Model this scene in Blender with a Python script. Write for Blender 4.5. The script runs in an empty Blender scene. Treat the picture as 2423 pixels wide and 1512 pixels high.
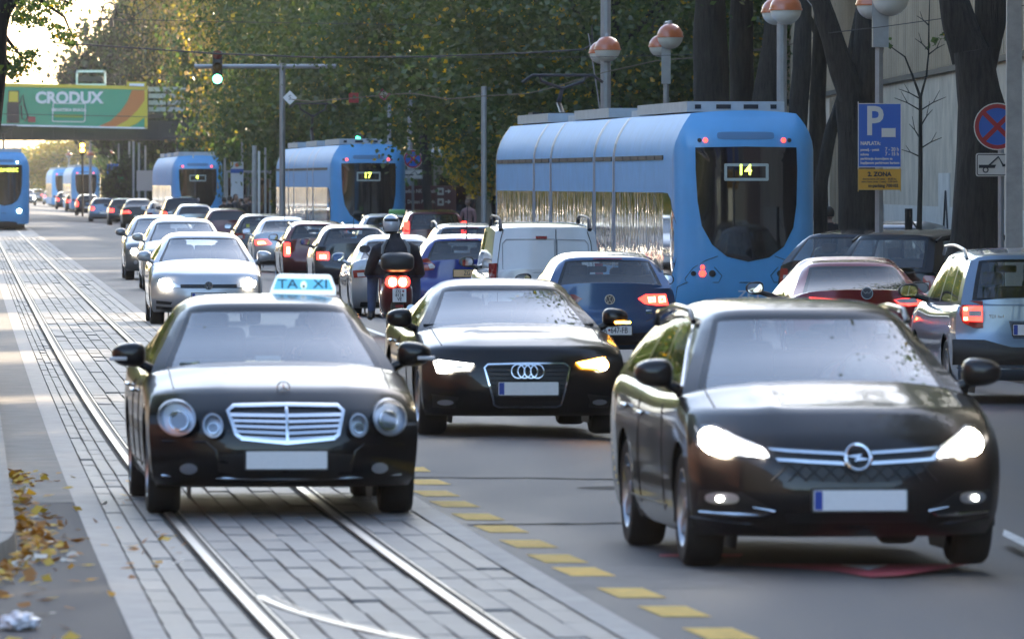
import bpy, bmesh, math, random
import numpy as np
from mathutils import Vector, Matrix
random.seed(7); rng = np.random.default_rng(7)
R = math.radians
# ------------------------------------------------------------------ camera, sky, sun, exposure
F = 19500.0          # focal length in picture units (picture 2423 units wide)
CX, HY, CH = 1211.5, 430.0, 2.2
SLOPE = 0.066        # the street runs this far to the left per metre of depth
scene = bpy.context.scene
C = scene.collection
cam = bpy.data.cameras.new('camera'); camo = bpy.data.objects.new('camera', cam); C.objects.link(camo)
camo.location = (0, 0, CH); camo.rotation_euler = (R(90), 0, 0)
cam.sensor_width = 36; cam.lens = 36 * F / 2423; cam.shift_y = -(756 - HY) / 2423
cam.clip_start = 1; cam.clip_end = 20000
cam.dof.use_dof = True; cam.dof.focus_distance = 112; cam.dof.aperture_fstop = 8.5
scene.camera = camo
SUN_AZ, SUN_EL = 30.0, 20.0       # degrees right of the view direction, above the horizon
HAZE = 0.00008
w = bpy.data.worlds.new('World'); scene.world = w; w.use_nodes = True
nt = w.node_tree; bg = nt.nodes['Background']
sky = nt.nodes.new('ShaderNodeTexSky'); sky.sky_type = 'NISHITA'; sky.sun_disc = False
sky.sun_elevation = R(SUN_EL); sky.sun_rotation = R(SUN_AZ); sky.altitude = 120
sky.air_density = 1.0; sky.dust_density = 1.8; sky.ozone_density = 1.2
nt.links.new(sky.outputs[0], bg.inputs[0]); bg.inputs[1].default_value = 0.15
sl = bpy.data.lights.new('sun', 'SUN'); sl.energy = 4.4; sl.angle = R(0.6); sl.color = (1.0, 0.8, 0.56)
so = bpy.data.objects.new('sun', sl); C.objects.link(so)
sd = Vector((math.sin(R(SUN_AZ)) * math.cos(R(SUN_EL)), math.cos(R(SUN_AZ)) * math.cos(R(SUN_EL)), math.sin(R(SUN_EL))))
so.rotation_euler = sd.to_track_quat('Z', 'Y').to_euler(); so.location = sd * 300
vs = scene.view_settings
vs.view_transform = 'Standard'; vs.look = 'None'; vs.gamma = 1; vs.use_curve_mapping = False; vs.exposure = 2.1
scene.cycles.use_denoising = True
scene.cycles.max_bounces = 7; scene.cycles.transparent_max_bounces = 12; scene.cycles.volume_bounces = 0
scene.cycles.sample_clamp_indirect = 6; scene.cycles.caustics_reflective = False; scene.cycles.caustics_refractive = False

# ------------------------------------------------------------------ helpers
def P(x, y, D): return Vector(((x - CX) / F * D, D, CH - (y - HY) / F * D))
def lat(r, D): return r - SLOPE * D                  # lateral place in the street -> world X
def zg(r): return -0.055 * (min(max(r, 4.8), 8.5) - 4.8)     # cross fall of the carriageway
def drift(D): return 0.33 * math.exp(-(max(D, 20) - 43) / 24)

class MB:
    def __init__(s): s.v = []; s.f = []; s.m = []
    def add(s, vs_, fs, mi=0):
        o = len(s.v); s.v += [tuple(p) for p in vs_]; s.f += [tuple(i + o for i in f) for f in fs]; s.m += [mi] * len(fs); return s
    def box(s, c, d, rz=0, mi=0, taper=1.0, rx=0):
        hx, hy, hz = d[0] / 2, d[1] / 2, d[2] / 2
        M = Matrix.Rotation(rz, 3, 'Z') @ Matrix.Rotation(rx, 3, 'X'); c = Vector(c)
        p = []
        for z, k in ((-hz, 1), (hz, taper)):
            for x, y in ((-hx, -hy), (hx, -hy), (hx, hy), (-hx, hy)): p.append(c + M @ Vector((x * k, y * k, z)))
        return s.add(p, [(3, 2, 1, 0), (4, 5, 6, 7), (0, 1, 5, 4), (1, 2, 6, 5), (2, 3, 7, 6), (3, 0, 4, 7)], mi)
    def rbox(s, c, d, b=0.02, rz=0, mi=0, rx=0):
        # a box with chamfered edges
        bm = bmesh.new(); bmesh.ops.create_cube(bm, size=1)
        for v in bm.verts: v.co = Vector((v.co.x * d[0], v.co.y * d[1], v.co.z * d[2]))
        bmesh.ops.bevel(bm, geom=list(bm.edges), offset=b, segments=2, affect='EDGES', profile=0.5)
        M = Matrix.Translation(Vector(c)) @ Matrix.Rotation(rz, 4, 'Z') @ Matrix.Rotation(rx, 4, 'X')
        bm.verts.ensure_lookup_table()
        vs_ = [M @ v.co for v in bm.verts]; fs = [[v.index for v in f.verts] for f in bm.faces]; bm.free()
        return s.add(vs_, fs, mi)
    def tube(s, pts, rad, n=10, mi=0, cap=True):
        pts = [Vector(p) for p in pts]; k = len(pts)
        if not hasattr(rad, '__len__'): rad = [rad] * k
        o = len(s.v); prev = None
        for i, p in enumerate(pts):
            t = (pts[min(i + 1, k - 1)] - pts[max(i - 1, 0)]).normalized()
            if prev is None:
                a = Vector((1, 0, 0)) if abs(t.x) < 0.9 else Vector((0, 1, 0))
                a = (a - t * a.dot(t)).normalized()
            else: a = (prev - t * prev.dot(t)).normalized()
            prev = a; b = t.cross(a)
            for j in range(n):
                an = 2 * math.pi * j / n; s.v.append(tuple(p + (a * math.cos(an) + b * math.sin(an)) * rad[i]))
        fs = [(o + i * n + j, o + i * n + (j + 1) % n, o + (i + 1) * n + (j + 1) % n, o + (i + 1) * n + j) for i in range(k - 1) for j in range(n)]
        if cap: fs += [tuple(o + j for j in reversed(range(n))), tuple(o + (k - 1) * n + j for j in range(n))]
        s.f += fs; s.m += [mi] * len(fs); return s
    def lathe(s, prof, c, axis='Z', n=24, mi=0):
        o = len(s.v); k = len(prof); c = Vector(c)
        for r, h in prof:
            for j in range(n):
                a = 2 * math.pi * j / n; x, y = r * math.cos(a), r * math.sin(a)
                q = {'Z': (x, y, h), 'X': (h, x, y), 'Y': (y, h, x)}[axis]
                s.v.append(tuple(c + Vector(q)))
        fs = [(o + i * n + j, o + i * n + (j + 1) % n, o + (i + 1) * n + (j + 1) % n, o + (i + 1) * n + j) for i in range(k - 1) for j in range(n)]
        s.f += fs; s.m += [mi] * len(fs); return s
    def prism(s, poly, th, O=(0, 0, 0), ux=(1, 0, 0), uy=(0, 0, 1), mi=0):
        # outline in a plane, extruded by th along ux x uy
        O, ux, uy = Vector(O), Vector(ux), Vector(uy); nn = ux.cross(uy).normalized() * th; k = len(poly)
        a = [O + ux * p[0] + uy * p[1] for p in poly]; b = [q + nn for q in a]
        return s.add(a + b, [tuple(reversed(range(k))), tuple(range(k, 2 * k))] + [(i, (i + 1) % k, k + (i + 1) % k, k + i) for i in range(k)], mi)
    def build(s, name, mat, parent=None, ang=40, loc=None):
        me = bpy.data.meshes.new(name); me.from_pydata(s.v, [], s.f); me.update()
        mats = mat if isinstance(mat, (list, tuple)) else [mat]
        for m_ in mats: me.materials.append(m_)
        if len(mats) > 1: me.polygons.foreach_set('material_index', s.m)
        return link(name, me, parent, ang, loc)

def link(name, me, parent=None, ang=40, loc=None):
    if ang: me.shade_smooth(); me.set_sharp_from_angle(angle=R(ang))
    o = bpy.data.objects.new(name, me); C.objects.link(o)
    if parent: o.parent = parent
    if loc is not None: o.location = loc
    return o
def tag(o, label, cat, group=None, kind=None):
    o['label'] = label; o['category'] = cat
    if group: o['group'] = group
    if kind: o['kind'] = kind
    return o
def thing(name, label, cat, loc=(0, 0, 0), rz=0, group=None):
    o = bpy.data.objects.new(name, None); C.objects.link(o); o.empty_display_size = 0.2
    o.location = loc; o.rotation_euler = (0, 0, rz); return tag(o, label, cat, group)
def struct(o): o['kind'] = 'structure'; return o
def copy_tree(o, parent=None):
    c = o.copy(); C.objects.link(c); c.parent = parent
    for ch in list(o.children): copy_tree(ch, c)
    return c
def raw_mesh(name, v, quads, mats, matidx=None):
    v = np.asarray(v, np.float32); q = np.asarray(quads, np.int32); k = q.shape[1]
    me = bpy.data.meshes.new(name)
    me.vertices.add(len(v)); me.vertices.foreach_set('co', v.ravel())
    me.loops.add(q.size); me.loops.foreach_set('vertex_index', q.ravel())
    me.polygons.add(len(q)); me.polygons.foreach_set('loop_start', np.arange(0, q.size, k, dtype=np.int32))
    me.polygons.foreach_set('loop_total', np.full(len(q), k, np.int32))
    for m_ in mats: me.materials.append(m_)
    if matidx is not None: me.polygons.foreach_set('material_index', np.asarray(matidx, np.int32))
    me.update(calc_edges=True); return me
def pchip(xs, ys):
    xs = np.asarray(xs, float); ys = np.asarray(ys, float); h = np.diff(xs); d = np.diff(ys) / h
    m_ = np.zeros(len(xs)); m_[0] = d[0]; m_[-1] = d[-1]
    for i in range(1, len(xs) - 1):
        m_[i] = 0 if d[i - 1] * d[i] <= 0 else 2 * d[i - 1] * d[i] / (d[i - 1] + d[i])
    def f(x):
        x = np.clip(np.asarray(x, float), xs[0], xs[-1]); i = np.clip(np.searchsorted(xs, x) - 1, 0, len(h) - 1)
        t = (x - xs[i]) / h[i]; a = t * t * (3 - 2 * t)
        return ys[i] * (1 - a) + ys[i + 1] * a + h[i] * (m_[i] * (t ** 3 - 2 * t * t + t) + m_[i + 1] * (t ** 3 - t * t))
    return f
FONT = None
def text_mesh(name, s, size, mat, parent, M, align='CENTER', ext=0.002, sx=1.0, bold=0.0):
    cu = bpy.data.curves.new(name, 'FONT'); cu.body = s; cu.size = size; cu.align_x = align; cu.align_y = 'CENTER'
    cu.extrude = ext; cu.resolution_u = 3; cu.offset = bold
    o = bpy.data.objects.new('t', cu)
    me = bpy.data.meshes.new_from_object(o)
    bpy.data.objects.remove(o); bpy.data.curves.remove(cu)
    me.transform(M @ Matrix.Diagonal((sx, 1, 1, 1))); me.materials.clear(); me.materials.append(mat)
    return link(name, me, parent, 0)
def face_M(p, flip=False):
    # text plane that faces the camera side (-Y); flip: faces +Y
    M = Matrix.Translation(Vector(p)) @ Matrix.Rotation(R(90), 4, 'X')
    return Matrix.Translation(Vector(p)) @ Matrix.Rotation(R(180), 4, 'Z') @ Matrix.Rotation(R(90), 4, 'X') if flip else M

# ------------------------------------------------------------------ materials
MC = {}
def mat(name, col, rough=0.5, metal=0.0, coat=0.0, emit=None, es=0.0, spec=0.5, noise=None, bump=None, island=0.0):
    if name in MC: return MC[name]
    m_ = bpy.data.materials.new(name); m_.use_nodes = True; n = m_.node_tree.nodes; l = m_.node_tree.links; b = n['Principled BSDF']
    b.inputs['Base Color'].default_value = (*col, 1); b.inputs['Roughness'].default_value = rough; b.inputs['Metallic'].default_value = metal
    b.inputs['Coat Weight'].default_value = coat; b.inputs['Coat Roughness'].default_value = 0.04; b.inputs['Specular IOR Level'].default_value = spec
    if emit: b.inputs['Emission Color'].default_value = (*emit, 1); b.inputs['Emission Strength'].default_value = es
    if noise or bump or island:
        tc = n.new('ShaderNodeTexCoord')
    if noise:      # (scale, amount, roughness amount)
        tx = n.new('ShaderNodeTexNoise'); tx.inputs['Scale'].default_value = noise[0]; tx.inputs['Detail'].default_value = 8; tx.inputs['Roughness'].default_value = 0.65
        l.new(tc.outputs['Object'], tx.inputs['Vector'])
        mr = n.new('ShaderNodeMapRange'); mr.inputs[1].default_value = 0.3; mr.inputs[2].default_value = 0.7
        mr.inputs[3].default_value = 1 - noise[1]; mr.inputs[4].default_value = 1 + noise[1]
        l.new(tx.outputs[0], mr.inputs[0])
        mx = n.new('ShaderNodeMix'); mx.data_type = 'RGBA'; mx.blend_type = 'MULTIPLY'; mx.inputs[0].default_value = 1
        mx.inputs[6].default_value = (*col, 1); l.new(mr.outputs[0], mx.inputs[7]); last = mx.outputs[2]
        if island:
            g = n.new('ShaderNodeNewGeometry'); oi = n.new('ShaderNodeObjectInfo'); ad = n.new('ShaderNodeMath'); ad.operation = 'ADD'
            l.new(g.outputs['Random Per Island'], ad.inputs[0]); l.new(oi.outputs['Random'], ad.inputs[1])
            fr = n.new('ShaderNodeMath'); fr.operation = 'FRACT'; l.new(ad.outputs[0], fr.inputs[0])
            m2 = n.new('ShaderNodeMapRange'); m2.inputs[3].default_value = 1 - island; m2.inputs[4].default_value = 1 + island; l.new(fr.outputs[0], m2.inputs[0])
            my = n.new('ShaderNodeMix'); my.data_type = 'RGBA'; my.blend_type = 'MULTIPLY'; my.inputs[0].default_value = 1
            l.new(last, my.inputs[6]); l.new(m2.outputs[0], my.inputs[7]); last = my.outputs[2]
        l.new(last, b.inputs['Base Color'])
        if len(noise) > 2:
            m3 = n.new('ShaderNodeMapRange'); m3.inputs[1].default_value = 0.3; m3.inputs[2].default_value = 0.7
            m3.inputs[3].default_value = rough - noise[2]; m3.inputs[4].default_value = rough + noise[2]
            l.new(tx.outputs[0], m3.inputs[0]); l.new(m3.outputs[0], b.inputs['Roughness'])
    if bump:       # (scale, strength, distance)
        t2 = n.new('ShaderNodeTexNoise'); t2.inputs['Scale'].default_value = bump[0]; t2.inputs['Detail'].default_value = 6
        l.new(tc.outputs['Object'], t2.inputs['Vector']); bp = n.new('ShaderNodeBump'); bp.inputs['Strength'].default_value = bump[1]; bp.inputs['Distance'].default_value = bump[2]
        l.new(t2.outputs[0], bp.inputs['Height']); l.new(bp.outputs[0], b.inputs['Normal'])
    MC[name] = m_; return m_
def glass(name, tint=(0.55, 0.6, 0.6), boost=0.08, rough=0.01, ex=4.0):
    if name in MC: return MC[name]
    m_ = bpy.data.materials.new(name); m_.use_nodes = True; n = m_.node_tree.nodes; l = m_.node_tree.links
    n.remove(n['Principled BSDF']); out = n['Material Output']
    t = n.new('ShaderNodeBsdfTransparent'); t.inputs[0].default_value = (*tint, 1)
    g = n.new('ShaderNodeBsdfGlossy'); g.inputs['Roughness'].default_value = rough
    lw = n.new('ShaderNodeLayerWeight'); lw.inputs[0].default_value = 0.5      # Schlick curve, the same from both sides of a pane
    pw = n.new('ShaderNodeMath'); pw.operation = 'POWER'; pw.inputs[1].default_value = ex; l.new(lw.outputs['Facing'], pw.inputs[0])
    mr = n.new('ShaderNodeMapRange'); mr.inputs[3].default_value = boost; l.new(pw.outputs[0], mr.inputs[0])
    mx = n.new('ShaderNodeMixShader'); l.new(mr.outputs[0], mx.inputs[0]); l.new(t.outputs[0], mx.inputs[1]); l.new(g.outputs[0], mx.inputs[2])
    l.new(mx.outputs[0], out.inputs[0]); MC[name] = m_; return m_
def paint(name, col, metal=0.35, rough=0.32, coat=1.0):
    return mat(name, col, rough, metal, coat, noise=(3, 0.05), spec=0.12)
M_black = mat('black_plastic', (0.012, 0.012, 0.013), 0.45, noise=(30, 0.15))
M_rubber = mat('tyre_rubber', (0.01, 0.01, 0.01), 0.8, noise=(20, 0.25))
M_frit = mat('window_frit', (0.004, 0.004, 0.0045), 0.12)
M_chrome = mat('chrome', (0.75, 0.76, 0.78), 0.09, 1.0)
M_alu = mat('wheel_alloy', (0.42, 0.43, 0.45), 0.3, 1.0)
M_int = mat('cabin_fabric', (0.03, 0.031, 0.034), 0.8, noise=(15, 0.2))
M_plate = mat('plate_white', (0.86, 0.85, 0.84), 0.5, noise=(40, 0.04))
M_ink = mat('ink_black', (0.02, 0.02, 0.025), 0.6)
M_blue = mat('plate_blue', (0.02, 0.06, 0.35), 0.5)
M_glass = glass('car_glass', (0.78, 0.82, 0.81), 0.1)
M_wsglass = glass('windshield_glass', (0.78, 0.82, 0.81), 0.24, ex=3.0)
M_dglass = glass('tinted_glass', (0.06, 0.07, 0.075), 0.09)
M_lens = glass('lamp_lens', (0.92, 0.94, 0.96), 0.05, 0.2, 5.0)
M_refl = mat('lamp_reflector', (0.7, 0.73, 0.78), 0.38, 0.9)
M_amber = mat('amber_lens', (0.7, 0.2, 0.02), 0.2, coat=1)
M_headlit = mat('headlight_lit', (1, 1, 1), 0.3, emit=(1.0, 0.86, 0.64), es=15)
M_headlow = mat('headlight_glow', (1, 1, 1), 0.3, emit=(1.0, 0.93, 0.82), es=8)
M_blink = mat('indicator_lit', (1, 0.5, 0.1), 0.3, emit=(1.0, 0.4, 0.03), es=14)
M_redlit = mat('tail_lamp_lit', (0.6, 0.02, 0.02), 0.25, emit=(1.0, 0.03, 0.02), es=2.2, coat=1)
M_redhot = mat('tail_lamp_bulb', (1, 0.3, 0.1), 0.3, emit=(1.0, 0.22, 0.07), es=9)
M_red = mat('tail_lamp_red', (0.28, 0.012, 0.016), 0.18, coat=1)
M_white_lens = mat('reverse_lamp_lens', (0.55, 0.52, 0.52), 0.2, coat=1)
M_mirror = mat('mirror_glass', (0.8, 0.82, 0.85), 0.02, 1.0)
# ------------------------------------------------------------------ ground, carriageway, tram track
M_soil = mat('far_ground', (0.07, 0.068, 0.06), 0.9, noise=(0.2, 0.3))
g = MB(); g.add([(-3000, -200, -0.45), (3000, -200, -0.45), (3000, 9000, -0.45), (-3000, 9000, -0.45)], [(0, 1, 2, 3)])
struct(g.build('ground', M_soil, ang=0))
def strip(name, r0, r1, D0, D1, z, mt, step=10, dr=True, zf=None, nr=1, parent=None):
    m_ = MB(); n = max(1, int((D1 - D0) / step)); Ds = [D0 + (D1 - D0) * (i / n) ** 1.6 for i in range(n + 1)]
    rs = [r0 + (r1 - r0) * j / nr for j in range(nr + 1)]
    vs_ = [(lat(r, D) + drift(D) * float(dr), D, (zf(r) if zf else 0) + z) for D in Ds for r in rs]; k = nr + 1
    m_.add(vs_, [(i * k + j, i * k + j + 1, (i + 1) * k + j + 1, (i + 1) * k + j) for i in range(n) for j in range(nr)])
    return m_.build(name, mt, parent, ang=0)
def asphalt(name, col, rough):
    m_ = mat(name, col, rough, bump=(90, 0.55, 0.006)); n = m_.node_tree.nodes; l = m_.node_tree.links; b = n['Principled BSDF']
    tc = n.new('ShaderNodeTexCoord'); mp = n.new('ShaderNodeMapping'); mp.inputs['Scale'].default_value = (1, 0.12, 1); l.new(tc.outputs['Object'], mp.inputs[0])
    t = n.new('ShaderNodeTexNoise'); t.inputs['Scale'].default_value = 0.9; t.inputs['Detail'].default_value = 7; l.new(mp.outputs[0], t.inputs['Vector'])
    t2 = n.new('ShaderNodeTexNoise'); t2.inputs['Scale'].default_value = 55; t2.inputs['Detail'].default_value = 3; l.new(tc.outputs['Object'], t2.inputs['Vector'])
    a = n.new('ShaderNodeMapRange'); a.inputs[1].default_value = 0.3; a.inputs[2].default_value = 0.7; a.inputs[3].default_value = 0.6; a.inputs[4].default_value = 1.45; l.new(t.outputs[0], a.inputs[0])
    a2 = n.new('ShaderNodeMapRange'); a2.inputs[1].default_value = 0.3; a2.inputs[2].default_value = 0.7; a2.inputs[3].default_value = 0.7; a2.inputs[4].default_value = 1.35; l.new(t2.outputs[0], a2.inputs[0])
    mu = n.new('ShaderNodeMath'); mu.operation = 'MULTIPLY'; l.new(a.outputs[0], mu.inputs[0]); l.new(a2.outputs[0], mu.inputs[1])
    mx = n.new('ShaderNodeMix'); mx.data_type = 'RGBA'; mx.blend_type = 'MULTIPLY'; mx.inputs[0].default_value = 1; mx.inputs[6].default_value = (*col, 1)
    l.new(mu.outputs[0], mx.inputs[7]); l.new(mx.outputs[2], b.inputs['Base Color'])
    r_ = n.new('ShaderNodeMapRange'); r_.inputs[1].default_value = 0.3; r_.inputs[2].default_value = 0.7; r_.inputs[3].default_value = rough - 0.07; r_.inputs[4].default_value = rough + 0.07
    l.new(t.outputs[0], r_.inputs[0]); l.new(r_.outputs[0], b.inputs['Roughness']); return m_
M_asph = asphalt('asphalt_worn', (0.044, 0.046, 0.05), 0.64)
M_asph2 = asphalt('asphalt_patch', (0.032, 0.033, 0.037), 0.75)
M_conc = mat('concrete_strip', (0.29, 0.27, 0.245), 0.65, noise=(4, 0.22), bump=(40, 0.4, 0.004))
M_block = mat('paving_concrete', (0.13, 0.128, 0.125), 0.55, noise=(5, 0.25, 0.07), bump=(35, 0.35, 0.004), island=0.16)
M_bed = mat('joint_dirt', (0.035, 0.032, 0.028), 0.9, noise=(12, 0.3))
M_rail = mat('rail_steel', (0.22, 0.205, 0.19), 0.36, 1.0, noise=(9, 0.2, 0.08))
M_groove = mat('rail_groove', (0.03, 0.026, 0.022), 0.6)
M_kerb = mat('kerb_stone', (0.26, 0.25, 0.225), 0.75, noise=(6, 0.22), bump=(50, 0.4, 0.004))
M_yel = mat('yellow_paint', (0.68, 0.41, 0.055), 0.75, noise=(9, 0.3), bump=(60, 0.4, 0.003))
M_wht = mat('white_road_paint', (0.55, 0.55, 0.54), 0.5, noise=(7, 0.35))
M_redp = mat('red_road_paint', (0.35, 0.05, 0.07), 0.55, noise=(7, 0.3))
road = struct(strip('road', 2.92, 16.0, 22, 1500, 0.0, M_asph, 9, True, zg, 16))
gutter = struct(strip('gutter_pavement', -0.6, 0.68, 22, 56.5, 0.0, M_asph2, 4, .35))
struct(strip('median_pavement', -0.6, 0.68, 56.5, 1300, 0.003, mat('median_concrete', (.15, .14, .125), .75, noise=(3, .3), bump=(40, .4, .004)), 9, .35))
bed = struct(strip('tram_track', 0.45, 2.93, 22, 1500, -0.012, M_bed, 9))
strip('edge_strip', 0.66, 0.83, 22, 330, 0.006, M_conc, 6, .35, parent=bed)
strip('edge_strip', 2.77, 2.94, 22, 330, 0.006, M_conc, 6, parent=bed)
strip('far_paving', 0.66, 2.94, 330, 1400, 0.0, M_block, 12, parent=bed)
RL, RR = 1.12, 2.205        # rail head centres
cols = []
def split(a, b, n): return [(a + (b - a) * i / n, a + (b - a) * (i + 1) / n) for i in range(n)]
cols = [(0.835, RL - 0.06, i) for i in range(3)] + [(a, b, None) for a, b in split(RL + 0.09, RR - 0.06, 6) + split(RR + 0.09, 2.765, 3)]
def block_geo():
    m_ = MB(); e = 0.022
    m_.add([(-.5, -.5, -1), (.5, -.5, -1), (.5, .5, -1), (-.5, .5, -1), (-.5, -.5, -.25), (.5, -.5, -.25), (.5, .5, -.25), (-.5, .5, -.25),
            (-.5 + e, -.5 + e * .3, 0), (.5 - e, -.5 + e * .3, 0), (.5 - e, .5 - e * .3, 0), (-.5 + e, .5 - e * .3, 0)],
           [(8, 9, 10, 11)] + [(i, (i + 1) % 4, 4 + (i + 1) % 4, 4 + i) for i in range(4)] + [(4 + i, 4 + (i + 1) % 4, 8 + (i + 1) % 4, 8 + i) for i in range(4)])
    return m_
bg_ = block_geo(); bme = bpy.data.meshes.new('paving_block'); bme.from_pydata(bg_.v, [], bg_.f); bme.materials.append(M_block)
BL = 1.15; cnt = 0; rest = MB(); D = 38.6
while D < 330:
    bl = BL if D < 140 else 2.3
    for ci, (a, b, part3) in enumerate(cols):
        Dm = D + bl / 2 + (0.5 * bl * 0.4 if ci % 2 else 0); dd = drift(Dm)
        if part3 is None: a, b = a + dd, b + dd
        else: a, b = a + .35 * dd, b + dd; a, b = a + (b - a) * part3 / 3, a + (b - a) * (part3 + 1) / 3
        x = lat((a + b) / 2, Dm); dz = rng.normal(0, 0.0032); sl_ = -SLOPE - 0.33 / 24 * math.exp(-(Dm - 43) / 24)
        wd = (b - a) - (0.010 if D < 140 else 0.012)
        if cnt < 300:
            o = bpy.data.objects.new('paving_block', bme); C.objects.link(o); o.parent = bed
            o.location = (x, Dm, 0.005 + dz); o.scale = (wd, bl - 0.018, 0.02); o.rotation_euler = (rng.normal(0, .002), rng.normal(0, .011), -math.atan(sl_)); cnt += 1
        else:
            tx, ty = rng.normal(0, .011), rng.normal(0, .0022)
            rest.add([(x + v[0] * wd + sl_ * v[1] * bl, Dm + v[1] * (bl - 0.02), 0.005 + dz + v[2] * 0.02 + v[0] * wd * tx + v[1] * bl * ty) for v in bg_.v], bg_.f)
    D += bl
o = rest.build('paving_blocks', M_block, bed, ang=0); o['kind'] = 'stuff'
def rail(path_r, D0, D1, name='rail', step=3.0):
    n = int((D1 - D0) / step) + 1; head, gr, lip = MB(), MB(), MB()
    def ribbon(m_, a, b, z0, z1=None):
        z1 = z0 if z1 is None else z1; k = len(m_.v)
        for i in range(n + 1):
            Dd = D0 + (D1 - D0) * i / n; r = path_r(Dd); m_.v += [(r + a, Dd, z0), (r + b, Dd, z1)]
        for i in range(n): m_.f.append((k + 2 * i, k + 2 * i + 1, k + 2 * i + 3, k + 2 * i + 2)); m_.m.append(0)
    ribbon(head, -0.024, 0.028, 0.012, 0.013); ribbon(head, 0.028, 0.028, 0.013, -0.03); ribbon(head, -0.024, -0.024, -0.01, 0.012)
    ribbon(head, 0.072, 0.084, 0.009)
    h = head.build(name, M_rail, bed, 30)
    ribbon(gr, 0.028, 0.072, -0.006); gr.build('groove', M_groove, h, 0)
rail(lambda D: lat(RL, D) + drift(D), 30, 420)
rail(lambda D: lat(RR, D) + drift(D) - 0.0, 30, 420)
# the branch of the switch that leaves to the right near the camera
rail(lambda D: lat(RL, D) + drift(D) + .03 * (43.8 - D) + .021 * (43.8 - D) ** 2 + .09, 36.5, 43.6, 'switch_rail', 0.4)
rail(lambda D: lat(RR, D) + drift(D) + .03 * (43.0 - D) + .024 * (43.0 - D) ** 2 + .09, 36.5, 42.8, 'switch_rail', 0.4)
# far-side track in the carriageway
for r in (11.6, 12.65): rail(lambda D, r=r: lat(r, D) - 0.0, 60, 420, step=8); bed.children[-1].location.z = zg(12) + 0.0
# kerb stones and island on the left
def kerb_r(D): return 0.3 if D > 49.5 else 0.3 - 0.016 * (49.5 - D) ** 2
isl = struct(strip('sidewalk', -14.0, 0.115, 49.5, 1300, 0.13, mat('sidewalk_paving', (0.14, 0.133, 0.12), 0.75, noise=(2, 0.25), bump=(40, 0.3, 0.004)), 9, 0))
nf = MB(); ds = [42.5 + .5 * i for i in range(15)]
for d in ds: nf.v += [(lat(-14, d), d, .129), (lat(kerb_r(d) - .19, d), d, .129)]
nf.f = [(2 * i, 2 * i + 1, 2 * i + 3, 2 * i + 2) for i in range(14)]; nf.m = [0] * 14; nf.build('island_nose', MC['sidewalk_paving'], isl, 0)
D = 42.5; ks = 0
while D < 150:
    ln = 1.0; Dm = D + .5; k_ = MB(); r0, r1 = kerb_r(D), kerb_r(D + ln)
    p = []
    for z in (-0.05, 0.138):
        for r, d in ((r0 - .2, D + .006), (r0 - (0 if z < 0 else .015), D + .006), (r1 - (0 if z < 0 else .015), D + ln - .006), (r1 - .2, D + ln - .006)):
            p.append((lat(r, d), d, z + rng.normal(0, .002)))
    k_.add(p, [(4, 5, 6, 7), (0, 1, 5, 4), (1, 2, 6, 5), (2, 3, 7, 6), (3, 0, 4, 7)])
    k_.build('kerb_stone', M_kerb, isl, 0); D += ln
# painted squares along the track, lane lines, worn warning triangle
ym = [(1012, 1141), (1030, 1168), (1075, 1193), (1130, 1223), (1185, 1252), (1250, 1287), (1318, 1322), (1380, 1353), (1493, 1403), (1595, 1447), (1705, 1500)]
for k, (x, y) in enumerate(ym):
    D = F * CH / (y - HY); m_ = MB(); hl = 0.52; hw = 0.125
    X = (x - CX) / F * D; m_.add([(X - hw - .09 * hl * 1.2 * s_, D + hl * s_, 0.004) for s_ in (-1, 1)] + [(X + hw - .09 * hl * 1.2 * s_, D + hl * s_, 0.004) for s_ in (1, -1)], [(0, 3, 2, 1)])
    m_.build('road_marking', M_yel, road, 0)
for k in range(26):
    D = 63 + k * 2.0; m_ = MB(); X = lat(3.28, D) + drift(D)
    m_.add([(X - .12, D - .5, .004), (X + .12, D - .5, .004), (X + .12 - .066, D + .5, .004), (X - .12 - .066, D + .5, .004)], [(0, 1, 2, 3)]); m_.build('road_marking', M_yel, road, 0)
def paint_poly(px, mt, z=0.004, zoff=0.0, name='road_marking'):
    pts = []
    for x, y in px:
        D = F * (CH - zoff) / (y - HY); pts.append(((x - CX) / F * D, D, z + zoff))
    m_ = MB(); m_.add(pts, [tuple(range(len(pts)))]); return m_.build(name, mt, road, 0)
paint_poly([(1350, 1392), (1300, 1370), (1345, 1347), (1500, 1338), (1650, 1347), (1730, 1362), (1790, 1390)][::-1], mat('worn_paint', (0.075, 0.077, 0.08), 0.7, noise=(4, 0.35)), 0.0015)
paint_poly([(1750, 1335), (2300, 1335), (2130, 1362), (2060, 1366), (1980, 1352)][::-1], M_redp, 0.004)
paint_poly([(1985, 1338), (2105, 1338), (2055, 1351)][::-1], M_wht, 0.008)
paint_poly([(1560, 1312), (1760, 1312), (1750, 1318), (1560, 1318)][::-1], M_redp, 0.005)
for (D0, D1) in ((44, 58), (60, 140)):
    m_ = MB(); r = 6.15; n = 14; k = 0
    for i in range(n + 1):
        d = D0 + (D1 - D0) * i / n; m_.v += [(lat(r, d) - .06, d, zg(r - .06) + .005), (lat(r, d) + .06, d, zg(r + .06) + .005)]
    m_.f = [(2 * i, 2 * i + 1, 2 * i + 3, 2 * i + 2) for i in range(n)]; m_.m = [0] * n; m_.build('lane_line', M_wht, road, 0)
paint_poly([(2376, 1254), (2423, 1276), (2470, 1300), (2470, 1318), (2423, 1294), (2372, 1268)][::-1], M_wht, 0.006)
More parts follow.
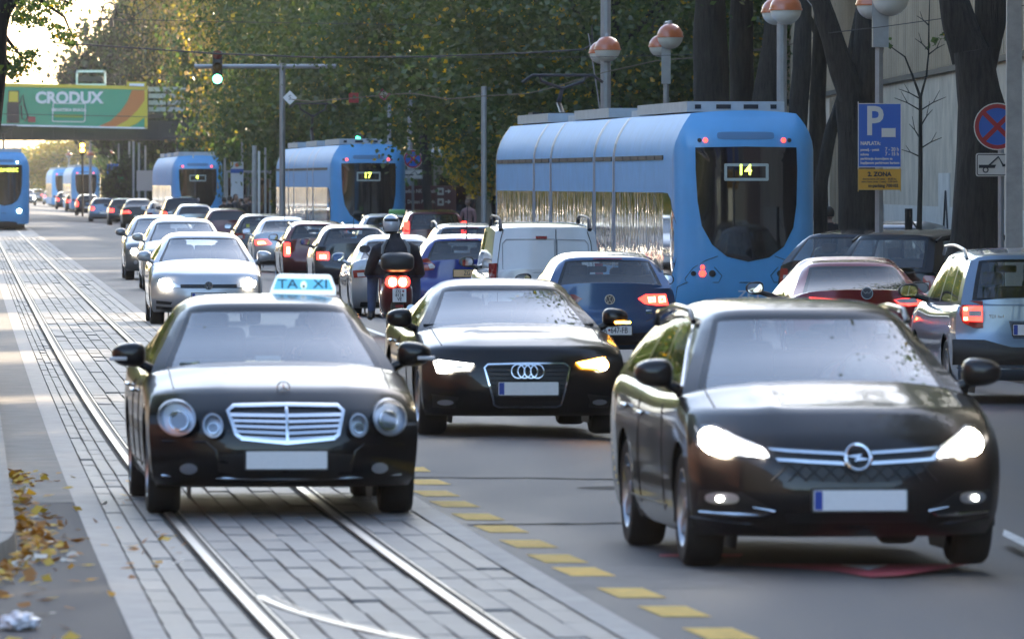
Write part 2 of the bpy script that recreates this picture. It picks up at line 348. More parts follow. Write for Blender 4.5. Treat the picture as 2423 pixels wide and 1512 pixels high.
# fallen leaves in the gutter and a crumpled white bag
def leaf_mat(name, cols, trans=0.45):
    m_ = bpy.data.materials.new(name); m_.use_nodes = True; n = m_.node_tree.nodes; l = m_.node_tree.links; n.remove(n['Principled BSDF'])
    g_ = n.new('ShaderNodeNewGeometry'); cr = n.new('ShaderNodeValToRGB'); l.new(g_.outputs['Random Per Island'], cr.inputs[0]); cr.color_ramp.interpolation = 'CONSTANT'
    e = cr.color_ramp.elements; tot = sum(c[1] for c in cols); acc = 0
    for i, (c, wgt) in enumerate(cols):
        el = e[i] if i < 2 else e.new(0.5)
        el.position = acc / tot; el.color = (*c, 1); acc += wgt
    d = n.new('ShaderNodeBsdfDiffuse'); t = n.new('ShaderNodeBsdfTranslucent'); gl = n.new('ShaderNodeBsdfGlossy'); gl.inputs['Roughness'].default_value = 0.4
    l.new(cr.outputs[0], d.inputs[0]); hs = n.new('ShaderNodeHueSaturation'); hs.inputs['Value'].default_value = 1.5; hs.inputs['Saturation'].default_value = 1.1; l.new(cr.outputs[0], hs.inputs['Color']); l.new(hs.outputs[0], t.inputs[0])
    mx = n.new('ShaderNodeMixShader'); mx.inputs[0].default_value = trans; l.new(d.outputs[0], mx.inputs[1]); l.new(t.outputs[0], mx.inputs[2])
    m2 = n.new('ShaderNodeMixShader'); m2.inputs[0].default_value = 0.05; l.new(mx.outputs[0], m2.inputs[1]); l.new(gl.outputs[0], m2.inputs[2])
    l.new(m2.outputs[0], n['Material Output'].inputs[0]); return m_
def leaf_quads(c, size, flat=False, up=0.0):
    n = len(c); a = rng.normal(size=(n, 3)); a /= np.linalg.norm(a, axis=1)[:, None]
    b = rng.normal(size=(n, 3))
    if flat: a[:, 2] *= 0.15; b[:, 2] *= 0.15
    b -= a * (a * b).sum(1)[:, None] / (a * a).sum(1)[:, None]; b /= np.linalg.norm(b, axis=1)[:, None]; a /= np.linalg.norm(a, axis=1)[:, None]
    s_ = size * rng.uniform(0.6, 1.35, n)[:, None]; wd = rng.uniform(0.32, 0.5, n)[:, None]
    v = np.stack([c - a * s_ * .5, c + b * s_ * wd - a * s_ * .08, c + a * s_ * .55, c - b * s_ * wd - a * s_ * .08], 1).reshape(-1, 3)
    return v, np.arange(4 * n).reshape(-1, 4)
n = 1100; Dl = rng.uniform(39, 62, n) ; off = np.abs(rng.normal(0, .13, n)) + 0.02; sp = rng.random(n) < .13; off[sp] = rng.uniform(.05, 1.0, sp.sum())
keep = (Dl < 53) | (rng.random(n) < .3); Dl, off = Dl[keep], off[keep]
c = np.array([(lat(kerb_r(max(d, 43)), d) + o_, d, 0.012 + abs(rng.normal(0, .018)) * (o_ < .25)) for d, o_ in zip(Dl, off)])
v, q = leaf_quads(c, 0.075, True)
M_litter = leaf_mat('fallen_leaf', [((0.7, 0.34, 0.03), 3), ((0.75, 0.48, 0.07), 3), ((0.42, 0.17, 0.03), 2), ((0.78, 0.7, 0.58), 4), ((0.12, 0.15, 0.04), 1)], 0.15)
tag(link('fallen_leaves', raw_mesh('fallen_leaves', v, q, [M_litter]), ang=0), 'yellow and brown fallen leaves drifted along the left kerb', 'leaf litter', kind='stuff')
bm = bmesh.new(); bmesh.ops.create_icosphere(bm, subdivisions=4, radius=1)
from mathutils import noise as mn
for v_ in bm.verts:
    q_ = v_.co * 2.3; k = 1 + 0.45 * mn.noise(q_) + .22 * mn.noise(q_ * 3); v_.co = Vector((v_.co.x * .085 * k, v_.co.y * .12 * k, max(-.03, v_.co.z * .05 * k)))
me = bpy.data.meshes.new('plastic_bag'); bm.to_mesh(me); bm.free(); me.materials.append(mat('bag_plastic', (0.72, 0.7, 0.72), 0.4))
pb = P(45, 1475, F * CH / (1490 - HY)); tag(link('plastic_bag', me, None, 60, (pb.x, pb.y, 0.035)), 'crumpled white plastic bag lying among leaves at the bottom left', 'bag')

M_tar = mat('tar_seal', (0.012, 0.012, 0.013), 0.95, spec=.1)
for k, (r0, D0, r1, D1, n) in enumerate(((3.15, 61.2, 8.4, 60.3, 26), (3.2, 52.8, 5.9, 53.4, 18), (3.6, 84, 8.6, 82.6, 26), (6.6, 43, 5.9, 78, 34), (4.0, 104, 9.0, 105, 22), (3.3, 145, 9.2, 147, 22), (3.3, 196, 9, 193, 18))):
    m_ = MB(); w0 = .012 if abs(D1 - D0) > 5 else .035; jx = rng.normal(0, .03, n + 1).cumsum() * .5; long_ = abs(D1 - D0) > 5
    for i in range(n + 1):
        q_ = i / n; r_ = r0 + (r1 - r0) * q_ + (jx[i] if long_ else 0); d_ = D0 + (D1 - D0) * q_ + (0 if long_ else jx[i] * 4); ww = w0 * rng.uniform(.5, 1.5)
        dx_, dy_ = (ww, 0) if long_ else (0, ww * 2.4)
        m_.v += [(lat(r_, d_) - dx_, d_ - dy_, zg(r_) + .003), (lat(r_, d_) + dx_, d_ + dy_, zg(r_) + .003)]
    m_.f = [(2 * i, 2 * i + 1, 2 * i + 3, 2 * i + 2) for i in range(n)]; m_.m = [0] * n; m_.build('tar_seam', M_tar, road, 0)
for k, (r_, d_) in enumerate(((4.7, 59.2), (7.2, 90.5))):
    m_ = MB(); m_.add([(lat(r_, d_) + .33 * math.cos(a), d_ + .33 * math.sin(a), zg(r_) + .0025) for a in np.linspace(0, 2 * math.pi, 24)[:-1]], [tuple(range(23))]); c_ = m_.build('manhole_cover', mat('cast_iron', (.02, .02, .021), .8, 0, spec=.2, noise=(30, .3)), road, 0)
# ------------------------------------------------------------------ unseen houses beside and behind the camera, added to block sun and low sky
M_win = mat('house_pane', (0.02, 0.022, 0.025), 0.05, spec=.8)
def house(label, X, Y, rz, wd, ht, mt, dp=10.0):
    t = thing('building', label, 'building', (X, Y, -.3), rz, 'unseen houses along the street'); 
    MB().box((0, dp / 2, ht / 2), (wd, dp, ht)).build('wall', mt, t, 0); MB().box((0, dp / 2, ht + .2), (wd + .6, dp + .8, .4)).build('cornice', M_house[3], t, 0)
    n, fl = int(wd / 3.2), int(ht / 3.4); w_ = MB().box((0, 0, 0), (1.3, .08, 1.8)); me = None; f_ = MB().box((0, 0, 0), (1.6, .06, .12)); fe = None
    for i in range(n):
        for k in range(fl):
            p = (-wd / 2 + wd * (i + .5) / n, -.03, 1.9 + 3.4 * k)
            if me is None: a = w_.build('window', M_win, t, 0, p); me = a.data; fe = f_.build('sill', M_house[3], a, 0, (0, -.04, -.95)).data
            else:
                a = bpy.data.objects.new('window', me); C.objects.link(a); a.parent = t; a.location = p
M_house = [mat('house_ochre', (.17, .13, .09), .85, noise=(.5, .2)), mat('house_grey', (.14, .138, .13), .85, noise=(.5, .2)), mat('house_rose', (.2, .1, .08), .85, noise=(.5, .2)), mat('house_trim', (.22, .21, .19), .8, noise=(1, .15))]
an = math.atan(SLOPE)
for k in range(14):
    D = -45 + k * 52; house(['first', 'second', 'third', 'fourth', 'fifth', 'sixth', 'seventh', 'eighth', 'ninth', 'tenth', 'eleventh', 'twelfth', 'thirteenth', 'fourteenth'][k] + ' added house of the left side, outside the picture', lat(-19 - 2 * (k % 2), D), D, R(90) + an, 50, 13 + 2.5 * ((k * 2) % 3), M_house[k % 3])  # added row that closes off the bright low sky at the left
for k in range(13):
    D = -40 + k * 50; house(['first', 'second', 'third', 'fourth', 'fifth', 'sixth', 'seventh', 'eighth', 'ninth', 'tenth', 'eleventh', 'twelfth', 'thirteenth'][k] + ' unseen house of the right side, added to block the sun', lat(33, D), D, R(-90) + an, 48.5, 18 + 2 * (k % 2), M_house[(k + 1) % 3])  # added row, placed and raised to keep the sun off the street
house('unseen house behind the camera, added for darker reflections', -4, -75, R(180), 60, 14, M_house[1])  # added so the car fronts reflect something darker than open sky
# ------------------------------------------------------------------ car builder (local frame: +Y is the car's front, z = 0 the road)
STY = {
 'sedan': dict(L=4.8, H=1.45, zb=.2, top=[(.34, .8), (.5, .835), (.9, .9), (1.38, .965), (2.4, .95), (3.6, .985), (4.1, 1.02), (4.55, 1.03), (4.8, 1.0)],
   front=[(.2, .16), (.3, .05), (.42, 0), (.56, .02), (.66, .08), (.74, .19), (.8, .34)], rear=[(.2, .22), (.34, .05), (.55, 0), (.8, .03), (1.0, .1)], gh=(1.36, 2.2, 3.3, 4.12), wt=.64, cF=.36, cR=.2, wh=(.86, 3.7, .325), sw=[(.2, .47), (.5, .8)]),
 'coupe': dict(L=4.62, H=1.38, zb=.18, top=[(.14, .74), (.45, .82), (.9, .88), (1.42, .94), (2.4, .93), (3.5, .97), (4.1, 1.0), (4.45, .99), (4.6, .95)],
   front=[(.18, .18), (.28, .05), (.4, 0), (.56, .02), (.66, .06), (.74, .14)], rear=[(.2, .22), (.34, .05), (.55, 0), (.8, .03), (.95, .1)], gh=(1.38, 2.25, 3.1, 4.1), wt=.64, cF=.33, cR=.2, wh=(.87, 3.62, .335), sw=[(.16, .55), (.58, .82)]),
 'hatch': dict(L=4.25, H=1.45, zb=.2, top=[(.14, .74), (.4, .83), (.8, .92), (1.12, .985), (2.2, .97), (3.4, 1.0), (4.0, 1.02), (4.25, 1.0)],
   front=[(.2, .16), (.3, .04), (.42, 0), (.56, .02), (.66, .06), (.74, .14)], rear=[(.2, .2), (.32, .05), (.5, 0), (.62, .02), (.68, .06), (1.0, .1)], gh=(1.1, 1.95, 3.72, 4.16), wt=.68, cF=.3, cR=.16, wh=(.86, 3.48, .32), sw=[(.12, .44), (.47, .76), (.79, .9)]),
 'wagon': dict(L=4.65, H=1.5, zb=.19, top=[(.38, .86), (.55, .885), (.9, .95), (1.2, 1.0), (2.3, .99), (3.6, 1.03), (4.4, 1.05), (4.65, 1.02)],
   front=[(.19, .18), (.3, .05), (.42, 0), (.56, .02), (.68, .07), (.77, .18), (.86, .38)], rear=[(.2, .2), (.32, .05), (.5, 0), (.62, .02), (.68, .06), (1.02, .1)], gh=(1.16, 2.05, 4.1, 4.52), wt=.66, cF=.36, cR=.16, wh=(.9, 3.57, .33), sw=[(.1, .36), (.39, .63), (.66, .9)]),
 'suv': dict(L=4.5, H=1.67, zb=.25, top=[(.12, .9), (.4, 1.0), (.8, 1.06), (1.05, 1.1), (2.2, 1.06), (3.6, 1.08), (4.3, 1.1), (4.5, 1.08)],
   front=[(.25, .16), (.36, .04), (.5, 0), (.66, .01), (.8, .04), (.9, .12)], rear=[(.25, .2), (.38, .04), (.55, 0), (.66, .02), (.74, .05), (1.08, .08)], gh=(1.02, 1.85, 4.08, 4.44), wt=.72, cF=.26, cR=.15, wh=(.88, 3.5, .345), sw=[(.1, .38), (.41, .68), (.71, .9)]),
 'van': dict(L=4.38, H=1.8, zb=.22, top=[(.12, .85), (.4, .97), (.75, 1.05), (.95, 1.1), (2.0, 1.06), (3.6, 1.06), (4.2, 1.06), (4.38, 1.05)],
   front=[(.22, .16), (.34, .04), (.5, 0), (.64, .01), (.78, .04), (.85, .12)], rear=[(.22, .12), (.32, .02), (.5, 0), (.7, .02), (1.05, .04)], gh=(.92, 1.72, 4.2, 4.35), wt=.83, cF=.26, cR=.1, wh=(.86, 3.58, .32), sw=[(.1, .36)]),
}
def ring_patch(poly, surf, off, depth, rings=4, ctr=None):
    p = np.array(poly, float)
    q = []
    for i in range(len(p)):      # resample the outline
        a, b = p[i], p[(i + 1) % len(p)]; k = max(1, int(np.linalg.norm(b - a) / 0.06))
        for j in range(k): q.append(a + (b - a) * j / k)
    q = np.array(q); c = q.mean(0) if ctr is None else np.array(ctr); n = len(q); m_ = MB(); pts = [surf(c[0], c[1], off)]
    for k in range(1, rings + 1):
        for a in q: b = c + (a - c) * k / rings; pts.append(surf(b[0], b[1], off))
    for a in q: pts.append(surf(a[0], a[1], off - depth))
    f = [(0, 1 + j, 1 + (j + 1) % n) for j in range(n)]
    for k in range(rings): f += [(1 + k * n + j, 1 + (k + 1) * n + j, 1 + (k + 1) * n + (j + 1) % n, 1 + k * n + (j + 1) % n) for j in range(n)]
    return m_.add(pts, f)
def frame_patch(poly, wd, surf, off, depth=.02):
    # a band of width wd along the inside of an outline
    p = np.array(poly, float); q = []
    for i in range(len(p)):
        a, b = p[i], p[(i + 1) % len(p)]; k = max(1, int(np.linalg.norm(b - a) / 0.06))
        for j in range(k): q.append(a + (b - a) * j / k)
    q = np.array(q); n = len(q); inn = []
    area = sum(q[i][0] * q[(i + 1) % n][1] - q[(i + 1) % n][0] * q[i][1] for i in range(n)); sg = 1 if area > 0 else -1
    for i in range(n):
        t = q[(i + 1) % n] - q[i - 1]; t = t / (np.linalg.norm(t) + 1e-9); inn.append(q[i] + sg * wd * np.array((-t[1], t[0])))
    m_ = MB(); pts = [surf(a[0], a[1], off) for a in q] + [surf(a[0], a[1], off) for a in inn] + [surf(a[0], a[1], off - depth) for a in q] + [surf(a[0], a[1], off - depth) for a in inn]
    f = []
    for i in range(n):
        j = (i + 1) % n; f += [(i, j, n + j, n + i), (2 * n + i, 2 * n + j, j, i), (n + i, n + j, 3 * n + j, 3 * n + i)]
    return m_.add(pts, f)
def ell(cx, cz, a, b, n=20, p=2.0):
    o = []
    for i in range(n):
        t = 2 * math.pi * i / n; c_, s_ = math.cos(t), math.sin(t)
        o.append((cx + a * math.copysign(abs(c_) ** (2 / p), c_), cz + b * math.copysign(abs(s_) ** (2 / p), s_)))
    return o
WC = {}
def wheel_mesh(r, wd, hub):
    key = (round(r, 3), round(wd, 3), hub)
    if key in WC: return WC[key]
    h = wd / 2; k = r * .66
    t = MB().lathe([(k, -h * .9), (k + .02, -h), (r * .93, -h), (r * .985, -h * .82), (r, -h * .5), (r, h * .5), (r * .985, h * .82), (r * .93, h), (k + .02, h), (k, h * .9)], (0, 0, 0), 'X', 28)
    a = MB().lathe([(k + .012, h * .95), (k, h * .98), (k - .02, h * .7), (k - .03, -h * .6), (0.01, -h * .6)], (0, 0, 0), 'X', 28)
    ns = 5 if hub == 'alloy' else 9
    for i in range(ns):
        an = 2 * math.pi * i / ns; d = Vector((0, math.cos(an), math.sin(an))); e = Vector((0, -math.sin(an), math.cos(an))); wd2 = .035 if ns == 5 else .022
        a.add([Vector((h * .75, 0, 0)) + e * wd2 * 1.5, Vector((h * .75, 0, 0)) - e * wd2 * 1.5, Vector((h * .86, 0, 0)) + d * k - e * wd2, Vector((h * .86, 0, 0)) + d * k + e * wd2,
               Vector((0, 0, 0)) + e * wd2 * 1.5, -e * wd2 * 1.5, Vector((h * .3, 0, 0)) + d * k - e * wd2, Vector((h * .3, 0, 0)) + d * k + e * wd2], [(0, 1, 2, 3), (0, 3, 7, 4), (1, 5, 6, 2)])
    a.lathe([(.06, h * .4), (.06, h * .84), (.04, h * .9), (.001, h * .9)], (0, 0, 0), 'X', 16)
    mt = []
    for m_, nm, mm in ((t, 'wheel', M_rubber), (a, 'rim', M_alu)):
        me = bpy.data.meshes.new(nm); me.from_pydata(m_.v, [], m_.f); me.materials.append(mm); me.shade_smooth(); me.set_sharp_from_angle(angle=R(35)); mt.append(me)
    WC[key] = mt; return mt
class Car: pass
def make_car(name, label, view, cx, D, W, H, style, pm, z0=0.0, yaw=4.0, det=2, cat='car', group='cars in the traffic', L=None, gl=None, hub='alloy', rails=None, over=None, lite=False):
    """view 'F': we see its front, D = depth of the front face; 'B': we see its back, D = depth of the rear face; cx: picture x of that face's middle"""
    S = dict(STY[style]); S.update(over or {}); K = Car(); sH = H / S['H']; L0 = S['L']; L = L or L0; kL = L / L0
    sc = F / D; Xc = (cx - CX) / sc; a = R(yaw)
    fw = Vector((math.sin(a), -math.cos(a), 0)) if view == 'F' else Vector((-math.sin(a), math.cos(a), 0))
    ctr = Vector((Xc, D, z0)) - fw * L / 2 if view == 'F' else Vector((Xc, D, z0)) + fw * L / 2
    root = thing(name, label, cat, ctr, math.atan2(-fw.x, fw.y), group)
    K.root, K.L, K.W, K.H, K.sc, K.z0, K.view = root, L, W, H, sc, z0, view; sg = -1 if view == 'F' else 1
    K.px = lambda x, y: (sg * (x - cx) / sc, CH - (y - HY) / sc - z0)
    K.pxs = lambda pts: [K.px(x, y) for x, y in pts]
    hw = W / 2; zb = S['zb'] * sH
    top = pchip([s * kL for s, z in S['top']], [z * sH for s, z in S['top']])
    fr = pchip([z * sH for z, s in S['front']], [s for z, s in S['front']]); rr = pchip([z * sH for z, s in S['rear']], [s for z, s in S['rear']])
    ztF = S['front'][-1][0] * sH; ztR = S['rear'][-1][0] * sH; cF, cR, pF = S['cF'], S['cR'], S.get('pF', 3.4)
    wsec = pchip([0, .08, .25, .6, .85, .95, 1], [.93, .96, .985, 1, .985, .965, .925])
    def wpl(s):
        s = np.asarray(s); return 1 - .05 * np.clip(1 - s / (.75), 0, 1) ** 2 - .05 * np.clip(1 - (L - s) / .8, 0, 1) ** 2
    crown = S.get('crown', .05)
    def hull(u, v, t):
        zf = zb + t * (ztF - zb); zr = zb + t * (ztR - zb); au = np.abs(u)
        yF = L / 2 - fr(zf) - cF * au ** pF; yR = -L / 2 + rr(zr) + cR * au ** pF
        y = yR + (yF - yR) * v; s = L / 2 - y
        rg = S.get('ridge', 0) * np.exp(-((au - .5) / .07) ** 2) * np.clip((1.3 - s) / .9, 0, 1) * np.clip((s - .3) / .5, 0, 1) * t ** 6
        z = zb + t * (top(s) - zb) + rg + crown * (1 - au ** 2.4) * t ** 6 - .035 * au ** 6 * t ** 6
        return u * hw * wpl(s) * wsec(t), y, z
    def unlift(x, z, zt):
        z0_ = z
        for _ in range(3):
            t = min(max((z0_ - zb) / (zt - zb), 0), 1); u = min(abs(x) / (hw * .97 * float(wsec(t))), 1); z0_ = z - (crown * (1 - u ** 2.4) - .035 * u ** 6) * t ** 6
        return z0_
    def fsurf(x, zz, off=0.0):
        z = unlift(x, zz, ztF); t = np.clip((z - zb) / (ztF - zb), 0, 1); w_ = hw * .955 * wsec(t); u = np.clip(abs(x) / w_, 0, 1)
        for _ in range(4): u = np.clip(abs(x) / (hw * float(wpl(fr(z) + cF * u ** pF)) * wsec(t)), 0, 1)
        return (x, float(L / 2 - fr(z) - cF * u ** pF + off), zz)
    def rsurf(x, zz, off=0.0):
        z = unlift(x, zz, ztR); t = np.clip((z - zb) / (ztR - zb), 0, 1); w_ = hw * .955 * wsec(t); u = np.clip(abs(x) / w_, 0, 1)
        for _ in range(4): u = np.clip(abs(x) / (hw * float(wpl(L - rr(z) - cR * u ** pF)) * wsec(t)), 0, 1)
        return (x, float(-L / 2 + rr(z) + cR * u ** pF - off), zz)
    K.fs, K.rs, K.top, K.zb, K.ztF, K.ztR = fsurf, rsurf, top, zb, ztF, ztR
    nu, nv, n_t = ((22, 54, 14) if det >= 2 else (14, 30, 9)) if det else (8, 18, 6)
    # greenhouse first (its footprint tells which body faces lie inside the cabin)
    wb_, wt_, r1, r2 = [x * kL for x in S['gh']]; gwb = hw * .925 * .985; gwt = hw * S['wt']
    zro = pchip([wt_ - .3, wt_, wt_ + .35, (wt_ + r1) / 2, r1 - .4, r1, r1 + .3], [H - .13, H - .075, H - .03, H - .015, H - .03 - .02, H - .085, H - .15])
    cw = .16
    def gh(u, v, t):
        au = np.abs(u); tt = t + .05 * np.sin(np.pi * t)
        yF = L / 2 - wb_ + (wb_ - wt_) * (tt - .1 * np.sin(np.pi * t)) - cw * au ** 2.2 * (1 - .35 * t); yR = L / 2 - r2 + (r2 - r1) * (t - .0 * t) + .1 * au ** 2.2
        y = yR + (yF - yR) * v; s = L / 2 - y
        wd = gwb + (gwt - gwb) * (t ** 1.25) ; zt = zro(s) + .02 * (1 - au ** 2)
        zl = top(s) - .03
        rnd = .06 * au ** 8 * t ** 4
        return u * wd, y, zl + (zt - zl) * t - rnd
    uw = .9; t0, t1 = .07, .95
    U = sorted(set(list(np.linspace(-1, 1, 19 if det else 9)) + [-uw, uw, -.55, .55, -.845, .845, -.86, .86, -.8, .8])); T = sorted(set([0, t0, .1, .155, .3, .5, .7, .85, .865, t1 - .04, .92, t1, 1]))
    sw = S['sw']; V = sorted(set([0.0, 1.0] + list(np.linspace(.03, .97, 16 if det else 7)) + [round(1 - b, 4) for a_, b in sw] + [round(1 - a_, 4) for a_, b in sw]))
    ts0, ts1 = .08, .88; T = sorted(set(T + [ts0, ts1]))
    body, ws, rw, frit, frit2 = MB(), MB(), MB(), MB(), MB(); sides = {}
    def quad(tgt, A, fn):
        pts = [np.array(fn(np.float64(p[0]), np.float64(p[1]), np.float64(p[2]))).tolist() for p in A]; tgt.add(pts, [(0, 1, 2, 3)])
    for i in range(len(U) - 1):
        for k in range(len(T) - 1):
            um, tm = abs(U[i] + U[i + 1]) / 2, (T[k] + T[k + 1]) / 2
            quad((ws if um < .845 and .1 < tm < t1 - .04 else frit) if um < uw and t0 < tm < t1 else body, [(U[i], 1, T[k]), (U[i], 1, T[k + 1]), (U[i + 1], 1, T[k + 1]), (U[i + 1], 1, T[k])], gh)
            solid = style == 'van'
            quad((rw if um < .8 and .155 < tm < .865 else frit2) if um < .86 and .1 < tm < .92 and not solid else body, [(U[i], 0, T[k]), (U[i + 1], 0, T[k]), (U[i + 1], 0, T[k + 1]), (U[i], 0, T[k + 1])], gh)
        for j in range(len(V) - 1):
            quad(body, [(U[i], V[j], 1), (U[i + 1], V[j], 1), (U[i + 1], V[j + 1], 1), (U[i], V[j + 1], 1)], gh)
    for sgn in (-1, 1):
        for j in range(len(V) - 1):
            for k in range(len(T) - 1):
                vm, tm = 1 - (V[j] + V[j + 1]) / 2, (T[k] + T[k + 1]) / 2; tgt = body
                if ts0 < tm < ts1:
                    for q_, (a_, b) in enumerate(sw):
                        if a_ < vm < b: tgt = sides.setdefault((sgn, q_), MB())
                quad(tgt, [(sgn, V[j], T[k]), (sgn, V[j + 1], T[k]), (sgn, V[j + 1], T[k + 1]), (sgn, V[j], T[k + 1])], gh)
    def weld(m_):
        bm_ = bmesh.new(); me_ = bpy.data.meshes.new('w'); me_.from_pydata(m_.v, [], m_.f); bm_.from_mesh(me_); bpy.data.meshes.remove(me_)
        bmesh.ops.remove_doubles(bm_, verts=bm_.verts, dist=.0008); bmesh.ops.recalc_face_normals(bm_, faces=bm_.faces); me_ = bpy.data.meshes.new('w'); bm_.to_mesh(me_); bm_.free(); return me_
    def part(m_, nm, mt, par=root, ang=40):
        me_ = weld(m_); me_.name = nm
        for q_ in (mt if isinstance(mt, list) else [mt]): me_.materials.append(q_)
        return link(nm, me_, par, ang)
    gl = gl or M_glass
    part(frit, 'windshield_frame', M_frit, ang=60)
    if frit2.f: part(frit2, 'rear_window_frame', M_frit, ang=60)
    cab = part(body, 'roof', pm)
    K.wsp = part(ws, 'windshield', M_dglass if lite else (M_wsglass if gl is M_glass and view == 'F' else gl), ang=60)
    if rw.f: K.rwp = part(rw, 'rear_window', M_dglass if lite else gl, ang=60)
    for kk, m_ in sides.items(): part(m_, 'side_window', M_dglass if lite else gl, ang=60)
    # lower body
    us = np.linspace(-1, 1, nu + 1); us = np.sign(us) * np.abs(us) ** .85; vs_ = np.linspace(0, 1, nv + 1); tt = np.linspace(0, 1, n_t + 1); tt[-2] = .965
    bd = MB(); wf, wr_, wrad = S['wh'][0], L - (L0 - S['wh'][1]), S['wh'][2] * (1 if det else 1); ra = wrad + .055
    def grid(A, B, fn, keep=None, mi=None):
        P_ = np.array(fn(A, B)); shp = A.shape; o = len(bd.v); pts = P_.reshape(3, -1).T
        bd.v += [tuple(p) for p in pts]; n1 = shp[1]
        for i in range(shp[0] - 1):
            for j in range(n1 - 1):
                f = (o + i * n1 + j, o + i * n1 + j + 1, o + (i + 1) * n1 + j + 1, o + (i + 1) * n1 + j)
                if keep is None or keep(f): bd.f.append(f); bd.m.append(mi(f) if mi else 0)
    A, B = np.meshgrid(us, tt, indexing='ij'); one = np.ones_like(A)
    grid(A, B, lambda a, b: hull(a, one, b)); grid(A, B, lambda a, b: hull(a, 0 * one, b))
    A, B = np.meshgrid(us, vs_, indexing='ij')
    grid(A, B, lambda a, b: hull(a, b, np.ones_like(a))); grid(A, B, lambda a, b: hull(a, b, np.zeros_like(a)))
    cy = (L / 2 - wf, L / 2 - wr_)
    A, B = np.meshgrid(vs_, tt, indexing='ij')
    for sgn in (-1, 1):
        st = len(bd.v)
        inside = lambda p: any((p[1] - c_) ** 2 + (p[2] - wrad) ** 2 < ra * ra for c_ in cy)
        grid(A, B, lambda a, b: hull(sgn * np.ones_like(a), a, b), keep=lambda f: not all(inside(bd.v[i]) for i in f))
        for i in range(st, len(bd.v)):
            p = bd.v[i]
            for c_ in cy:
                d = math.hypot(p[1] - c_, p[2] - wrad)
                if 1e-4 < d < ra: bd.v[i] = (p[0], c_ + (p[1] - c_) * ra / d, max(zb, wrad + (p[2] - wrad) * ra / d))
        for c_ in cy:     # dark liner of the wheel arch
            pass
    K.body = part(bd, 'body', pm)
    sh = MB()
    sh.box((0, -(wb_ + r2) / 2 + L / 2, top((wb_ + r2) / 2) + .01), (gwb * 1.85, (r2 - wb_) * .82, .06)); sh.build('cabin_floor', M_int, root, 0)
    for sgn in (-1, 1):
        for c_ in cy:
            lm = MB(); n = 10; o = len(lm.v)
            for i in range(n + 1):
                an = math.pi * i / n - .25 + .5 * i / n; yy, zz = c_ + math.cos(an) * ra * 1.0, max(zb * .9, wrad + math.sin(an) * ra)
                lm.v += [(sgn * hw * .975, yy, zz), (sgn * (hw - .3), yy, zz)]
            for i in range(n): lm.f.append((o + 2 * i, o + 2 * i + 1, o + 2 * i + 3, o + 2 * i + 2)); lm.m.append(0)
            o = len(lm.v); lm.v += [(sgn * (hw - .3), c_, wrad)] + [(sgn * (hw - .3), c_ + math.cos(2 * math.pi * i / 16) * ra, max(.1, wrad + math.sin(2 * math.pi * i / 16) * ra)) for i in range(16)]
            lm.f += [(o, o + 1 + i, o + 1 + (i + 1) % 16) for i in range(16)]; lm.m += [0] * 16
            lm.build('wheel_arch', M_black, root, 30)
    wt2 = .215 if style != 'coupe' else .24; me1, me2 = wheel_mesh(wrad, wt2, hub)
    for sgn in (-1, 1):
        for c_ in cy:
            o = bpy.data.objects.new('wheel', me1); C.objects.link(o); o.parent = root; o.location = (sgn * (hw - wt2 / 2 - .02), c_, wrad)
            if sgn < 0: o.rotation_euler = (0, 0, math.pi)
            if det: o2 = bpy.data.objects.new('rim', me2); C.objects.link(o2); o2.parent = o
    # mirrors
    ym = L / 2 - wb_ - .38; zm = float(top(wb_ + .4)) + .09
    for sgn in (-1, 1):
        m_ = MB(); bm_ = bmesh.new(); bmesh.ops.create_icosphere(bm_, subdivisions=3 if det else 2, radius=1)
        mvx = S.get('mir', hw + .065)
        for v_ in bm_.verts:
            q_ = v_.co; ex = lambda a_: math.copysign(abs(a_) ** .75, a_)
            v_.co = Vector((ex(q_.x) * .115, (ex(q_.y) * .1 if q_.y > 0 else ex(q_.y) * .03), ex(q_.z) * .082 * (1 - .22 * sgn * q_.x)))
        bm_.verts.ensure_lookup_table(); m_.add([v_.co + Vector((sgn * mvx, ym, zm)) for v_ in bm_.verts], [[v_.index for v_ in f.verts] for f in bm_.faces]); bm_.free()
        m_.tube([(sgn * (mvx - .06), ym - .0, zm - .05), (sgn * (hw * .9), ym - .02, zm - .1)], [.03, .035], 8)
        mo = m_.build('mirror', S.get('mirmat', pm), root, 60)
        if det: MB().prism(ell(0, 0, .095, .06, 14, 3), .004, (sgn * mvx, ym - .034, zm), (1, 0, 0), (0, 0, 1)).build('mirror_glass', M_mirror, mo, 0)
    # cabin
    if det and not lite:
        zf = float(top(wt_)); ysf = L / 2 - wt_ - .42; ys2 = L / 2 - min(r1 - .15, wt_ + 1.55)
        for sgn in (-1, 1):
            s_ = MB().rbox((sgn * .37, ysf, zf + .02), (.48, .14, .5), .05, rx=.16); s_.rbox((sgn * .37, ysf - .1, min(zf + .36, H - .2)), (.26, .1, .17), .04); s_.build('front_seat', M_int, root)
            MB().rbox((sgn * .36, ys2, min(zf + .27, H - .24)), (.24, .09, .15), .035).build('headrest', M_int, root)
        MB().rbox((0, ys2, zf + .04), (1.2, .15, .3), .05).build('rear_seat', M_int, root)
        MB().rbox((0, L / 2 - wb_ - .55, zf - .01), (1.3, .45, .14), .05).build('dashboard', M_int, root)
        m_ = MB(); n = 20; cw_ = Vector((-.37, L / 2 - wb_ - .82, zf + .06))
        m_.tube([cw_ + Vector((math.cos(2 * math.pi * i / n) * .18, -.08 * math.sin(2 * math.pi * i / n), math.sin(2 * math.pi * i / n) * .16)) for i in range(n + 1)], .014, 6); m_.build('steering_wheel', M_int, root)
        MB().rbox((0, L / 2 - wt_ + .02, H - .24), (.26, .04, .08), .02).build('rear_view_mirror', M_int, root)
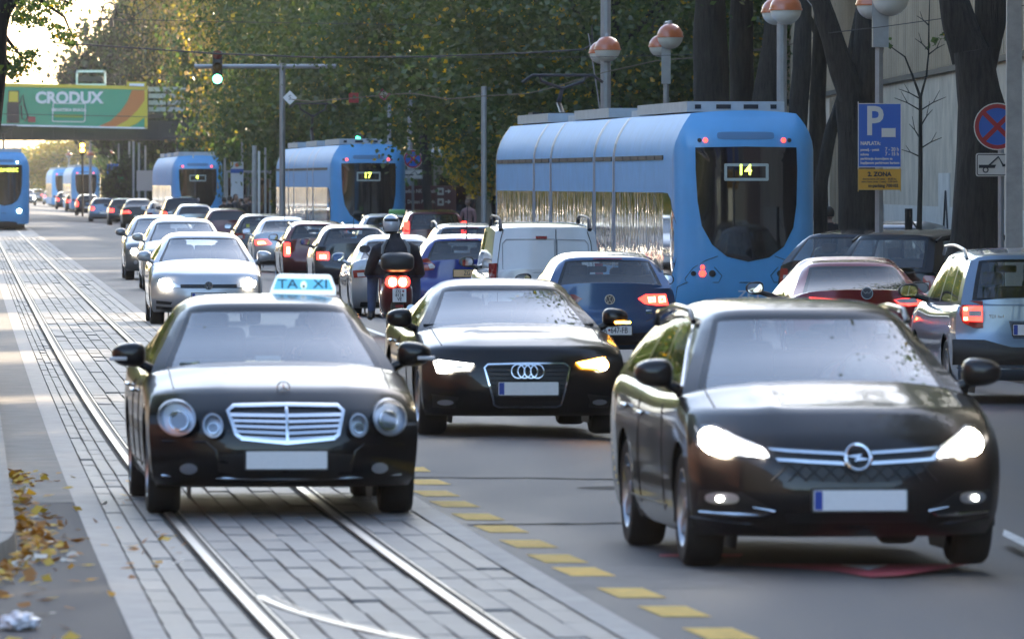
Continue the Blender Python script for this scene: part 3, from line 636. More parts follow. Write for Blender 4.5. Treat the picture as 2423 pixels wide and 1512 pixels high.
    if rails:
        for sgn in (-1, 1):
            xs = sgn * (gwt + .02); pts = []
            for i in range(13):
                q_ = i / 12; s_ = wt_ + .2 + (r1 - wt_ - .25) * q_; pts.append((xs + sgn * .03, L / 2 - s_, float(zro(s_)) - (.03 if rails is M_alu else .085) + (.075 if rails is M_alu else .05) * min(1, math.sin(math.pi * min(max(q_, .0), 1)) * 4)))
            MB().tube(pts, .019, 8).build('roof_rail', rails, root)
    K.zro, K.gh, K.hull, K.cy, K.wrad, K.r1, K.r2, K.wb, K.wt = zro, gh, hull, cy, wrad, r1, r2, wb_, wt_
    return K
def disc(K, surf, cx, cz, rad, mt, nm, off=.012, par=None, n=20, depth=.02, aspect=1.0):
    return ring_patch(ell(cx, cz, rad * aspect, rad, n), surf, off, depth, 2).build(nm, mt, par or K.root, 40)
def patch(K, poly, mt, nm, surf=None, off=.008, depth=.03, par=None, rings=4, ctr=None):
    return ring_patch(poly, surf or (K.fs if K.view == 'F' else K.rs), off, depth, rings, ctr).build(nm, mt, par or K.root, 40)
def band(K, poly, wd, mt, nm, surf=None, off=.012, depth=.02, par=None):
    return frame_patch(poly, wd, surf or (K.fs if K.view == 'F' else K.rs), off, depth).build(nm, mt, par or K.root, 40)
def mirx(poly): return [(-x, z) for x, z in poly][::-1]
def rect(x0, z0, x1, z1, r=.0):
    if r <= 0: return [(x0, z0), (x1, z0), (x1, z1), (x0, z1)]
    o = []
    for cx_, cz_, a0 in ((x1 - r, z0 + r, -90), (x1 - r, z1 - r, 0), (x0 + r, z1 - r, 90), (x0 + r, z0 + r, 180)):
        for k in range(4): an = R(a0 + 30 * k); o.append((cx_ + r * math.cos(an), cz_ + r * math.sin(an)))
    return o
def plate(K, x, z, wd=.52, ht=.115, txt=None, flip=None, tilt=0, mt=None, eu=True, two=None, surf=None):
    s = surf or (K.fs if K.view == 'F' else K.rs); y = s(x, z, .02)[1]; f = 1 if K.view == 'F' else -1
    fl = lambda x_, z_, off=0: (x_, y + f * off, z_)
    pb = ring_patch(rect(x - wd / 2 - .012, z - ht / 2 - .012, x + wd / 2 + .012, z + ht / 2 + .012, .01), fl, .004, .03, 2).build('plate_holder', M_black, K.root, 0)
    pl = ring_patch(rect(x - wd / 2, z - ht / 2, x + wd / 2, z + ht / 2, .008), fl, .008, .003, 2).build('number_plate', mt or M_plate, K.root, 0)
    sx = -1 if K.view == 'F' else 1
    if eu:
        x0 = x - sx * wd / 2 * .98; x1 = x0 + sx * .045; ring_patch(rect(min(x0, x1), z - ht * .46, max(x0, x1), z + ht * .46), fl, .0095, .002, 1).build('country_band', M_blue, pl, 0)
    if txt: text_mesh('lettering', txt, ht * .95, M_ink, pl, face_M((x + sx * .02, y + f * .011, z), K.view == 'F'), sx=.72)
    return pl
def generic_rear(K, lit=1.0, lamp='block', txt=None, ph=None, win_wiper=True, det=1, zl=None, bumper=True):
    """tail lamps, plate, bumper band and handle for a car seen from behind; lit: 0 off, 1 on"""
    W, H = K.W / 2, K.H; s = K.ztR / 1.0
    z = zl or K.ztR * .8; mt = M_redlit if lit else M_red
    for sg in (-1, 1):
        if lamp == 'block': poly = rect(W * .62, z - .09, W * .93, z + .08, .03)
        elif lamp == 'tall': poly = rect(W * .76, z - .16, W * .93, z + .16, .03)
        elif lamp == 'wide': poly = [(W * .46, z - .05), (W * .93, z - .08), (W * .95, z + .05), (W * .6, z + .07)]
        else: poly = ell(W * .78, z, .12, .1, 16)
        if sg < 0: poly = mirx(poly)
        t = patch(K, poly, mt, 'tail_lamp', off=.014)
        if det: patch(K, [(x * .5 + sg * W * .78 * .5, (zz - z) * .5 + z - .02) for x, zz in poly], M_redhot if lit > 1 else (M_redlit if lit else M_white_lens), 'lamp_bulb', off=.02, par=t)
    plate(K, 0, ph or K.zb + .36 * s, txt=txt, eu=bool(det))
    if bumper: patch(K, rect(-W * .8, K.zb + .02, W * .8, K.zb + .11, .02), M_black, 'bumper_trim', off=.008)
    if det: patch(K, rect(-.16, K.zb + .47 * s, .16, K.zb + .51 * s, .01), M_chrome if det > 1 else M_black, 'tailgate_trim', off=.012)
    patch(K, rect(-.13, K.zb + .06, .13, K.zb + .08), M_redlit if lit else M_red, 'reflector', off=.016) if det > 1 else None
def rear_wiper(K):
    L = K.L; pts = []
    for q in np.linspace(0, 1, 5):
        x, y, z = K.gh(np.float64(.0 + .5 * q), np.float64(0), np.float64(.13 + .05 * q)); pts.append((float(x), float(y) - .02, float(z)))
    MB().tube(pts, .011, 6).build('rear_wiper', M_black, K.root)
def high_stop(K, lit=True):
    pts = [K.gh(np.float64(u), np.float64(0), np.float64(t)) for u, t in ((-.3, .945), (.3, .945), (.3, .975), (-.3, .975))]
    MB().add([(float(p[0]), float(p[1]) - .02, float(p[2])) for p in pts], [(0, 1, 2, 3)]).build('stop_lamp', M_red, K.root, 0)
def antenna(K, s=None, h=.35):
    s = s or K.r1 - .12; z = float(K.zro(s)); y = K.L / 2 - s
    MB().tube([(0, y, z - .01), (0, y - .02, z + .05), (0, y - .16 * h / .35, z + h)], [.022, .008, .004], 6).build('antenna', M_black, K.root)
def wipers(K):
    for sg in (-.55, .1):
        pts = []
        for q in np.linspace(0, 1, 6):
            x, y, z = K.gh(np.float64(sg + .5 * q), np.float64(1), np.float64(.035 + .02 * q)); pts.append((float(x), float(y) + .025, float(z)))
        MB().tube(pts, .012, 6).build('wiper', M_black, K.root)

def seams(K, doors=(.3, .55), hood=True):
    """shut lines, door handles and the hood gap of a car that is near enough to show them"""
    f = lambda u, v, t: tuple(float(q) for q in K.hull(np.float64(u), np.float64(v), np.float64(t)))
    L = K.L
    if hood:
        for sg in (-1, 1): MB().tube([f(sg * .86, v, 1.0) for v in np.linspace(.985, 1 - (K.wb + .12) / L, 10)], .0045, 5).build('hood_gap', M_black, K.root)
    for sg in (-1, 1):
        for s_ in (K.wb + .28, (K.wb + K.r2) / 2 - .05, (K.wb + K.r2) / 2 + .95):
            v = 1 - s_ / L
            if abs((L / 2 - s_) - K.cy[1]) > .3: MB().tube([f(sg * 1.001, v, t) for t in np.linspace(.12, .98, 9)], .0045, 5).build('door_gap', M_black, K.root)
        for s_ in ((K.wb + K.r2) / 2 - .22, (K.wb + K.r2) / 2 + .72):
            p = f(sg * 1.0, 1 - s_ / L, .8); MB().rbox((p[0] + sg * .02, p[1], p[2]), (.035, .2, .028), .01).build('door_handle', M_chrome, K.root)
        MB().tube([f(sg * 1.0, v, .16) for v in np.linspace(.26, .72, 8)], .007, 6).build('sill_trim', M_black, K.root)
# ------------------------------------------------------------------ the cars one can read from close by
P_black = paint('black_paint', (0.004, 0.004, 0.005), 0.0, .32, .62)
P_anth = paint('anthracite_paint', (0.014, 0.011, 0.0105), 0.1, .32, .75)
P_silver = paint('silver_paint', (0.47, 0.48, 0.5), 0.55)
P_grey = paint('grey_paint', (0.2, 0.205, 0.215), 0.55)
P_white = paint('white_paint', (0.72, 0.72, 0.72), 0.0)
P_blue = paint('steel_blue_paint', (0.035, 0.085, 0.19), 0.4)
P_navy = paint('royal_blue_paint', (0.012, 0.025, 0.17), 0.35)
P_red = paint('ruby_paint', (0.16, 0.006, 0.012), 0.45)
P_maroon = paint('maroon_paint', (0.1, 0.012, 0.016), 0.3)
P_ice = paint('ice_blue_paint', (0.2, 0.27, 0.36), 0.6)
P_dblue = paint('midnight_paint', (0.012, 0.015, 0.025), 0.2)
def star_badge(K, x, z, r, par, y=None):
    m_ = MB(); c = Vector((x, y, z)); n = 28
    m_.tube([c + Vector((math.cos(2 * math.pi * i / n) * r, 0, math.sin(2 * math.pi * i / n) * r)) for i in range(n + 1)], r * .1, 6)
    for k in range(3):
        a = R(90 + 120 * k); d = Vector((math.cos(a), 0, math.sin(a))); e = Vector((-math.sin(a), 0, math.cos(a)))
        m_.add([c + d * r, c + e * r * .14, c - e * r * .14, c + Vector((0, .008, 0)), c + Vector((0, -.008, 0))], [(0, 1, 3), (0, 3, 2), (0, 4, 1), (0, 2, 4)])
    m_.tube([c - Vector((0, 0, r)), c - Vector((0, 0, r * 1.6))], [r * .14, r * .3], 8)
    return m_.build('hood_star', M_chrome, par)
def round_badge(K, x, z, r, surf, kind):
    y = surf(x, z, .03)[1]; f = 1 if K.view == 'F' else -1; fl = lambda a, b, off=0: (a, y + f * off, b)
    b_ = ring_patch(ell(x, z, r, r, 24), fl, .0, .03, 2).build('badge', mat('badge_dark', (0.03, 0.04, 0.07), .3, coat=1), K.root)
    frame_patch(ell(x, z, r, r, 24), r * .13, fl, .006, .01).build('badge_ring', M_chrome, b_)
    m_ = MB()
    def seg(p, q): m_.tube([fl(x + p[0] * r, z + p[1] * r, .006), fl(x + q[0] * r, z + q[1] * r, .006)], r * .075, 6)
    if kind == 'vw':
        for s_ in (-1, 1):
            seg((-.36 * s_, .8), (-.0, .14)); seg((-.72 * s_, .42), (-.36 * s_, -.72)); seg((-.36 * s_, -.72), (0, .0))
    elif kind == 'bolt':
        m_ = MB(); m_.add([fl(x + a * r, z + c * r, .008) for a, c in ((-.95, .02), (-.1, .22), (-.12, .02), (.95, -.02), (.1, -.22), (.12, -.02))], [(0, 1, 2, 3, 4, 5)])
    elif kind == 'wing':
        seg((-.75, .5), (-.25, -.05)); seg((-.25, -.05), (0, .25)); seg((0, .25), (.25, -.05)); seg((.25, -.05), (.75, .5))
    m_.build('badge_mark', M_chrome, b_)
    return b_
# --- black taxi saloon
K = make_car('taxi_car', 'black saloon taxi with four round headlights driving on the tram rails', 'F', 678, 53.95, 1.80, 1.425, 'sedan', P_black, 0, 4.9,
             over=dict(cF=.3, wt=.655, ridge=.012))
px = K.pxs
c1 = lambda pts: [(242.3 + x * .4206, 605.7 + y * .4206) for x, y in pts]
for cx_, cy_, a_, b_ in ((425, 912, 105, 102), (623, 953, 57, 68), (1630, 912, 101, 105), (1445, 953, 54, 67)):
    e = px(c1(ell(cx_, cy_, a_, b_, 26)))
    h = patch(K, e, M_refl, 'headlight', off=.014, rings=7)
    band(K, e, .012, mat('lamp_rim', (.35, .37, .4), .3, .8), 'lamp_rim', off=.064, depth=.06, par=h)
    cc = px(c1([(cx_ + (10 if a_ > 90 else 0) * (1 if cx_ < 1000 else -1), cy_ + 15)]))[0]; rr_ = .052 if a_ > 90 else .028
    disc(K, K.fs, cc[0], cc[1], rr_, mat('projector_lens', (.25, .27, .3), .05, .6, 1.0), 'projector', off=.05, par=h)
    frame_patch(ell(cc[0], cc[1], rr_ * 1.25, rr_ * 1.25, 20), rr_ * .22, K.fs, .056, .03).build('projector_ring', M_chrome, h)
    patch(K, e, M_lens, 'lens', off=.062, depth=.05, par=h, rings=7)
gp = px(c1([(700, 868), (742, 832), (1040, 826), (1335, 832), (1372, 868), (1338, 1008), (1305, 1035), (1040, 1060), (782, 1035), (745, 1008)]))
gr = patch(K, gp, M_black, 'grille', off=.012)
band(K, gp, .024, M_chrome, 'grille_frame', off=.032, depth=.03, par=gr)
for k in range(5):
    y = 893 + k * 30; q = k / 4; x0, x1 = 722 + 35 * q, 1350 - 35 * q; sag = 16
    m_ = MB(); pts = px(c1([(x0 + (x1 - x0) * i / 8, y + sag * (1 - abs(i - 4) / 4) * (.3 + .7 * q)) for i in range(9)]))
    m_.add([K.fs(a, z_ + d, o_) for a, z_ in pts for d, o_ in ((.011, .022), (-.011, .034))], [(2 * i, 2 * i + 1, 2 * i + 3, 2 * i + 2) for i in range(8)]); m_.build('grille_slat', M_chrome, gr, 0)
pts = px(c1([(1032, 850), (1048, 850), (1048, 1050), (1032, 1050)])); patch(K, pts, M_chrome, 'grille_bar', off=.04, par=gr)
sx_, sz_ = px(c1([(1034, 748)]))[0]; star_badge(K, sx_, sz_ , .041, K.root, K.L / 2 - .32)
pc = px(c1([(1036, 1147)]))[0]; plate(K, pc[0], pc[1], .53, .115, eu=False)
for x, y in ((490, 1200), (1570, 1198)):
    e = px(c1(ell(x, y, 48, 31, 18))); f_ = patch(K, e, M_refl, 'fog_lamp', off=.014); patch(K, e, M_lens, 'lens', off=.022, depth=.004, par=f_)
patch(K, px(c1([(640, 1120), (800, 1110), (800, 1235), (1275, 1235), (1275, 1110), (1420, 1120), (1405, 1260), (1040, 1275), (665, 1260)])), M_black, 'air_intake', off=.006)
for pl_ in ([(345, 1045), (585, 1045), (640, 1095), (655, 1165)], [(1720, 1060), (1480, 1060), (1425, 1100), (1405, 1175)]):
    m_ = MB(); q = px(c1(pl_)); m_.tube([K.fs(a, z_, .008) for a, z_ in q], .008, 6); m_.build('bumper_crease', P_black, K.root)
m_ = MB(); m_.tube([K.fs(a, z_, .006) for a, z_ in px(c1([(345, 1240), (700, 1252), (1040, 1256), (1400, 1252), (1700, 1236)]))], .008, 6); m_.build('bumper_lip', M_chrome, K.root)
for sg in (-1, 1):
    m_ = MB().rbox((sg * (K.W / 2 + .14), K.L / 2 - K.wb - .27, float(K.top(K.wb + .4)) + .065), (.12, .02, .026), .008); m_.build('mirror_indicator', M_white_lens, K.root)
wipers(K); antenna(K, K.r1 - .1, .2)
for x, z_, s_, mt_ in ((.58, 1.005, (.14, .07), mat('sticker_paper', (.62, .72, .72), .5)), (.55, 1.01, (.045, .055), mat('sticker_yellow', (.7, .65, .1), .5))):
    p = K.gh(np.float64(x / .83), np.float64(1), np.float64(.12)); MB().box((float(p[0]), float(p[1]) - .02 + (.004 if s_[0] < .1 else 0), float(p[2])), (s_[0], .003, s_[1]), rx=-.9).build('sticker', mt_, K.root, 0)
MB().rbox((.03, K.L / 2 - K.wb - .3, 1.0), (.17, .05, .05), .01).build('meter_box', mat('meter_grey', (.5, .52, .52), .5), K.root)
TAXI = K; seams(K)
# taxi sign: a tapered light box on the roof
b = P(717, 694, 56.9); zr = K.z0 + float(K.zro(2.9))
ts = thing('taxi_sign', 'white and sky blue light box lettered TAXI on the black roof', 'roof sign', (b.x, b.y, b.z))
s_ = 56.9 / F; wd = 155 * s_ / 2; ht = 46 * s_
def taxi_prof(k): return [(-wd * k, 0), (wd * k, -.012), (wd * .99 * k, ht * .3), (wd * .86 * k, ht * .86), (wd * .8 * k, ht * .95), (-wd * .72 * k, ht), (-wd * .8 * k, ht * .93), (-wd * .97 * k, ht * .25)]
M_tx = mat('sign_white', (.78, .82, .86), .35, emit=(.75, .9, 1), es=.25); M_txb = mat('sign_sky_blue', (.13, .5, .78), .35, emit=(.15, .6, 1), es=.18)
MB().prism(taxi_prof(1), .14, (0, .07, 0)).build('sign_shell', M_tx, ts, 30)
MB().prism([(-wd * .9, ht * .2), (wd * .93, ht * .17), (wd * .8, ht * .72), (-wd * .78, ht * .78)], .012, (0, -.07, 0)).build('blue_panel', M_txb, ts, 0)
for t_, x in (('TA', -wd * .46), ('XI', wd * .54)): text_mesh('lettering', t_, ht * .66, M_ink, ts, face_M((x, -.085, ht * .47)), sx=1.25)
MB().prism(ell(wd * .03, ht * .43, .022, .028, 14), .004, (0, -.083, 0)).build('sign_disc', M_tx, ts, 0)
MB().prism(ell(wd * .03, ht * .36, .01, .012, 10), .004, (0, -.086, 0)).build('sign_emblem', mat('emblem_green', (.35, .5, .25), .5), ts, 0)
text_mesh('lettering', '1111', ht * .14, M_ink, ts, face_M((0, -.073, ht * .87)))
m_ = MB()
for x in (-.11, .02, .12): m_.box((x, 0, (zr - b.z) / 2), (.05 if x < 0 else .015, .1, zr - b.z + .01))
m_.box((.0, 0, zr - b.z + .012), (wd * 1.75, .12, .02)); m_.build('sign_foot', M_black, ts, 0)
# --- black coupe with its indicator on
K = make_car('coupe_car', 'black coupe with four chrome rings and its indicator flashing orange', 'F', 1247, 71.1, 1.79, 1.335, 'coupe', P_black, 0, 5.6, over=dict(wt=.65, ridge=.02))
px = K.pxs; c2 = lambda pts: [(878.3 + x * .2804, 636 + y * .2804) for x, y in pts]
hl = px(c2([(538, 765), (870, 803), (830, 855), (700, 862), (640, 885), (572, 880)])); hr = px(c2([(1742, 793), (2025, 742), (2030, 832), (1965, 865), (1920, 850), (1790, 838)]))
h = patch(K, hl, M_refl, 'headlight', off=.02, rings=7); band(K, hl, .014, M_headlow, 'daytime_strip', off=.03, depth=.02, par=h); cc = px(c2([(625, 838)]))[0]; disc(K, K.fs, cc[0], cc[1], .045, M_headlit, 'bulb', off=.045, par=h, aspect=1.3)
patch(K, hl, M_lens, 'lens', off=.06, depth=.004, par=h)
h = patch(K, hr, M_blink, 'headlight', off=.024, rings=7); cc = px(c2([(1975, 815)]))[0]; disc(K, K.fs, cc[0], cc[1], .05, M_headlit, 'bulb', off=.045, par=h)
patch(K, hr, M_lens, 'lens', off=.06, depth=.004, par=h)
gp = px(c2([(950, 832), (985, 798), (1310, 790), (1640, 792), (1690, 830), (1615, 1155), (1572, 1176), (1080, 1176), (1035, 1155)])); gr = patch(K, gp, M_black, 'grille', off=.01)
band(K, gp, .014, M_chrome, 'grille_frame', off=.026, depth=.03, par=gr)
for k in range(9):
    y = 830 + k * 36; q = (y - 800) / 375; x0, x1 = 958 + 80 * q, 1682 - 75 * q
    m_ = MB(); pts = px(c2([(x0 + (x1 - x0) * i / 6, y) for i in range(7)])); m_.tube([K.fs(a, z_, .018) for a, z_ in pts], .005, 5); m_.build('grille_slat', M_black, gr)
for k in range(4):
    cc = px(c2([(1238 + k * 54, 865)]))[0]; n = 24; r_ = .058
    MB().tube([K.fs(cc[0] + r_ * math.cos(2 * math.pi * i / n), cc[1] + r_ * math.sin(2 * math.pi * i / n), .045) for i in range(n + 1)], .007, 6).build('badge_ring', M_chrome, gr)
pc = px(c2([(1325, 1010)]))[0]; plate(K, pc[0], pc[1], .52, .112)
for x in (640, 1950):
    patch(K, px(c2([(x - 110, 1060), (x + 105, 1085), (x + 85, 1185), (x - 95, 1175)])), M_black, 'air_intake', off=.006); e = px(c2(ell(x, 1132, 66, 24, 16))); patch(K, e, M_refl, 'fog_lamp', off=.014)
MB().rbox((-(K.W / 2 + .12), K.L / 2 - K.wb - .275, float(K.top(K.wb + .4)) + .05), (.14, .02, .02), .006).build('mirror_indicator', M_blink, K.root)
wipers(K)
seams(K)
# --- anthracite estate with headlights on
K = make_car('estate_car', 'dark estate car with bright headlights and chrome winged grille', 'F', 2026, 46.5, 1.80, 1.50, 'wagon', P_anth, 0, 6.0, rails=P_anth, over=dict(wt=.655, cF=.42, ridge=.03))
px = K.pxs; c3 = lambda pts: [(1453.7 + x * .4606, 666.3 + y * .4606) for x, y in pts]
hl = px(c3([(472, 722), (560, 735), (640, 792), (770, 850), (802, 903), (640, 895), (515, 892), (468, 850)])); hr = px(c3([(1672, 905), (1700, 850), (1790, 800), (1870, 748), (1938, 748), (1952, 855), (1885, 902), (1780, 900)]))
for hp, bc, sm in ((hl, (545, 825), [(690, 850), (745, 868)]), (hr, (1880, 830), [(1735, 870), (1780, 860)])):
    h = patch(K, hp, M_refl, 'headlight', off=.016, rings=8); cc = px(c3([bc]))[0]; disc(K, K.fs, cc[0], cc[1], .075, M_headlit, 'bulb', off=.07, par=h)
    for b2 in sm: c4 = px(c3([b2]))[0]; disc(K, K.fs, c4[0], c4[1], .022, M_headlow, 'side_bulb', off=.06, par=h)
    patch(K, hp, M_lens, 'lens', off=.085, depth=.07, par=h, rings=8)
gp = px(c3([(838, 935), (900, 985), (1000, 1017), (1250, 1034), (1500, 1017), (1600, 975), (1642, 925), (1500, 915), (1250, 920), (1000, 920)])); gr = patch(K, gp, M_black, 'grille', off=.006)
m_ = MB()
for k in range(9):
    for s2 in (-1, 1):
        a, b_ = px(c3([(900 + k * 85, 935), (900 + k * 85 + s2 * 90, 1025)])); m_.tube([K.fs(a[0], a[1], .01), K.fs((a[0] + b_[0]) / 2, (a[1] + b_[1]) / 2, .01), K.fs(b_[0], b_[1], .01)], .004, 5)
m_.build('grille_mesh', M_black, gr)
patch(K, px(c3([(795, 850), (1185, 868), (1185, 940), (1000, 930), (830, 910)])), M_black, 'upper_grille', off=.008); patch(K, px(c3([(1690, 848), (1310, 865), (1310, 940), (1500, 932), (1660, 910)])), M_black, 'upper_grille', off=.008)
for a_ in ([(795, 853), (900, 860), (1040, 868), (1188, 876), (1188, 892), (1040, 884), (900, 876), (820, 868)], [(830, 905), (1000, 915), (1188, 925), (1188, 942), (1000, 932), (845, 922)],
           [(1690, 850), (1590, 856), (1450, 864), (1312, 872), (1312, 888), (1450, 880), (1590, 872), (1680, 868)], [(1680, 868), (1640, 905), (1500, 914), (1312, 924), (1312, 941), (1500, 931), (1660, 920), (1692, 870)]):
    q = px(c3(a_)); n = len(q) // 2; m_ = MB(); m_.add([K.fs(a, z_, .03) for a, z_ in q], [(i, i + 1, len(q) - 2 - i, len(q) - 1 - i) for i in range(n - 1)]); m_.build('chrome_wing', M_chrome, gr, 0)
cc = px(c3([(1253, 903)]))[0]; r_ = .071; n = 30
bd_ = MB().tube([K.fs(cc[0] + r_ * math.cos(2 * math.pi * i / n), cc[1] + r_ * math.sin(2 * math.pi * i / n), .045) for i in range(n + 1)], .012, 8).build('badge_ring', M_chrome, gr)
MB().add([K.fs(cc[0] - a * r_, cc[1] + c * r_, .05) for a, c in ((-1.0, .12), (.35, .3), (.1, .02), (1.0, -.12), (-.35, -.3), (-.1, -.02))], [(0, 1, 2, 3, 4, 5)]).build('badge_bolt', M_chrome, gr, 0)
pc = px(c3([(1260, 1122)]))[0]; plate(K, pc[0], pc[1], .53, .115)
for x0, s2 in ((490, 1), (1965, -1)):
    sx2 = lambda v: x0 + s2 * v
    patch(K, px(c3([(sx2(-20), 1080), (sx2(180), 1085), (sx2(340), 1175), (sx2(300), 1205), (sx2(-30), 1200)])), M_black, 'air_intake', off=.006)
    e = px(c3(ell(sx2(85), 1118, 78, 30, 18, 2.6))); f_ = patch(K, e, M_refl, 'fog_lamp', off=.016); disc(K, K.fs, *px(c3([(sx2(70), 1120)]))[0], .016, M_headlow, 'bulb', off=.026, par=f_)
    m_ = MB(); m_.tube([K.fs(a, z_, .012) for a, z_ in px(c3([(sx2(-15), 1192), (sx2(150), 1200), (sx2(290), 1200), (sx2(340), 1180), (sx2(230), 1160)]))], [.008, .012, .013, .008, .003], 6); m_.build('bumper_hook', M_chrome, K.root)
m_ = MB(); m_.tube([K.fs(a, z_, .008) for a, z_ in px(c3([(440, 1222), (700, 1250), (1250, 1265), (1750, 1248), (1985, 1222)]))], .012, 6); m_.build('bumper_lip', P_anth, K.root)
patch(K, px(c3([(880, 1190), (1640, 1190), (1620, 1240), (900, 1242)])), M_black, 'lower_intake', off=.006)
MB().rbox((0, K.L / 2 - K.wt + .1, K.H - .2), (.15, .16, .04), .015).build('sensor_housing', M_int, K.root); wipers(K)
# window chrome line on the visible side
for sgn in (-1, 1):
    pts = [K.gh(np.float64(sgn * 1.004), np.float64(v_), np.float64(t_)) for v_, t_ in [(.98, .1), (.9, .55), (.84, .88), (.6, .92), (.3, .92), (.1, .85)]]
    MB().tube([tuple(float(q) for q in p) for p in pts], .009, 6).build('window_trim', M_chrome, K.root)
ESTATE = K; seams(K)
# --- oncoming silver hatchbacks
def vw_front(K, cx):
    px = K.pxs; q = lambda pts: [(242.3 + x * .4206 - 490 + cx, 605.7 + y * .4206) for x, y in pts]
    for hp, bc in (([(315, 125), (362, 120), (442, 176), (335, 186)], (352, 155)), ([(757, 176), (858, 118), (884, 126), (868, 184)], (832, 152))):
        e = px(q(hp)); h = patch(K, e, M_refl, 'headlight', off=.016); c = px(q([bc]))[0]; disc(K, K.fs, c[0], c[1], .08, M_headlit, 'bulb', off=.05, par=h, aspect=1.2); patch(K, e, M_lens, 'lens', off=.065, depth=.004, par=h)
    patch(K, px(q([(440, 160), (757, 160), (757, 180), (440, 180)])), M_black, 'grille', off=.012)
    c = px(q([(598, 167)]))[0]; round_badge(K, c[0], c[1], .062, K.fs, 'vw')
    c = px(q([(598, 232)]))[0]; plate(K, c[0], c[1])
    for x0, s2 in ((305, 1), (890, -1)):
        for y in (252, 283): patch(K, px(q([(x0, y), (x0 + s2 * 90, y + 8), (x0 + s2 * 80, y + 24), (x0, y + 18)])), M_black, 'air_intake', off=.008)
    patch(K, px(q([(430, 275), (770, 275), (740, 318), (460, 318)])), M_black, 'air_intake', off=.008); wipers(K)
K = make_car('hatchback_car', 'silver hatchback with lit headlights behind the taxi roof', 'F', 490, 126.4, 1.74, 1.41, 'hatch', P_silver, 0, 4.0, over=dict(wt=.66)); vw_front(K, 490)
def generic_front(K, lit=True, det=1):
    W = K.W / 2; z = K.ztF * .88
    for sg in (-1, 1):
        poly = [(W * .5, z - .06), (W * .88, z - .07), (W * .9, z + .05), (W * .72, z + .06)]
        if sg < 0: poly = mirx(poly)
        h = patch(K, poly, M_refl, 'headlight', off=.014); disc(K, K.fs, sg * W * .76, z - .01, .07, M_headlit if lit else M_refl, 'bulb', off=.05, par=h)
    patch(K, rect(-W * .5, z - .06, W * .5, z + .03, .02), M_black, 'grille', off=.01); plate(K, 0, K.zb + .25, eu=False)
    patch(K, rect(-W * .6, K.zb + .03, W * .6, K.zb + .14, .02), M_black, 'air_intake', off=.008)
    for sg in (-1, 1): disc(K, K.fs, sg * W * .72, K.zb + .2, .045, M_refl, 'fog_lamp', off=.014)
K = make_car('hatchback_car', 'pale silver hatchback half hidden behind the silver hatchback', 'F', 440, 166.2, 1.75, 1.45, 'hatch', paint('champagne_paint', (.4, .4, .38), .5), 0, 4.0); generic_front(K)
K = make_car('hatchback_car', 'grey hatchback last of the three oncoming cars in a row', 'F', 388, 184.2, 1.75, 1.44, 'hatch', P_grey, 0, 4.0); generic_front(K)
for sg in (-.02,): pass
K = make_car('distant_car', 'small dark car with a white headlight just right of the oncoming tram', 'F', 64, 760, 1.75, 1.45, 'hatch', P_grey, 0, 4, det=0, lite=True); generic_front(K)
# --- cars seen from behind
ZR = -0.17
K = make_car('hatchback_car', 'steel blue hatchback with one lit tail lamp ahead of the black coupe', 'B', 1445, 106.3, 1.76, 1.455, 'hatch', P_blue, ZR, 3.8, over=dict(wt=.7, mirmat=M_black))
px = K.pxs; c7 = lambda pts: [(1029.7 + x * .25, 424 + y * .25) for x, y in pts]
tl = px(c7([(1925, 1132), (2000, 1092), (2195, 1088), (2222, 1195), (2110, 1197), (1990, 1182)]))
for sg, pl_ in ((1, tl), (-1, mirx(tl))):
    t = patch(K, pl_, M_redlit if sg > 0 else M_red, 'tail_lamp', off=.016)
    if sg > 0:
        for a in ([(2020, 1118), (2050, 1118), (2090, 1112), (2095, 1165), (2030, 1168)], [(2125, 1112), (2150, 1110), (2185, 1110), (2195, 1165), (2130, 1170)]):
            band(K, px(c7(a)), .03, M_redhot, 'lamp_strip', off=.026, depth=.01, par=t)
c = px(c7([(1655, 1140)]))[0]; round_badge(K, c[0], c[1], .065, K.rs, 'vw')
c = px(c7([(1669, 1432)]))[0]; pl_ = plate(K, c[0], c[1], .52, .115, 'DA  647-FB', eu=False)
disc(K, K.rs, c[0] - .03, c[1] + .005, .014, M_red, 'coat_of_arms', off=.03)
patch(K, px(c7([(1430, 1480), (2260, 1440), (2250, 1560), (1440, 1580)])), M_black, 'bumper_trim', off=.006)
m_ = MB(); m_.tube([K.rs(a, z_, .004) for a, z_ in px(c7([(1250, 1270), (1655, 1280), (2085, 1280), (2060, 1320), (2000, 1345)]))], .005, 5); m_.build('tailgate_seam', M_black, K.root)
for y in (1240, 1262): patch(K, px(c7([(2000, y), (2060, y), (2060, y + 10), (2000, y + 10)])), M_chrome, 'trim_badge', off=.01)
rear_wiper(K); high_stop(K)
K = make_car('sedan_car', 'ruby red saloon beside the dark estate at right', 'B', 2052, 101, 1.82, 1.46, 'sedan', P_red, -.2, 4.6, gl=M_dglass, over=dict(wt=.66, mirmat=M_black, mir=1.05))
px = K.pxs; c8 = lambda pts: [(1756.5 + x * .2752, 363.4 + y * .2752) for x, y in pts]
tl = px(c8([(1310, 1258), (1400, 1246), (1560, 1235), (1580, 1300), (1440, 1312), (1360, 1300)]))
for pl_ in (tl, mirx(tl)): t = patch(K, pl_, M_redlit, 'tail_lamp', off=.014); patch(K, [(x * .8 + pl_[0][0] * .2, z_ * .6 + pl_[0][1] * .4) for x, z_ in pl_], M_white_lens, 'reverse_lens', off=.02, par=t)
c = px(c8([(1078, 1203)]))[0]; round_badge(K, c[0], c[1], .075, K.rs, 'wing'); plate(K, 0, .6)
K = make_car('van_car', 'white panel van with blind rear doors beside the front tram', 'B', 1293, 122, 1.78, 1.76, 'van', P_white, ZR, 4.2, cat='van', over=dict(mirmat=M_black, mir=.98))
px = K.pxs
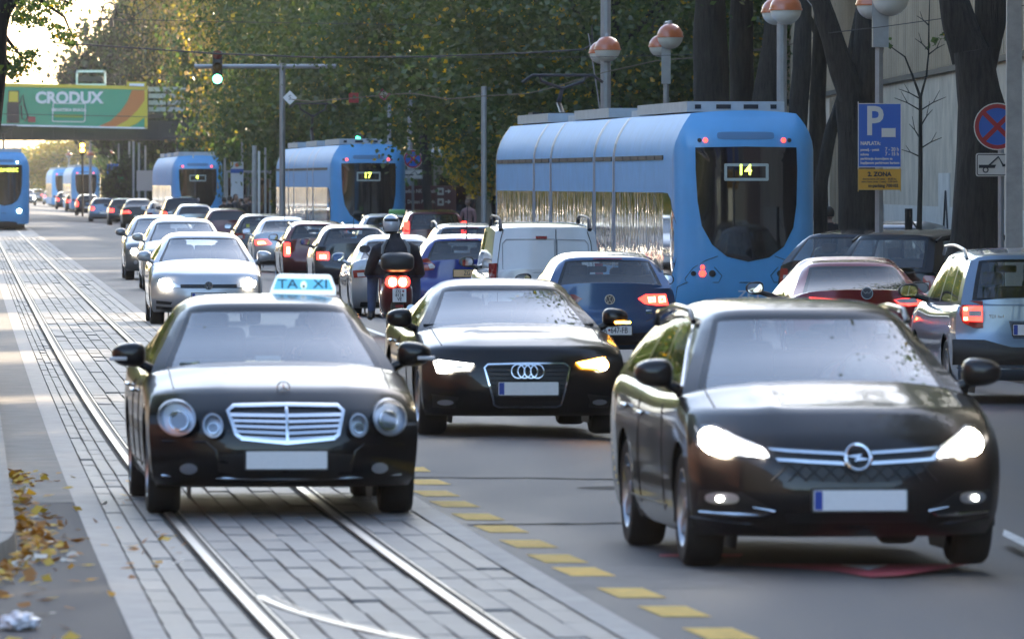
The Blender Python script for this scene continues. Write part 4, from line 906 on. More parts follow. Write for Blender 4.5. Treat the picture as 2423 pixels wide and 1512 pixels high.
def vsurf(x, z, off=0.0):
    # rear doors go on up the cabin back
    if z <= K.ztR * .97: return K.rs(x, z, off)
    t = min(max((z - K.ztR * .95) / (K.H - .07 - K.ztR * .95), 0), 1); p = K.gh(np.float64(min(abs(x) / .8, 1)), np.float64(0), np.float64(t)); return (x, float(p[1]) - off, z)
for pl_ in ([(640, 610), (680, 568), (1138, 568), (1138, 890), (680, 888), (640, 850)], [(1158, 570), (1430, 575), (1462, 620), (1470, 880), (1158, 890)]):
    band(K, px(c7(pl_)), .012, mat('door_seam', (.3, .3, .31), .5), 'door_panel', vsurf, off=.006, depth=.01)
m_ = MB(); m_.tube([vsurf(a, z_, .006) for a, z_ in px(c7([(1150, 480), (1150, 700), (1150, 900), (1150, 1200)]))], .007, 5); m_.build('door_gap', M_black, K.root)
m_ = MB(); m_.tube([vsurf(a, z_, .005) for a, z_ in px(c7([(652, 480), (625, 580), (600, 760), (590, 940), (590, 1200)]))], .006, 5); m_.build('door_gap', M_black, K.root)
m_ = MB(); m_.tube([vsurf(a, z_, .005) for a, z_ in px(c7([(1452, 500), (1485, 600), (1500, 760), (1505, 1000)]))], .006, 5); m_.build('door_gap', M_black, K.root)
patch(K, px(c7([(958, 540), (1065, 540), (1065, 566), (958, 566)])), M_red, 'stop_lamp', vsurf, off=.02)
tl = px(c7([(512, 800), (590, 796), (582, 935), (560, 1010), (505, 1010)]))
for pl_ in (tl, mirx(tl)): t = patch(K, pl_, M_red, 'tail_lamp', off=.016); patch(K, [(x, z_ * .25 + (min(q[1] for q in pl_)) * .75) for x, z_ in pl_], M_white_lens, 'reverse_lens', off=.022, par=t)
plate(K, .1, .62)
for sg in (-1, 1):
    pts = [(sg * .66, K.L / 2 - s_, float(K.zro(s_)) + h_) for s_, h_ in ((2.0, -.02), (2.1, .09), (2.4, .12), (3.6, .12), (4.0, .1), (4.15, -.03))]; MB().tube(pts, [.03, .025, .02, .02, .025, .035], 8).build('roof_rail', M_black, K.root)
VAN = K
K = make_car('hatchback_car', 'royal blue hatchback with an orange lit number plate beside the white van', 'B', 1110, 135, 1.8, 1.5, 'hatch', P_navy, ZR, 4.0, over=dict(wt=.66))
px = K.pxs; c9 = lambda pts: [(817.7 + x * .2083, 472.4 + y * .2083) for x, y in pts]
tl = px(c9([(830, 692), (930, 663), (1022, 745), (1002, 800), (868, 812)]))
for pl_ in (tl, mirx(tl)): t = patch(K, pl_, M_red, 'tail_lamp', off=.016); patch(K, [((x - pl_[2][0]) * .4 + pl_[2][0], (z_ - pl_[2][1]) * .4 + pl_[2][1] - .02) for x, z_ in pl_], M_white_lens, 'reverse_lens', off=.024, par=t)
c = px(c9([(1410, 838)]))[0]; plate(K, c[0], c[1], .52, .115, 'ZG  08', eu=False, mt=mat('plate_orange_glow', (.8, .5, .25), .5)); antenna(K, h=.55); high_stop(K)  # orange glow of the plate lamp is put into the plate's base colour
K = make_car('suv_car', 'ice blue silver car with roof rails cut by the right picture edge', 'B', 2456, 89, 1.79, 1.67, 'suv', P_ice, -.2, 4.2, rails=M_alu, over=dict(wt=.74, mirmat=M_black, mir=1.03))
px = K.pxs; c10 = lambda pts: [(2120 + x * .2444, 575.4 + y * .2444) for x, y in pts]
tl = px(c10([(700, 560), (850, 560), (850, 822), (760, 822), (660, 770), (632, 690), (640, 620)]))
for pl_ in (tl, mirx(tl)):
    t = patch(K, pl_, M_red, 'tail_lamp', off=.016); cx_ = sum(q[0] for q in pl_) / len(pl_); cz_ = sum(q[1] for q in pl_) / len(pl_)
    sg = 1 if cx_ > 0 else -1
    lb = px(c10([(660, 610), (845, 610), (845, 760), (665, 755)])); lb = lb if sg < 0 else mirx(lb)
    patch(K, lb, M_redlit, 'lamp_band', off=.022, par=t); wl = px(c10([(715, 655), (835, 655), (835, 712), (715, 712)])); patch(K, wl if sg < 0 else mirx(wl), M_white_lens, 'reverse_lens', off=.03, par=t)
    for y in (638, 733): bl = px(c10([(670, y - 14), (705, y - 14), (705, y + 14), (670, y + 14)])); patch(K, bl if sg < 0 else mirx(bl), M_redhot, 'bulb', off=.032, par=t)
patch(K, px(c10([(560, 932), (860, 935), (900, 1005), (1370, 1010), (1840, 1005), (1880, 935), (2180, 932), (2170, 1180), (560, 1180)])), M_black, 'bumper_trim', off=.01)
patch(K, px(c10([(1100, 755), (1640, 755), (1600, 925), (1140, 925)])), mat('plate_recess', (.06, .08, .11), .4), 'plate_recess', off=.006)
c = px(c10([(1370, 840)]))[0]; plate(K, c[0], c[1]); patch(K, px(c10([(600, 1200), (2100, 1200), (2090, 1225), (620, 1225)])), M_chrome, 'bumper_lip', off=.0)
text_mesh('lettering', 'TDI 4x4', .05, M_chrome, K.root, face_M((px(c10([(980, 712)]))[0][0], K.rs(0, .95, .025)[1] + .03, px(c10([(980, 712)]))[0][1])))
# the queue of cars ahead, nearest first
Q = [
 ('sedan_car', 'silver saloon partly hidden behind the scooter rider', 950, 141, 1.74, 1.45, 'sedan', P_silver, dict(lamp='wide', lit=0), None),
 ('estate_car', 'dark grey car with roof rails half hidden behind the royal blue hatchback', 1115, 160, 1.76, 1.56, 'wagon', P_grey, dict(lamp='tall', lit=0), M_alu),
 ('hatchback_car', 'black hatchback with round red tail lamps left of the scooter rider', 840, 174, 1.73, 1.46, 'hatch', P_dblue, dict(lamp='block', lit=2), None),
 ('estate_car', 'maroon estate car with roof rails left of the black hatchback', 755, 192, 1.75, 1.45, 'wagon', P_maroon, dict(lamp='tall', lit=2), P_silver),
 ('sedan_car', 'silver saloon with sharp red lamps behind the silver oncoming hatchback', 680, 215, 1.78, 1.44, 'sedan', P_silver, dict(lamp='wide', lit=2), None),
 ('suv_car', 'maroon off-roader with tall lamps ahead of the scooter rider', 1031, 219, 1.82, 1.62, 'suv', P_maroon, dict(lamp='tall', lit=1, zl=1.15), None),
 ('taxi_car', 'silver car with a green roof sign left of the maroon off-roader', 918, 235, 1.75, 1.45, 'wagon', P_silver, dict(lamp='block', lit=0), P_silver),
 ('hatchback_car', 'dark hatchback with a yellow rear sticker left of the silver saloon', 624, 238, 1.74, 1.44, 'hatch', P_dblue, dict(lamp='block', lit=0), None),
 ('hatchback_car', 'maroon hatchback below the bus stop pole', 541, 278, 1.7, 1.47, 'hatch', P_maroon, dict(lamp='round', lit=0), None),
 ('hatchback_car', 'pale silver hatchback above the pale oncoming hatchback', 462, 330, 1.74, 1.47, 'hatch', P_silver, dict(lamp='block', lit=0), None),
 ('suv_car', 'dark off-roader in front of the third tram', 433, 358, 1.85, 1.72, 'suv', P_dblue, dict(lamp='tall', lit=1), P_silver),
 ('hatchback_car', 'small white hatchback left of the dark off-roader', 388, 392, 1.7, 1.48, 'hatch', P_white, dict(lamp='block', lit=0), None),
 ('sedan_car', 'black saloon with bright brake lamp in the queue', 330, 418, 1.78, 1.5, 'sedan', P_black, dict(lamp='wide', lit=2), None),
 ('hatchback_car', 'dark hatchback with dull red lamps behind the black saloon', 294, 446, 1.75, 1.48, 'hatch', P_dblue, dict(lamp='block', lit=1), None),
 ('hatchback_car', 'blue grey hatchback with a round red lamp in the far queue', 247, 478, 1.75, 1.45, 'hatch', paint('slate_blue_paint', (.12, .17, .25), .5), dict(lamp='round', lit=2), None),
 ('hatchback_car', 'black hatchback with a tall red lamp in the far queue', 208, 572, 1.75, 1.48, 'hatch', P_black, dict(lamp='tall', lit=2), None),
 ('hatchback_car', 'black hatchback with twin round lamps in the far queue', 181, 648, 1.75, 1.5, 'hatch', P_black, dict(lamp='round', lit=2), None),
 ('hatchback_car', 'dark hatchback third from the far end of the queue', 156, 700, 1.75, 1.5, 'hatch', P_dblue, dict(lamp='round', lit=2), None),
 ('hatchback_car', 'pale silver hatchback second from the far end of the queue', 122, 850, 1.78, 1.5, 'hatch', P_silver, dict(lamp='wide', lit=2), None),
 ('hatchback_car', 'blue grey hatchback at the far end of the queue beside the oncoming tram', 88, 960, 1.78, 1.5, 'hatch', P_grey, dict(lamp='wide', lit=2), None),
]
for nm, lb, cx, D, W, H, st, pm, rk, rl in Q:
    det = 1 if D < 260 else 0
    K = make_car(nm, lb, 'B', cx, D, W, H, st, pm, ZR, 4.0, det=det, rails=rl, lite=not det, group='queue of cars ahead'); generic_rear(K, det=det, **rk)
    if 'yellow rear sticker' in lb: p = K.gh(np.float64(-.6), np.float64(0), np.float64(.3)); MB().box((float(p[0]), float(p[1]) - .01, float(p[2])), (.1, .004, .12)).build('sticker', MC['sticker_yellow'], K.root, 0)
    if D < 200 and st != 'sedan': rear_wiper(K); high_stop(K)
    if nm != 'taxi_car' and det and 'rails' not in lb: antenna(K, h=.45)
    if 'green roof sign' in lb: MB().rbox((.35, K.L / 2 - K.wt - 1.0, K.H + .05), (.48, .14, .14), .04).build('roof_sign', mat('roof_sign_green', (.25, .6, .2), .4), K.root)
# dark cars parked under the trees at the right
K = make_car('suv_car', 'black off-roader parked under the trees behind the parking sign', 'B', 2075, 117, 1.8, 1.66, 'suv', P_black, -.15, -34, det=1, group='cars parked under the trees', rails=M_black); generic_rear(K, 0, 'tall')
K = make_car('estate_car', 'dark car parked right behind the front tram', 'B', 1955, 124, 1.8, 1.62, 'wagon', P_dblue, -.15, -24, det=1, group='cars parked under the trees'); generic_rear(K, 0, 'tall')
K = make_car('sedan_car', 'silver roofed car parked behind the two dark parked cars', 'B', 2010, 140, 1.8, 1.5, 'sedan', P_grey, 0.02, -30, det=1, group='cars parked under the trees'); generic_rear(K, 0, 'wide')
# ------------------------------------------------------------------ trams (local frame: y = 0 the end we see, +Y along the tram)
M_tblue = mat('tram_blue', (0.10, 0.38, 0.72), 0.35, 0.0, 0.6, noise=(1.5, 0.08))
M_tside = mat('tram_side_blue', (0.12, 0.36, 0.66), 0.5, 0.0, 0.0, noise=(2.5, 0.1), spec=0.25)
M_tgrey = mat('tram_edge_grey', (0.36, 0.42, 0.52), 0.4, 0.2)
M_tdark = mat('tram_underside', (0.012, 0.013, 0.016), 0.6)
M_roofbox = mat('roof_box_grey', (0.42, 0.43, 0.42), 0.55, noise=(4, 0.12))
M_led = mat('led_yellow', (.2, .25, .02), .5, emit=(.75, .95, .1), es=1.5)
def tram_glass_mat():
    m_ = mat('tram_glass', (0.012, 0.014, 0.016), 0.03, 0, 0.0, spec=0.45); n = m_.node_tree.nodes; l = m_.node_tree.links; b = n['Principled BSDF']
    tc = n.new('ShaderNodeTexCoord'); mp = n.new('ShaderNodeMapping'); mp.inputs['Scale'].default_value = (3, 3.4, .7); l.new(tc.outputs['Object'], mp.inputs[0])
    t = n.new('ShaderNodeTexNoise'); t.inputs['Scale'].default_value = 1.6; t.inputs['Detail'].default_value = 2; l.new(mp.outputs[0], t.inputs[0])
    bp = n.new('ShaderNodeBump'); bp.inputs['Strength'].default_value = 0.3; bp.inputs['Distance'].default_value = 0.05; l.new(t.outputs[0], bp.inputs['Height']); l.new(bp.outputs[0], b.inputs['Normal'])
    return m_
M_tglass = tram_glass_mat()
M_tface = mat('tram_end_glass', (0.008, 0.009, 0.011), 0.03, 0, 1.0, spec=0.8)
TW, RC = 1.15, 0.42
def capY(x, z):
    ax = min(abs(x), TW); a = 0.07 * (ax / TW) ** 2
    e = ax - (TW - RC)
    if e > 0: a += RC - math.sqrt(max(RC * RC - e * e, 0))
    if z > 2.95: a += .38 * ((z - 2.95) / .6) ** 2
    if z < .8: a += .1 * ((.8 - z) / .5) ** 2
    return a
def secx(z):   # half width at a height
    if z < .6: return TW - .05 * ((.6 - z) / .35) ** 2
    if z < 2.75: return TW
    q = min((z - 2.75) / .82, 1); return TW - .36 * q ** 2.2
ZT = 3.5
def build_tram(label, cx, D, z0, yaw, number=None, mods=(9.5, 3.3, 7.9, 3.3, 8.0), front=False, group='blue articulated trams', det=2, panto=(30.0, 4.3)):
    sc = F / D; a = R(yaw)
    root = thing('tram', label, 'tram', ((cx - CX) / sc, D, z0), math.atan2(math.sin(a), math.cos(a)), group)
    px = lambda pts: [((x - cx) / sc, CH - (y - HY) / sc - z0) for x, y in pts]
    Y = 0; zs = [.28, .45, .6, .9, 1.4, 2.0, 2.4, 2.75, 2.9, 3.05, 3.2, 3.32, 3.42, 3.5]
    for mi_, ln in enumerate(mods):
        y0 = Y + (0 if mi_ == 0 else .11); y1 = Y + ln - .11; Y += ln; m_ = MB()
        first, last = mi_ == 0, mi_ == len(mods) - 1
        ys = ([None] if first else []) + list(np.linspace(y0 if not first else RC + .1, y1 if not last else y1 - .5, 5))
        for sg in (-1, 1):
            rows = []
            for y in np.linspace(0, 1, 6):
                row = []
                for z in zs:
                    x = secx(z); s0 = capY(x, z) if first else y0; row.append((sg * x, s0 + (y1 - s0) * y ** 1.5, z))
                rows.append(row)
            o = len(m_.v); k = len(zs); m_.v += [p for r_ in rows for p in r_]
            fs = [(o + i * k + j, o + i * k + j + 1, o + (i + 1) * k + j + 1, o + (i + 1) * k + j) for i in range(5) for j in range(k - 1)]; m_.f += fs; m_.m += [0] * len(fs)
        # roof sheet with crown, floor, ends
        xr = secx(zs[-1]); nx = 9; o = len(m_.v)
        for y in np.linspace(0, 1, 6):
            for u in np.linspace(-1, 1, nx):
                x = u * xr; s0 = capY(xr, zs[-1]) * abs(u) ** 3 + capY(x, zs[-1]) * (1 - abs(u) ** 3) if first else y0; m_.v.append((x, s0 + (y1 - s0) * y ** 1.5, zs[-1] + .05 * (1 - u * u)))
        fs = [(o + i * nx + j, o + (i + 1) * nx + j, o + (i + 1) * nx + j + 1, o + i * nx + j + 1) for i in range(5) for j in range(nx - 1)]; m_.f += fs; m_.m += [0] * len(fs)
        o = len(m_.v)   # far end cap (flat) and, on the first module, the shaped face
        for z in zs: m_.v += [(-secx(z), y1, z), (secx(z), y1, z)]
        fs = [(o + 2 * i, o + 2 * i + 2, o + 2 * i + 3, o + 2 * i + 1) for i in range(len(zs) - 1)]; m_.f += fs; m_.m += [0] * len(fs)
        if not first:
            o = len(m_.v)
            for z in zs: m_.v += [(-secx(z), y0, z), (secx(z), y0, z)]
            fs = [(o + 2 * i, o + 2 * i + 1, o + 2 * i + 3, o + 2 * i + 2) for i in range(len(zs) - 1)]; m_.f += fs; m_.m += [0] * len(fs)
        mo = m_.build('body_module', M_tside if not first else M_tside, root, 35)
        if first:
            f_ = MB(); nu = 30; us = np.sin(np.linspace(-1, 1, nu + 1) * math.pi / 2); zz = zs[:-1] + [3.46, 3.5]
            for z in zz:
                for u in us: x = u * secx(z); f_.v.append((x, capY(x, z) - .003, z + (.05 * (1 - u * u) if z >= 3.5 else 0)))
            f_.f = [(i * (nu + 1) + j, i * (nu + 1) + j + 1, (i + 1) * (nu + 1) + j + 1, (i + 1) * (nu + 1) + j) for i in range(len(zz) - 1) for j in range(nu)]; f_.m = [0] * len(f_.f); FACE = f_.build('end_face', M_tblue, root, 60)
        # windows, vent slots and edge strips on both sides
        sy0 = y0 + (1.75 if first else .16); sy1 = y1 - .16
        for sg in (-1, 1):
            n = max(1, round((sy1 - sy0) / 1.35))
            for i in range(n):
                a0, a1 = sy0 + (sy1 - sy0) * i / n + .012, sy0 + (sy1 - sy0) * (i + 1) / n - .012; xx = sg * (TW + .006)
                MB().add([(xx, a0, .95), (xx, a1, .95), (xx, a1, 2.22), (xx, a0, 2.22)], [(0, 1, 2, 3) if sg > 0 else (3, 2, 1, 0)]).build('side_window', M_tglass, mo, 0)
                if det > 1:
                    MB().box((sg * (secx(2.78) + .0), (a0 + a1) / 2, 2.79), (.03, (a1 - a0) * .94, .075)).build('vent_slot', M_tdark, mo, 0)
            for yy in ((y1,) if first else (y0, y1)):
                zz = [z for z in zs]; e = MB(); k = 0
                for z in zz: x = sg * (secx(z) + .008); e.v += [(x, yy - .06, z), (x, yy + .06, z)]
                e.f = [(2 * i, 2 * i + 1, 2 * i + 3, 2 * i + 2) for i in range(len(zz) - 1)]; e.m = [0] * len(e.f); e.build('edge_strip', M_tgrey, mo, 0)
        if not last:
            b_ = MB(); zz = [.3, 2.7, 3.0, 3.3, 3.42]; o = 0
            for y in (y1 - .02, y1 + .24):
                for z in zz: b_.v.append((-secx(z) + .06, y, z))
                for z in reversed(zz): b_.v.append((secx(z) - .06, y, z))
            k = 2 * len(zz); b_.f = [(i, (i + 1) % k, k + (i + 1) % k, k + i) for i in range(k)]; b_.m = [0] * k; b_.build('bellows', M_tdark, root, 0)
        rb = MB()
        if ln > 5:
            rb.box((0, (y0 + y1) / 2 + (.5 if first else 0), 3.62), (1.6, (y1 - y0) * .8, .17)); q = rb.build('roof_box', M_roofbox, root, 0)
            if det > 1:
                for sgx in (-.62, -.2, .25, .62): MB().box((sgx, (y0 + y1) / 2 + .5 - (y1 - y0) * .4 - .006, 3.62), (.24 if abs(sgx) < .3 else .1, .012, .07)).build('roof_grille', M_tdark, q, 0)
        else: rb.box((.0, (y0 + y1) / 2, 3.58), (1.2, 1.2, .12)); rb.build('roof_box', M_roofbox, root, 0)
        # skirts and wheels
        MB().box((0, (y0 + y1) / 2 + (.3 if first else 0), .2), (1.9, (y1 - y0) * .86, .22)).build('undercarriage', M_tdark, root, 0)
        if ln < 5:
            for sg in (-1, 1): MB().lathe([(.01, -.05), (.3, -.05), (.3, .05), (.01, .05)], (sg * .55, (y0 + y1) / 2, .3), 'X', 16).build('wheel', M_tdark, root, 30)
    fs = lambda x, z, off=0.0: (x, capY(x, z) - .003 - off, z)
    X = lambda pts: [((x - 1766) / 146.6, CH - (y - HY) / 146.6 + .17) for x, y in pts]     # traced on the nearest tram
    wnd = X([(1645, 345), (1765, 343), (1886, 345), (1888, 400), (1886, 480), (1878, 535), (1855, 580), (1820, 605), (1770, 615), (1720, 603), (1685, 575), (1660, 530), (1650, 470), (1646, 400)])
    wo = ring_patch(wnd, fs, .012, .03, 6).build('end_window', M_tface, root, 40)
    for sg in (-1, 1):      # rounded corner windows that wrap from the side
        def cs(q, z, off=0.0):
            if q < 0: return (sg * (TW + off), RC + .08 - q, z)
            an = q / RC; return (sg * (TW - RC + RC * math.cos(an) + off * math.cos(an)), .08 + RC - RC * math.sin(an) - off * math.sin(an), z)
        ring_patch([(-1.22, .72), (-1.24, 2.22), (-.6, 2.21), (-.2, 2.12), (.1, 1.9), (.28, 1.6), (.27, 1.3), (.15, 1.02), (-.1, .82), (-.5, .72)], cs, .008, .02, 5).build('corner_window', M_tface, root, 40)
    ring_patch(X(ell(1765, 317, 68, 9, 20, 6)), fs, .006, .02, 3).build('air_grille', mat('tram_grille', (.08, .2, .36), .5), root, 40)
    rl = M_headlow if front else M_redlit
    for x in (1669, 1855): ring_patch(X(ell(x, 328, 5.5, 5.5, 14)), fs, .014, .02, 2).build('upper_lamp', rl, root, 40)
    for x in (1655, 1869): ring_patch(X(ell(x, 328, 5, 5, 14)), fs, .012, .02, 2).build('upper_lamp', M_tdark, root, 40)
    # lower lamp cluster with contour, lower panel seam, bumper
    for sg in (-1, 1):
        mx = lambda pts: [(1766 + sg * (x - 1766), y) for x, y in pts]
        if front: ring_patch(X(mx(ell(1664, 650, 14, 13, 16))), fs, .014, .02, 2).build('head_lamp', M_headlit, root, 40)
        else:
            for x, y, r_, mt_ in ((1662, 628, 5, M_redlit), (1662, 643, 8, M_redlit), (1641, 643, 6, M_tdark), (1685, 643, 8, M_tdark)):
                ring_patch(X(mx(ell(x, y, r_, r_, 16))), fs, .014, .02, 2).build('tail_lamp', mt_, root, 40)
        if det > 1:
            m_ = MB(); m_.tube([fs(p[0], p[1], .004) for p in X(mx([(1698, 602), (1670, 612), (1640, 630), (1622, 655), (1625, 664), (1700, 664), (1708, 648), (1690, 628)]))], .006, 5); m_.build('panel_seam', M_tdark, root)
    m_ = MB(); m_.tube([fs(p[0], p[1], .004) for p in X([(1602, 720), (1606, 675), (1622, 666), (1766, 664), (1910, 666), (1926, 675), (1930, 720)])], .007, 5); m_.build('panel_seam', M_tdark, root)
    if front: ring_patch(X(ell(1766, 735, 90, 16, 24, 3)), fs, .012, .02, 3).build('coupler_cover', M_tdark, root, 40)
    else: text_mesh('lettering', 'ZET', .17, mat('tram_lettering', (.55, .65, .75), .4), root, face_M(fs((1775 - 1766) / 146.6, CH - (693 - HY) / 146.6 + .17, .012)), sx=1.3, bold=.004)
    if number:
        z1, z2 = X([(0, 383)])[0][1], X([(0, 424)])[0][1]; fr_ = rect(-.36, z2, .36, z1, .02)
        if not front:
            frame_patch(fr_, .045, fs, .03, .02).build('display_frame', mat('display_frame', (.42, .47, .44), .5), root, 0)
            text_mesh('lettering', number, .24, M_led, root, face_M((-.03, fs(0, 2.4, .03)[1], (z1 + z2) / 2 + .03)), bold=.004)
        else: text_mesh('lettering', number, .22, M_led, root, face_M((0, fs(0, 2.4, .03)[1], z1 + .02)))
    # pantograph
    yb, zs_ = panto; zb_ = 3.7; k_ = (zs_ - z0 - zb_) / 1.64
    pg = MB(); pg.box((0, yb, zb_), (1.3, .9, .12)); pg.tube([(0, yb, zb_), (0, yb + .9, zb_ + .55 * k_), (0, yb + .1, zb_ + 1.15 * k_)], [.06, .05, .035], 8)
    for sg in (-1, 1): pg.tube([(0, yb + .1, zb_ + 1.1 * k_), (sg * .42, yb + .1, zb_ + 1.4 * k_), (sg * .46, yb + .1, zb_ + 1.62 * k_)], .03, 8)
    pg.tube([(-.8, yb + .1, zb_ + 1.64 * k_ - .14), (-.6, yb + .1, zb_ + 1.64 * k_), (.6, yb + .1, zb_ + 1.64 * k_), (.8, yb + .1, zb_ + 1.64 * k_ - .14)], .03, 8)
    pg.build('pantograph', mat('pantograph_dark', (.03, .03, .033), .45, .5), root)
    return root
build_tram('blue tram number 14 at the right, nearest of the trams', 1766, 133, -.2, 5.3, '14')
build_tram('blue tram number 17 behind the scooter rider, second from the right', 872, 250, -.2, 4.6, '17', panto=(30.0, 4.85))
build_tram('blue tram at the stop near the dark off-roader, third from the right', 468, 362, -.2, 4.0, '4', det=1)
build_tram('small far blue tram under the bridge, right one of two in a row', 203, 640, -.2, 4.2, None, det=1)
build_tram('hazy far blue tram under the bridge, left one of two in a row', 152, 760, -.2, 4.2, None, det=1)
build_tram('oncoming blue tram with white headlights at the left picture edge', 9, 373, 0.0, 3.6, 'CRNOMEREC', front=True, det=1, panto=(13.0, 4.8))
# ------------------------------------------------------------------ bridge with the billboard
BD = 485.0; bs = BD / F
def bp(x, y, d=0): return P(x, y, BD + d)
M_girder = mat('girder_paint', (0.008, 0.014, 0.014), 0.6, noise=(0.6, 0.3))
M_corr = mat('corrugated_grey', (0.36, 0.38, 0.36), 0.5, noise=(1, 0.2))
M_yellow = mat('billboard_yellow', (0.65, 0.5, 0.03), 0.5)
br = thing('railway_bridge', 'dark railway bridge with grey railing crossing the street', 'bridge', (bp(200, 330).x, BD, 0))
o_ = br.location
def lb(p): return p - o_
x0, x1 = bp(-420, 0).x, bp(620, 0).x
zt, zb = bp(0, 296).z, bp(0, 331).z
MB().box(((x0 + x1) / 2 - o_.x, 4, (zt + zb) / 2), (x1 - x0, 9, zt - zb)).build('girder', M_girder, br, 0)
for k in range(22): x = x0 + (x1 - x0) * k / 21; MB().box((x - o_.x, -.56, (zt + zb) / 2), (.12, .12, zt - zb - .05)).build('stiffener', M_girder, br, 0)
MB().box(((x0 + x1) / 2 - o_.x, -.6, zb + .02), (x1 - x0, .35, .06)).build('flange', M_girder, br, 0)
zr1 = bp(0, 212).z
for k in range(6):
    z = zt + .12 + (zr1 - zt - .12) * k / 5; MB().box(((bp(345, 0).x + x1) / 2 - o_.x, -.2, z), (x1 - bp(345, 0).x, .06, .26)).build('railing_rail', M_corr if k > 1 else M_girder, br, 0)
for k in range(6): x = bp(350 + k * 45, 0).x; MB().box((x - o_.x, -.3, (zt + zr1) / 2), (.1, .1, zr1 - zt)).build('railing_post', M_girder, br, 0)
for x in (-330, 640): MB().box((bp(x, 0).x - o_.x, 4, zb / 2 - .2), (3.5 if x < 0 else 2, 9, zb + .4)).build('abutment', M_conc, br, 0)
bb = thing('billboard', 'green billboard with orange and yellow stripes on the railway bridge', 'billboard', (bp(160, 300).x, BD - 1.1, 0)); o2 = bb.location
def q2(pts): return [(P(x, y, BD - 1.1).x - o2.x, P(x, y, BD - 1.1).z) for x, y in pts]
M_green = mat('billboard_green', (0.02, 0.32, 0.17), 0.45, noise=(.4, .06)); M_or = mat('billboard_orange', (.55, .17, .03), .5)
MB().prism(q2([(-60, 297), (346, 305), (346, 208), (-60, 200)]), .2, (0, .2, 0)).build('panel', M_green, bb, 0)
def flat(poly, mt, nm, d): return MB().prism(q2(poly), .02, (0, d, 0)).build(nm, mt, bb, 0)
def arc(pts0, pts1):
    return pts0 + pts1[::-1]
ca = [(232, 300), (262, 287), (285, 265), (302, 240), (312, 214)]; cb = [(270, 302), (300, 286), (325, 262), (343, 237), (343, 214)]; cc = [(302, 303), (325, 292), (343, 277)]
for i in range(4): flat([ca[i], cb[i], cb[i + 1], ca[i + 1]], M_or, 'orange_stripe', -.015)
flat([cb[0], cc[0], cc[1], cb[1]], M_yellow, 'yellow_stripe', -.015); flat([cb[1], cc[1], cc[2], cb[2]], M_yellow, 'yellow_stripe', -.015); flat([cb[2], cc[2], cb[3]], M_yellow, 'yellow_stripe', -.015)
for pl_ in ([(-60, 196), (346, 205), (346, 213), (-60, 204)], [(342, 205), (349, 205), (349, 306), (342, 306)], [(300, 194), (346, 195), (346, 207), (300, 206)]): flat(pl_, M_yellow, 'yellow_frame', -.03)
flat([(306, 198), (341, 199), (341, 205), (306, 204)], M_plate, 'maker_plate', -.05)
flat([(-60, 293), (348, 302), (348, 306), (-60, 297)], M_plate, 'lower_rail', -.03)
M_wp = mat('billboard_white', (.75, .75, .72), .5)
text_mesh('lettering', 'CRODUX', 36 * bs * 1.02, M_wp, bb, face_M((q2([(163, 233)])[0][0], -.03, q2([(163, 233)])[0][1])), sx=1.0, bold=.04)
frame_patch([(x, z) for x, z in (q2([(123, 288), (125, 247), (128, 244), (200, 245), (203, 248), (202, 286), (198, 290), (127, 289)]))], .05, lambda x, z, off=0: (x, -.03 - off, z), .0, .01).build('slogan_frame', M_wp, bb, 0)
text_mesh('lettering', 'HRVATSKA SNAGA', 9.5 * bs, M_wp, bb, face_M((q2([(163, 260)])[0][0], -.03, q2([(163, 261)])[0][1])), bold=.01)
flat([(128, 271), (196, 272), (196, 279), (128, 278)], mat('slogan_olive', (.22, .36, .05), .5), 'slogan_bar', -.03)
flat([(17, 243), (45, 243), (46, 292), (16, 292)], M_ink, 'pump_body', -.05); flat([(20, 215), (45, 215), (45, 243), (19, 243)], M_ink, 'pump_head', -.05); flat([(22, 217), (43, 217), (43, 242), (21, 242)], M_yellow, 'pump_dial', -.07)
m_ = MB(); m_.tube([(a, -.06, z) for a, z in q2([(46, 246), (54, 225), (58, 250), (66, 275), (60, 287), (52, 280), (50, 250)])], .04, 6); m_.build('pump_hose', M_ink, bb)
flat([(66, 276), (84, 277), (84, 290), (66, 290)], mat('billboard_red', (.3, .03, .04), .5), 'red_can', -.05)
gt = thing('sign_gantry', 'white framed dark box standing above the billboard', 'gantry', (bp(215, 200).x, BD + 3, 0)); o2 = gt.location
def q3(pts): return [(P(x, y, BD + 3).x - o2.x, P(x, y, BD + 3).z) for x, y in pts]
for pl_ in ([(180, 200), (184, 200), (184, 168), (180, 168)], [(247, 201), (251, 201), (251, 167), (247, 167)], [(180, 172), (251, 172), (251, 167), (180, 167)], [(180, 204), (251, 204), (251, 199), (180, 199)]): MB().prism(q3(pl_), .3, (0, .15, 0)).build('frame_bar', M_wp, gt, 0)
MB().prism(q3([(185, 193), (246, 193), (242, 181), (186, 181)]), .5, (0, .3, 0)).build('dark_box', M_ink, gt, 0)
m_ = MB()
for x in (190, 240): a = P(x, 202, BD + 3); m_.box((a.x - o2.x, 0, (a.z + zt) / 2), (.12, .12, a.z - zt))
m_.build('gantry_leg', M_girder, gt, 0)
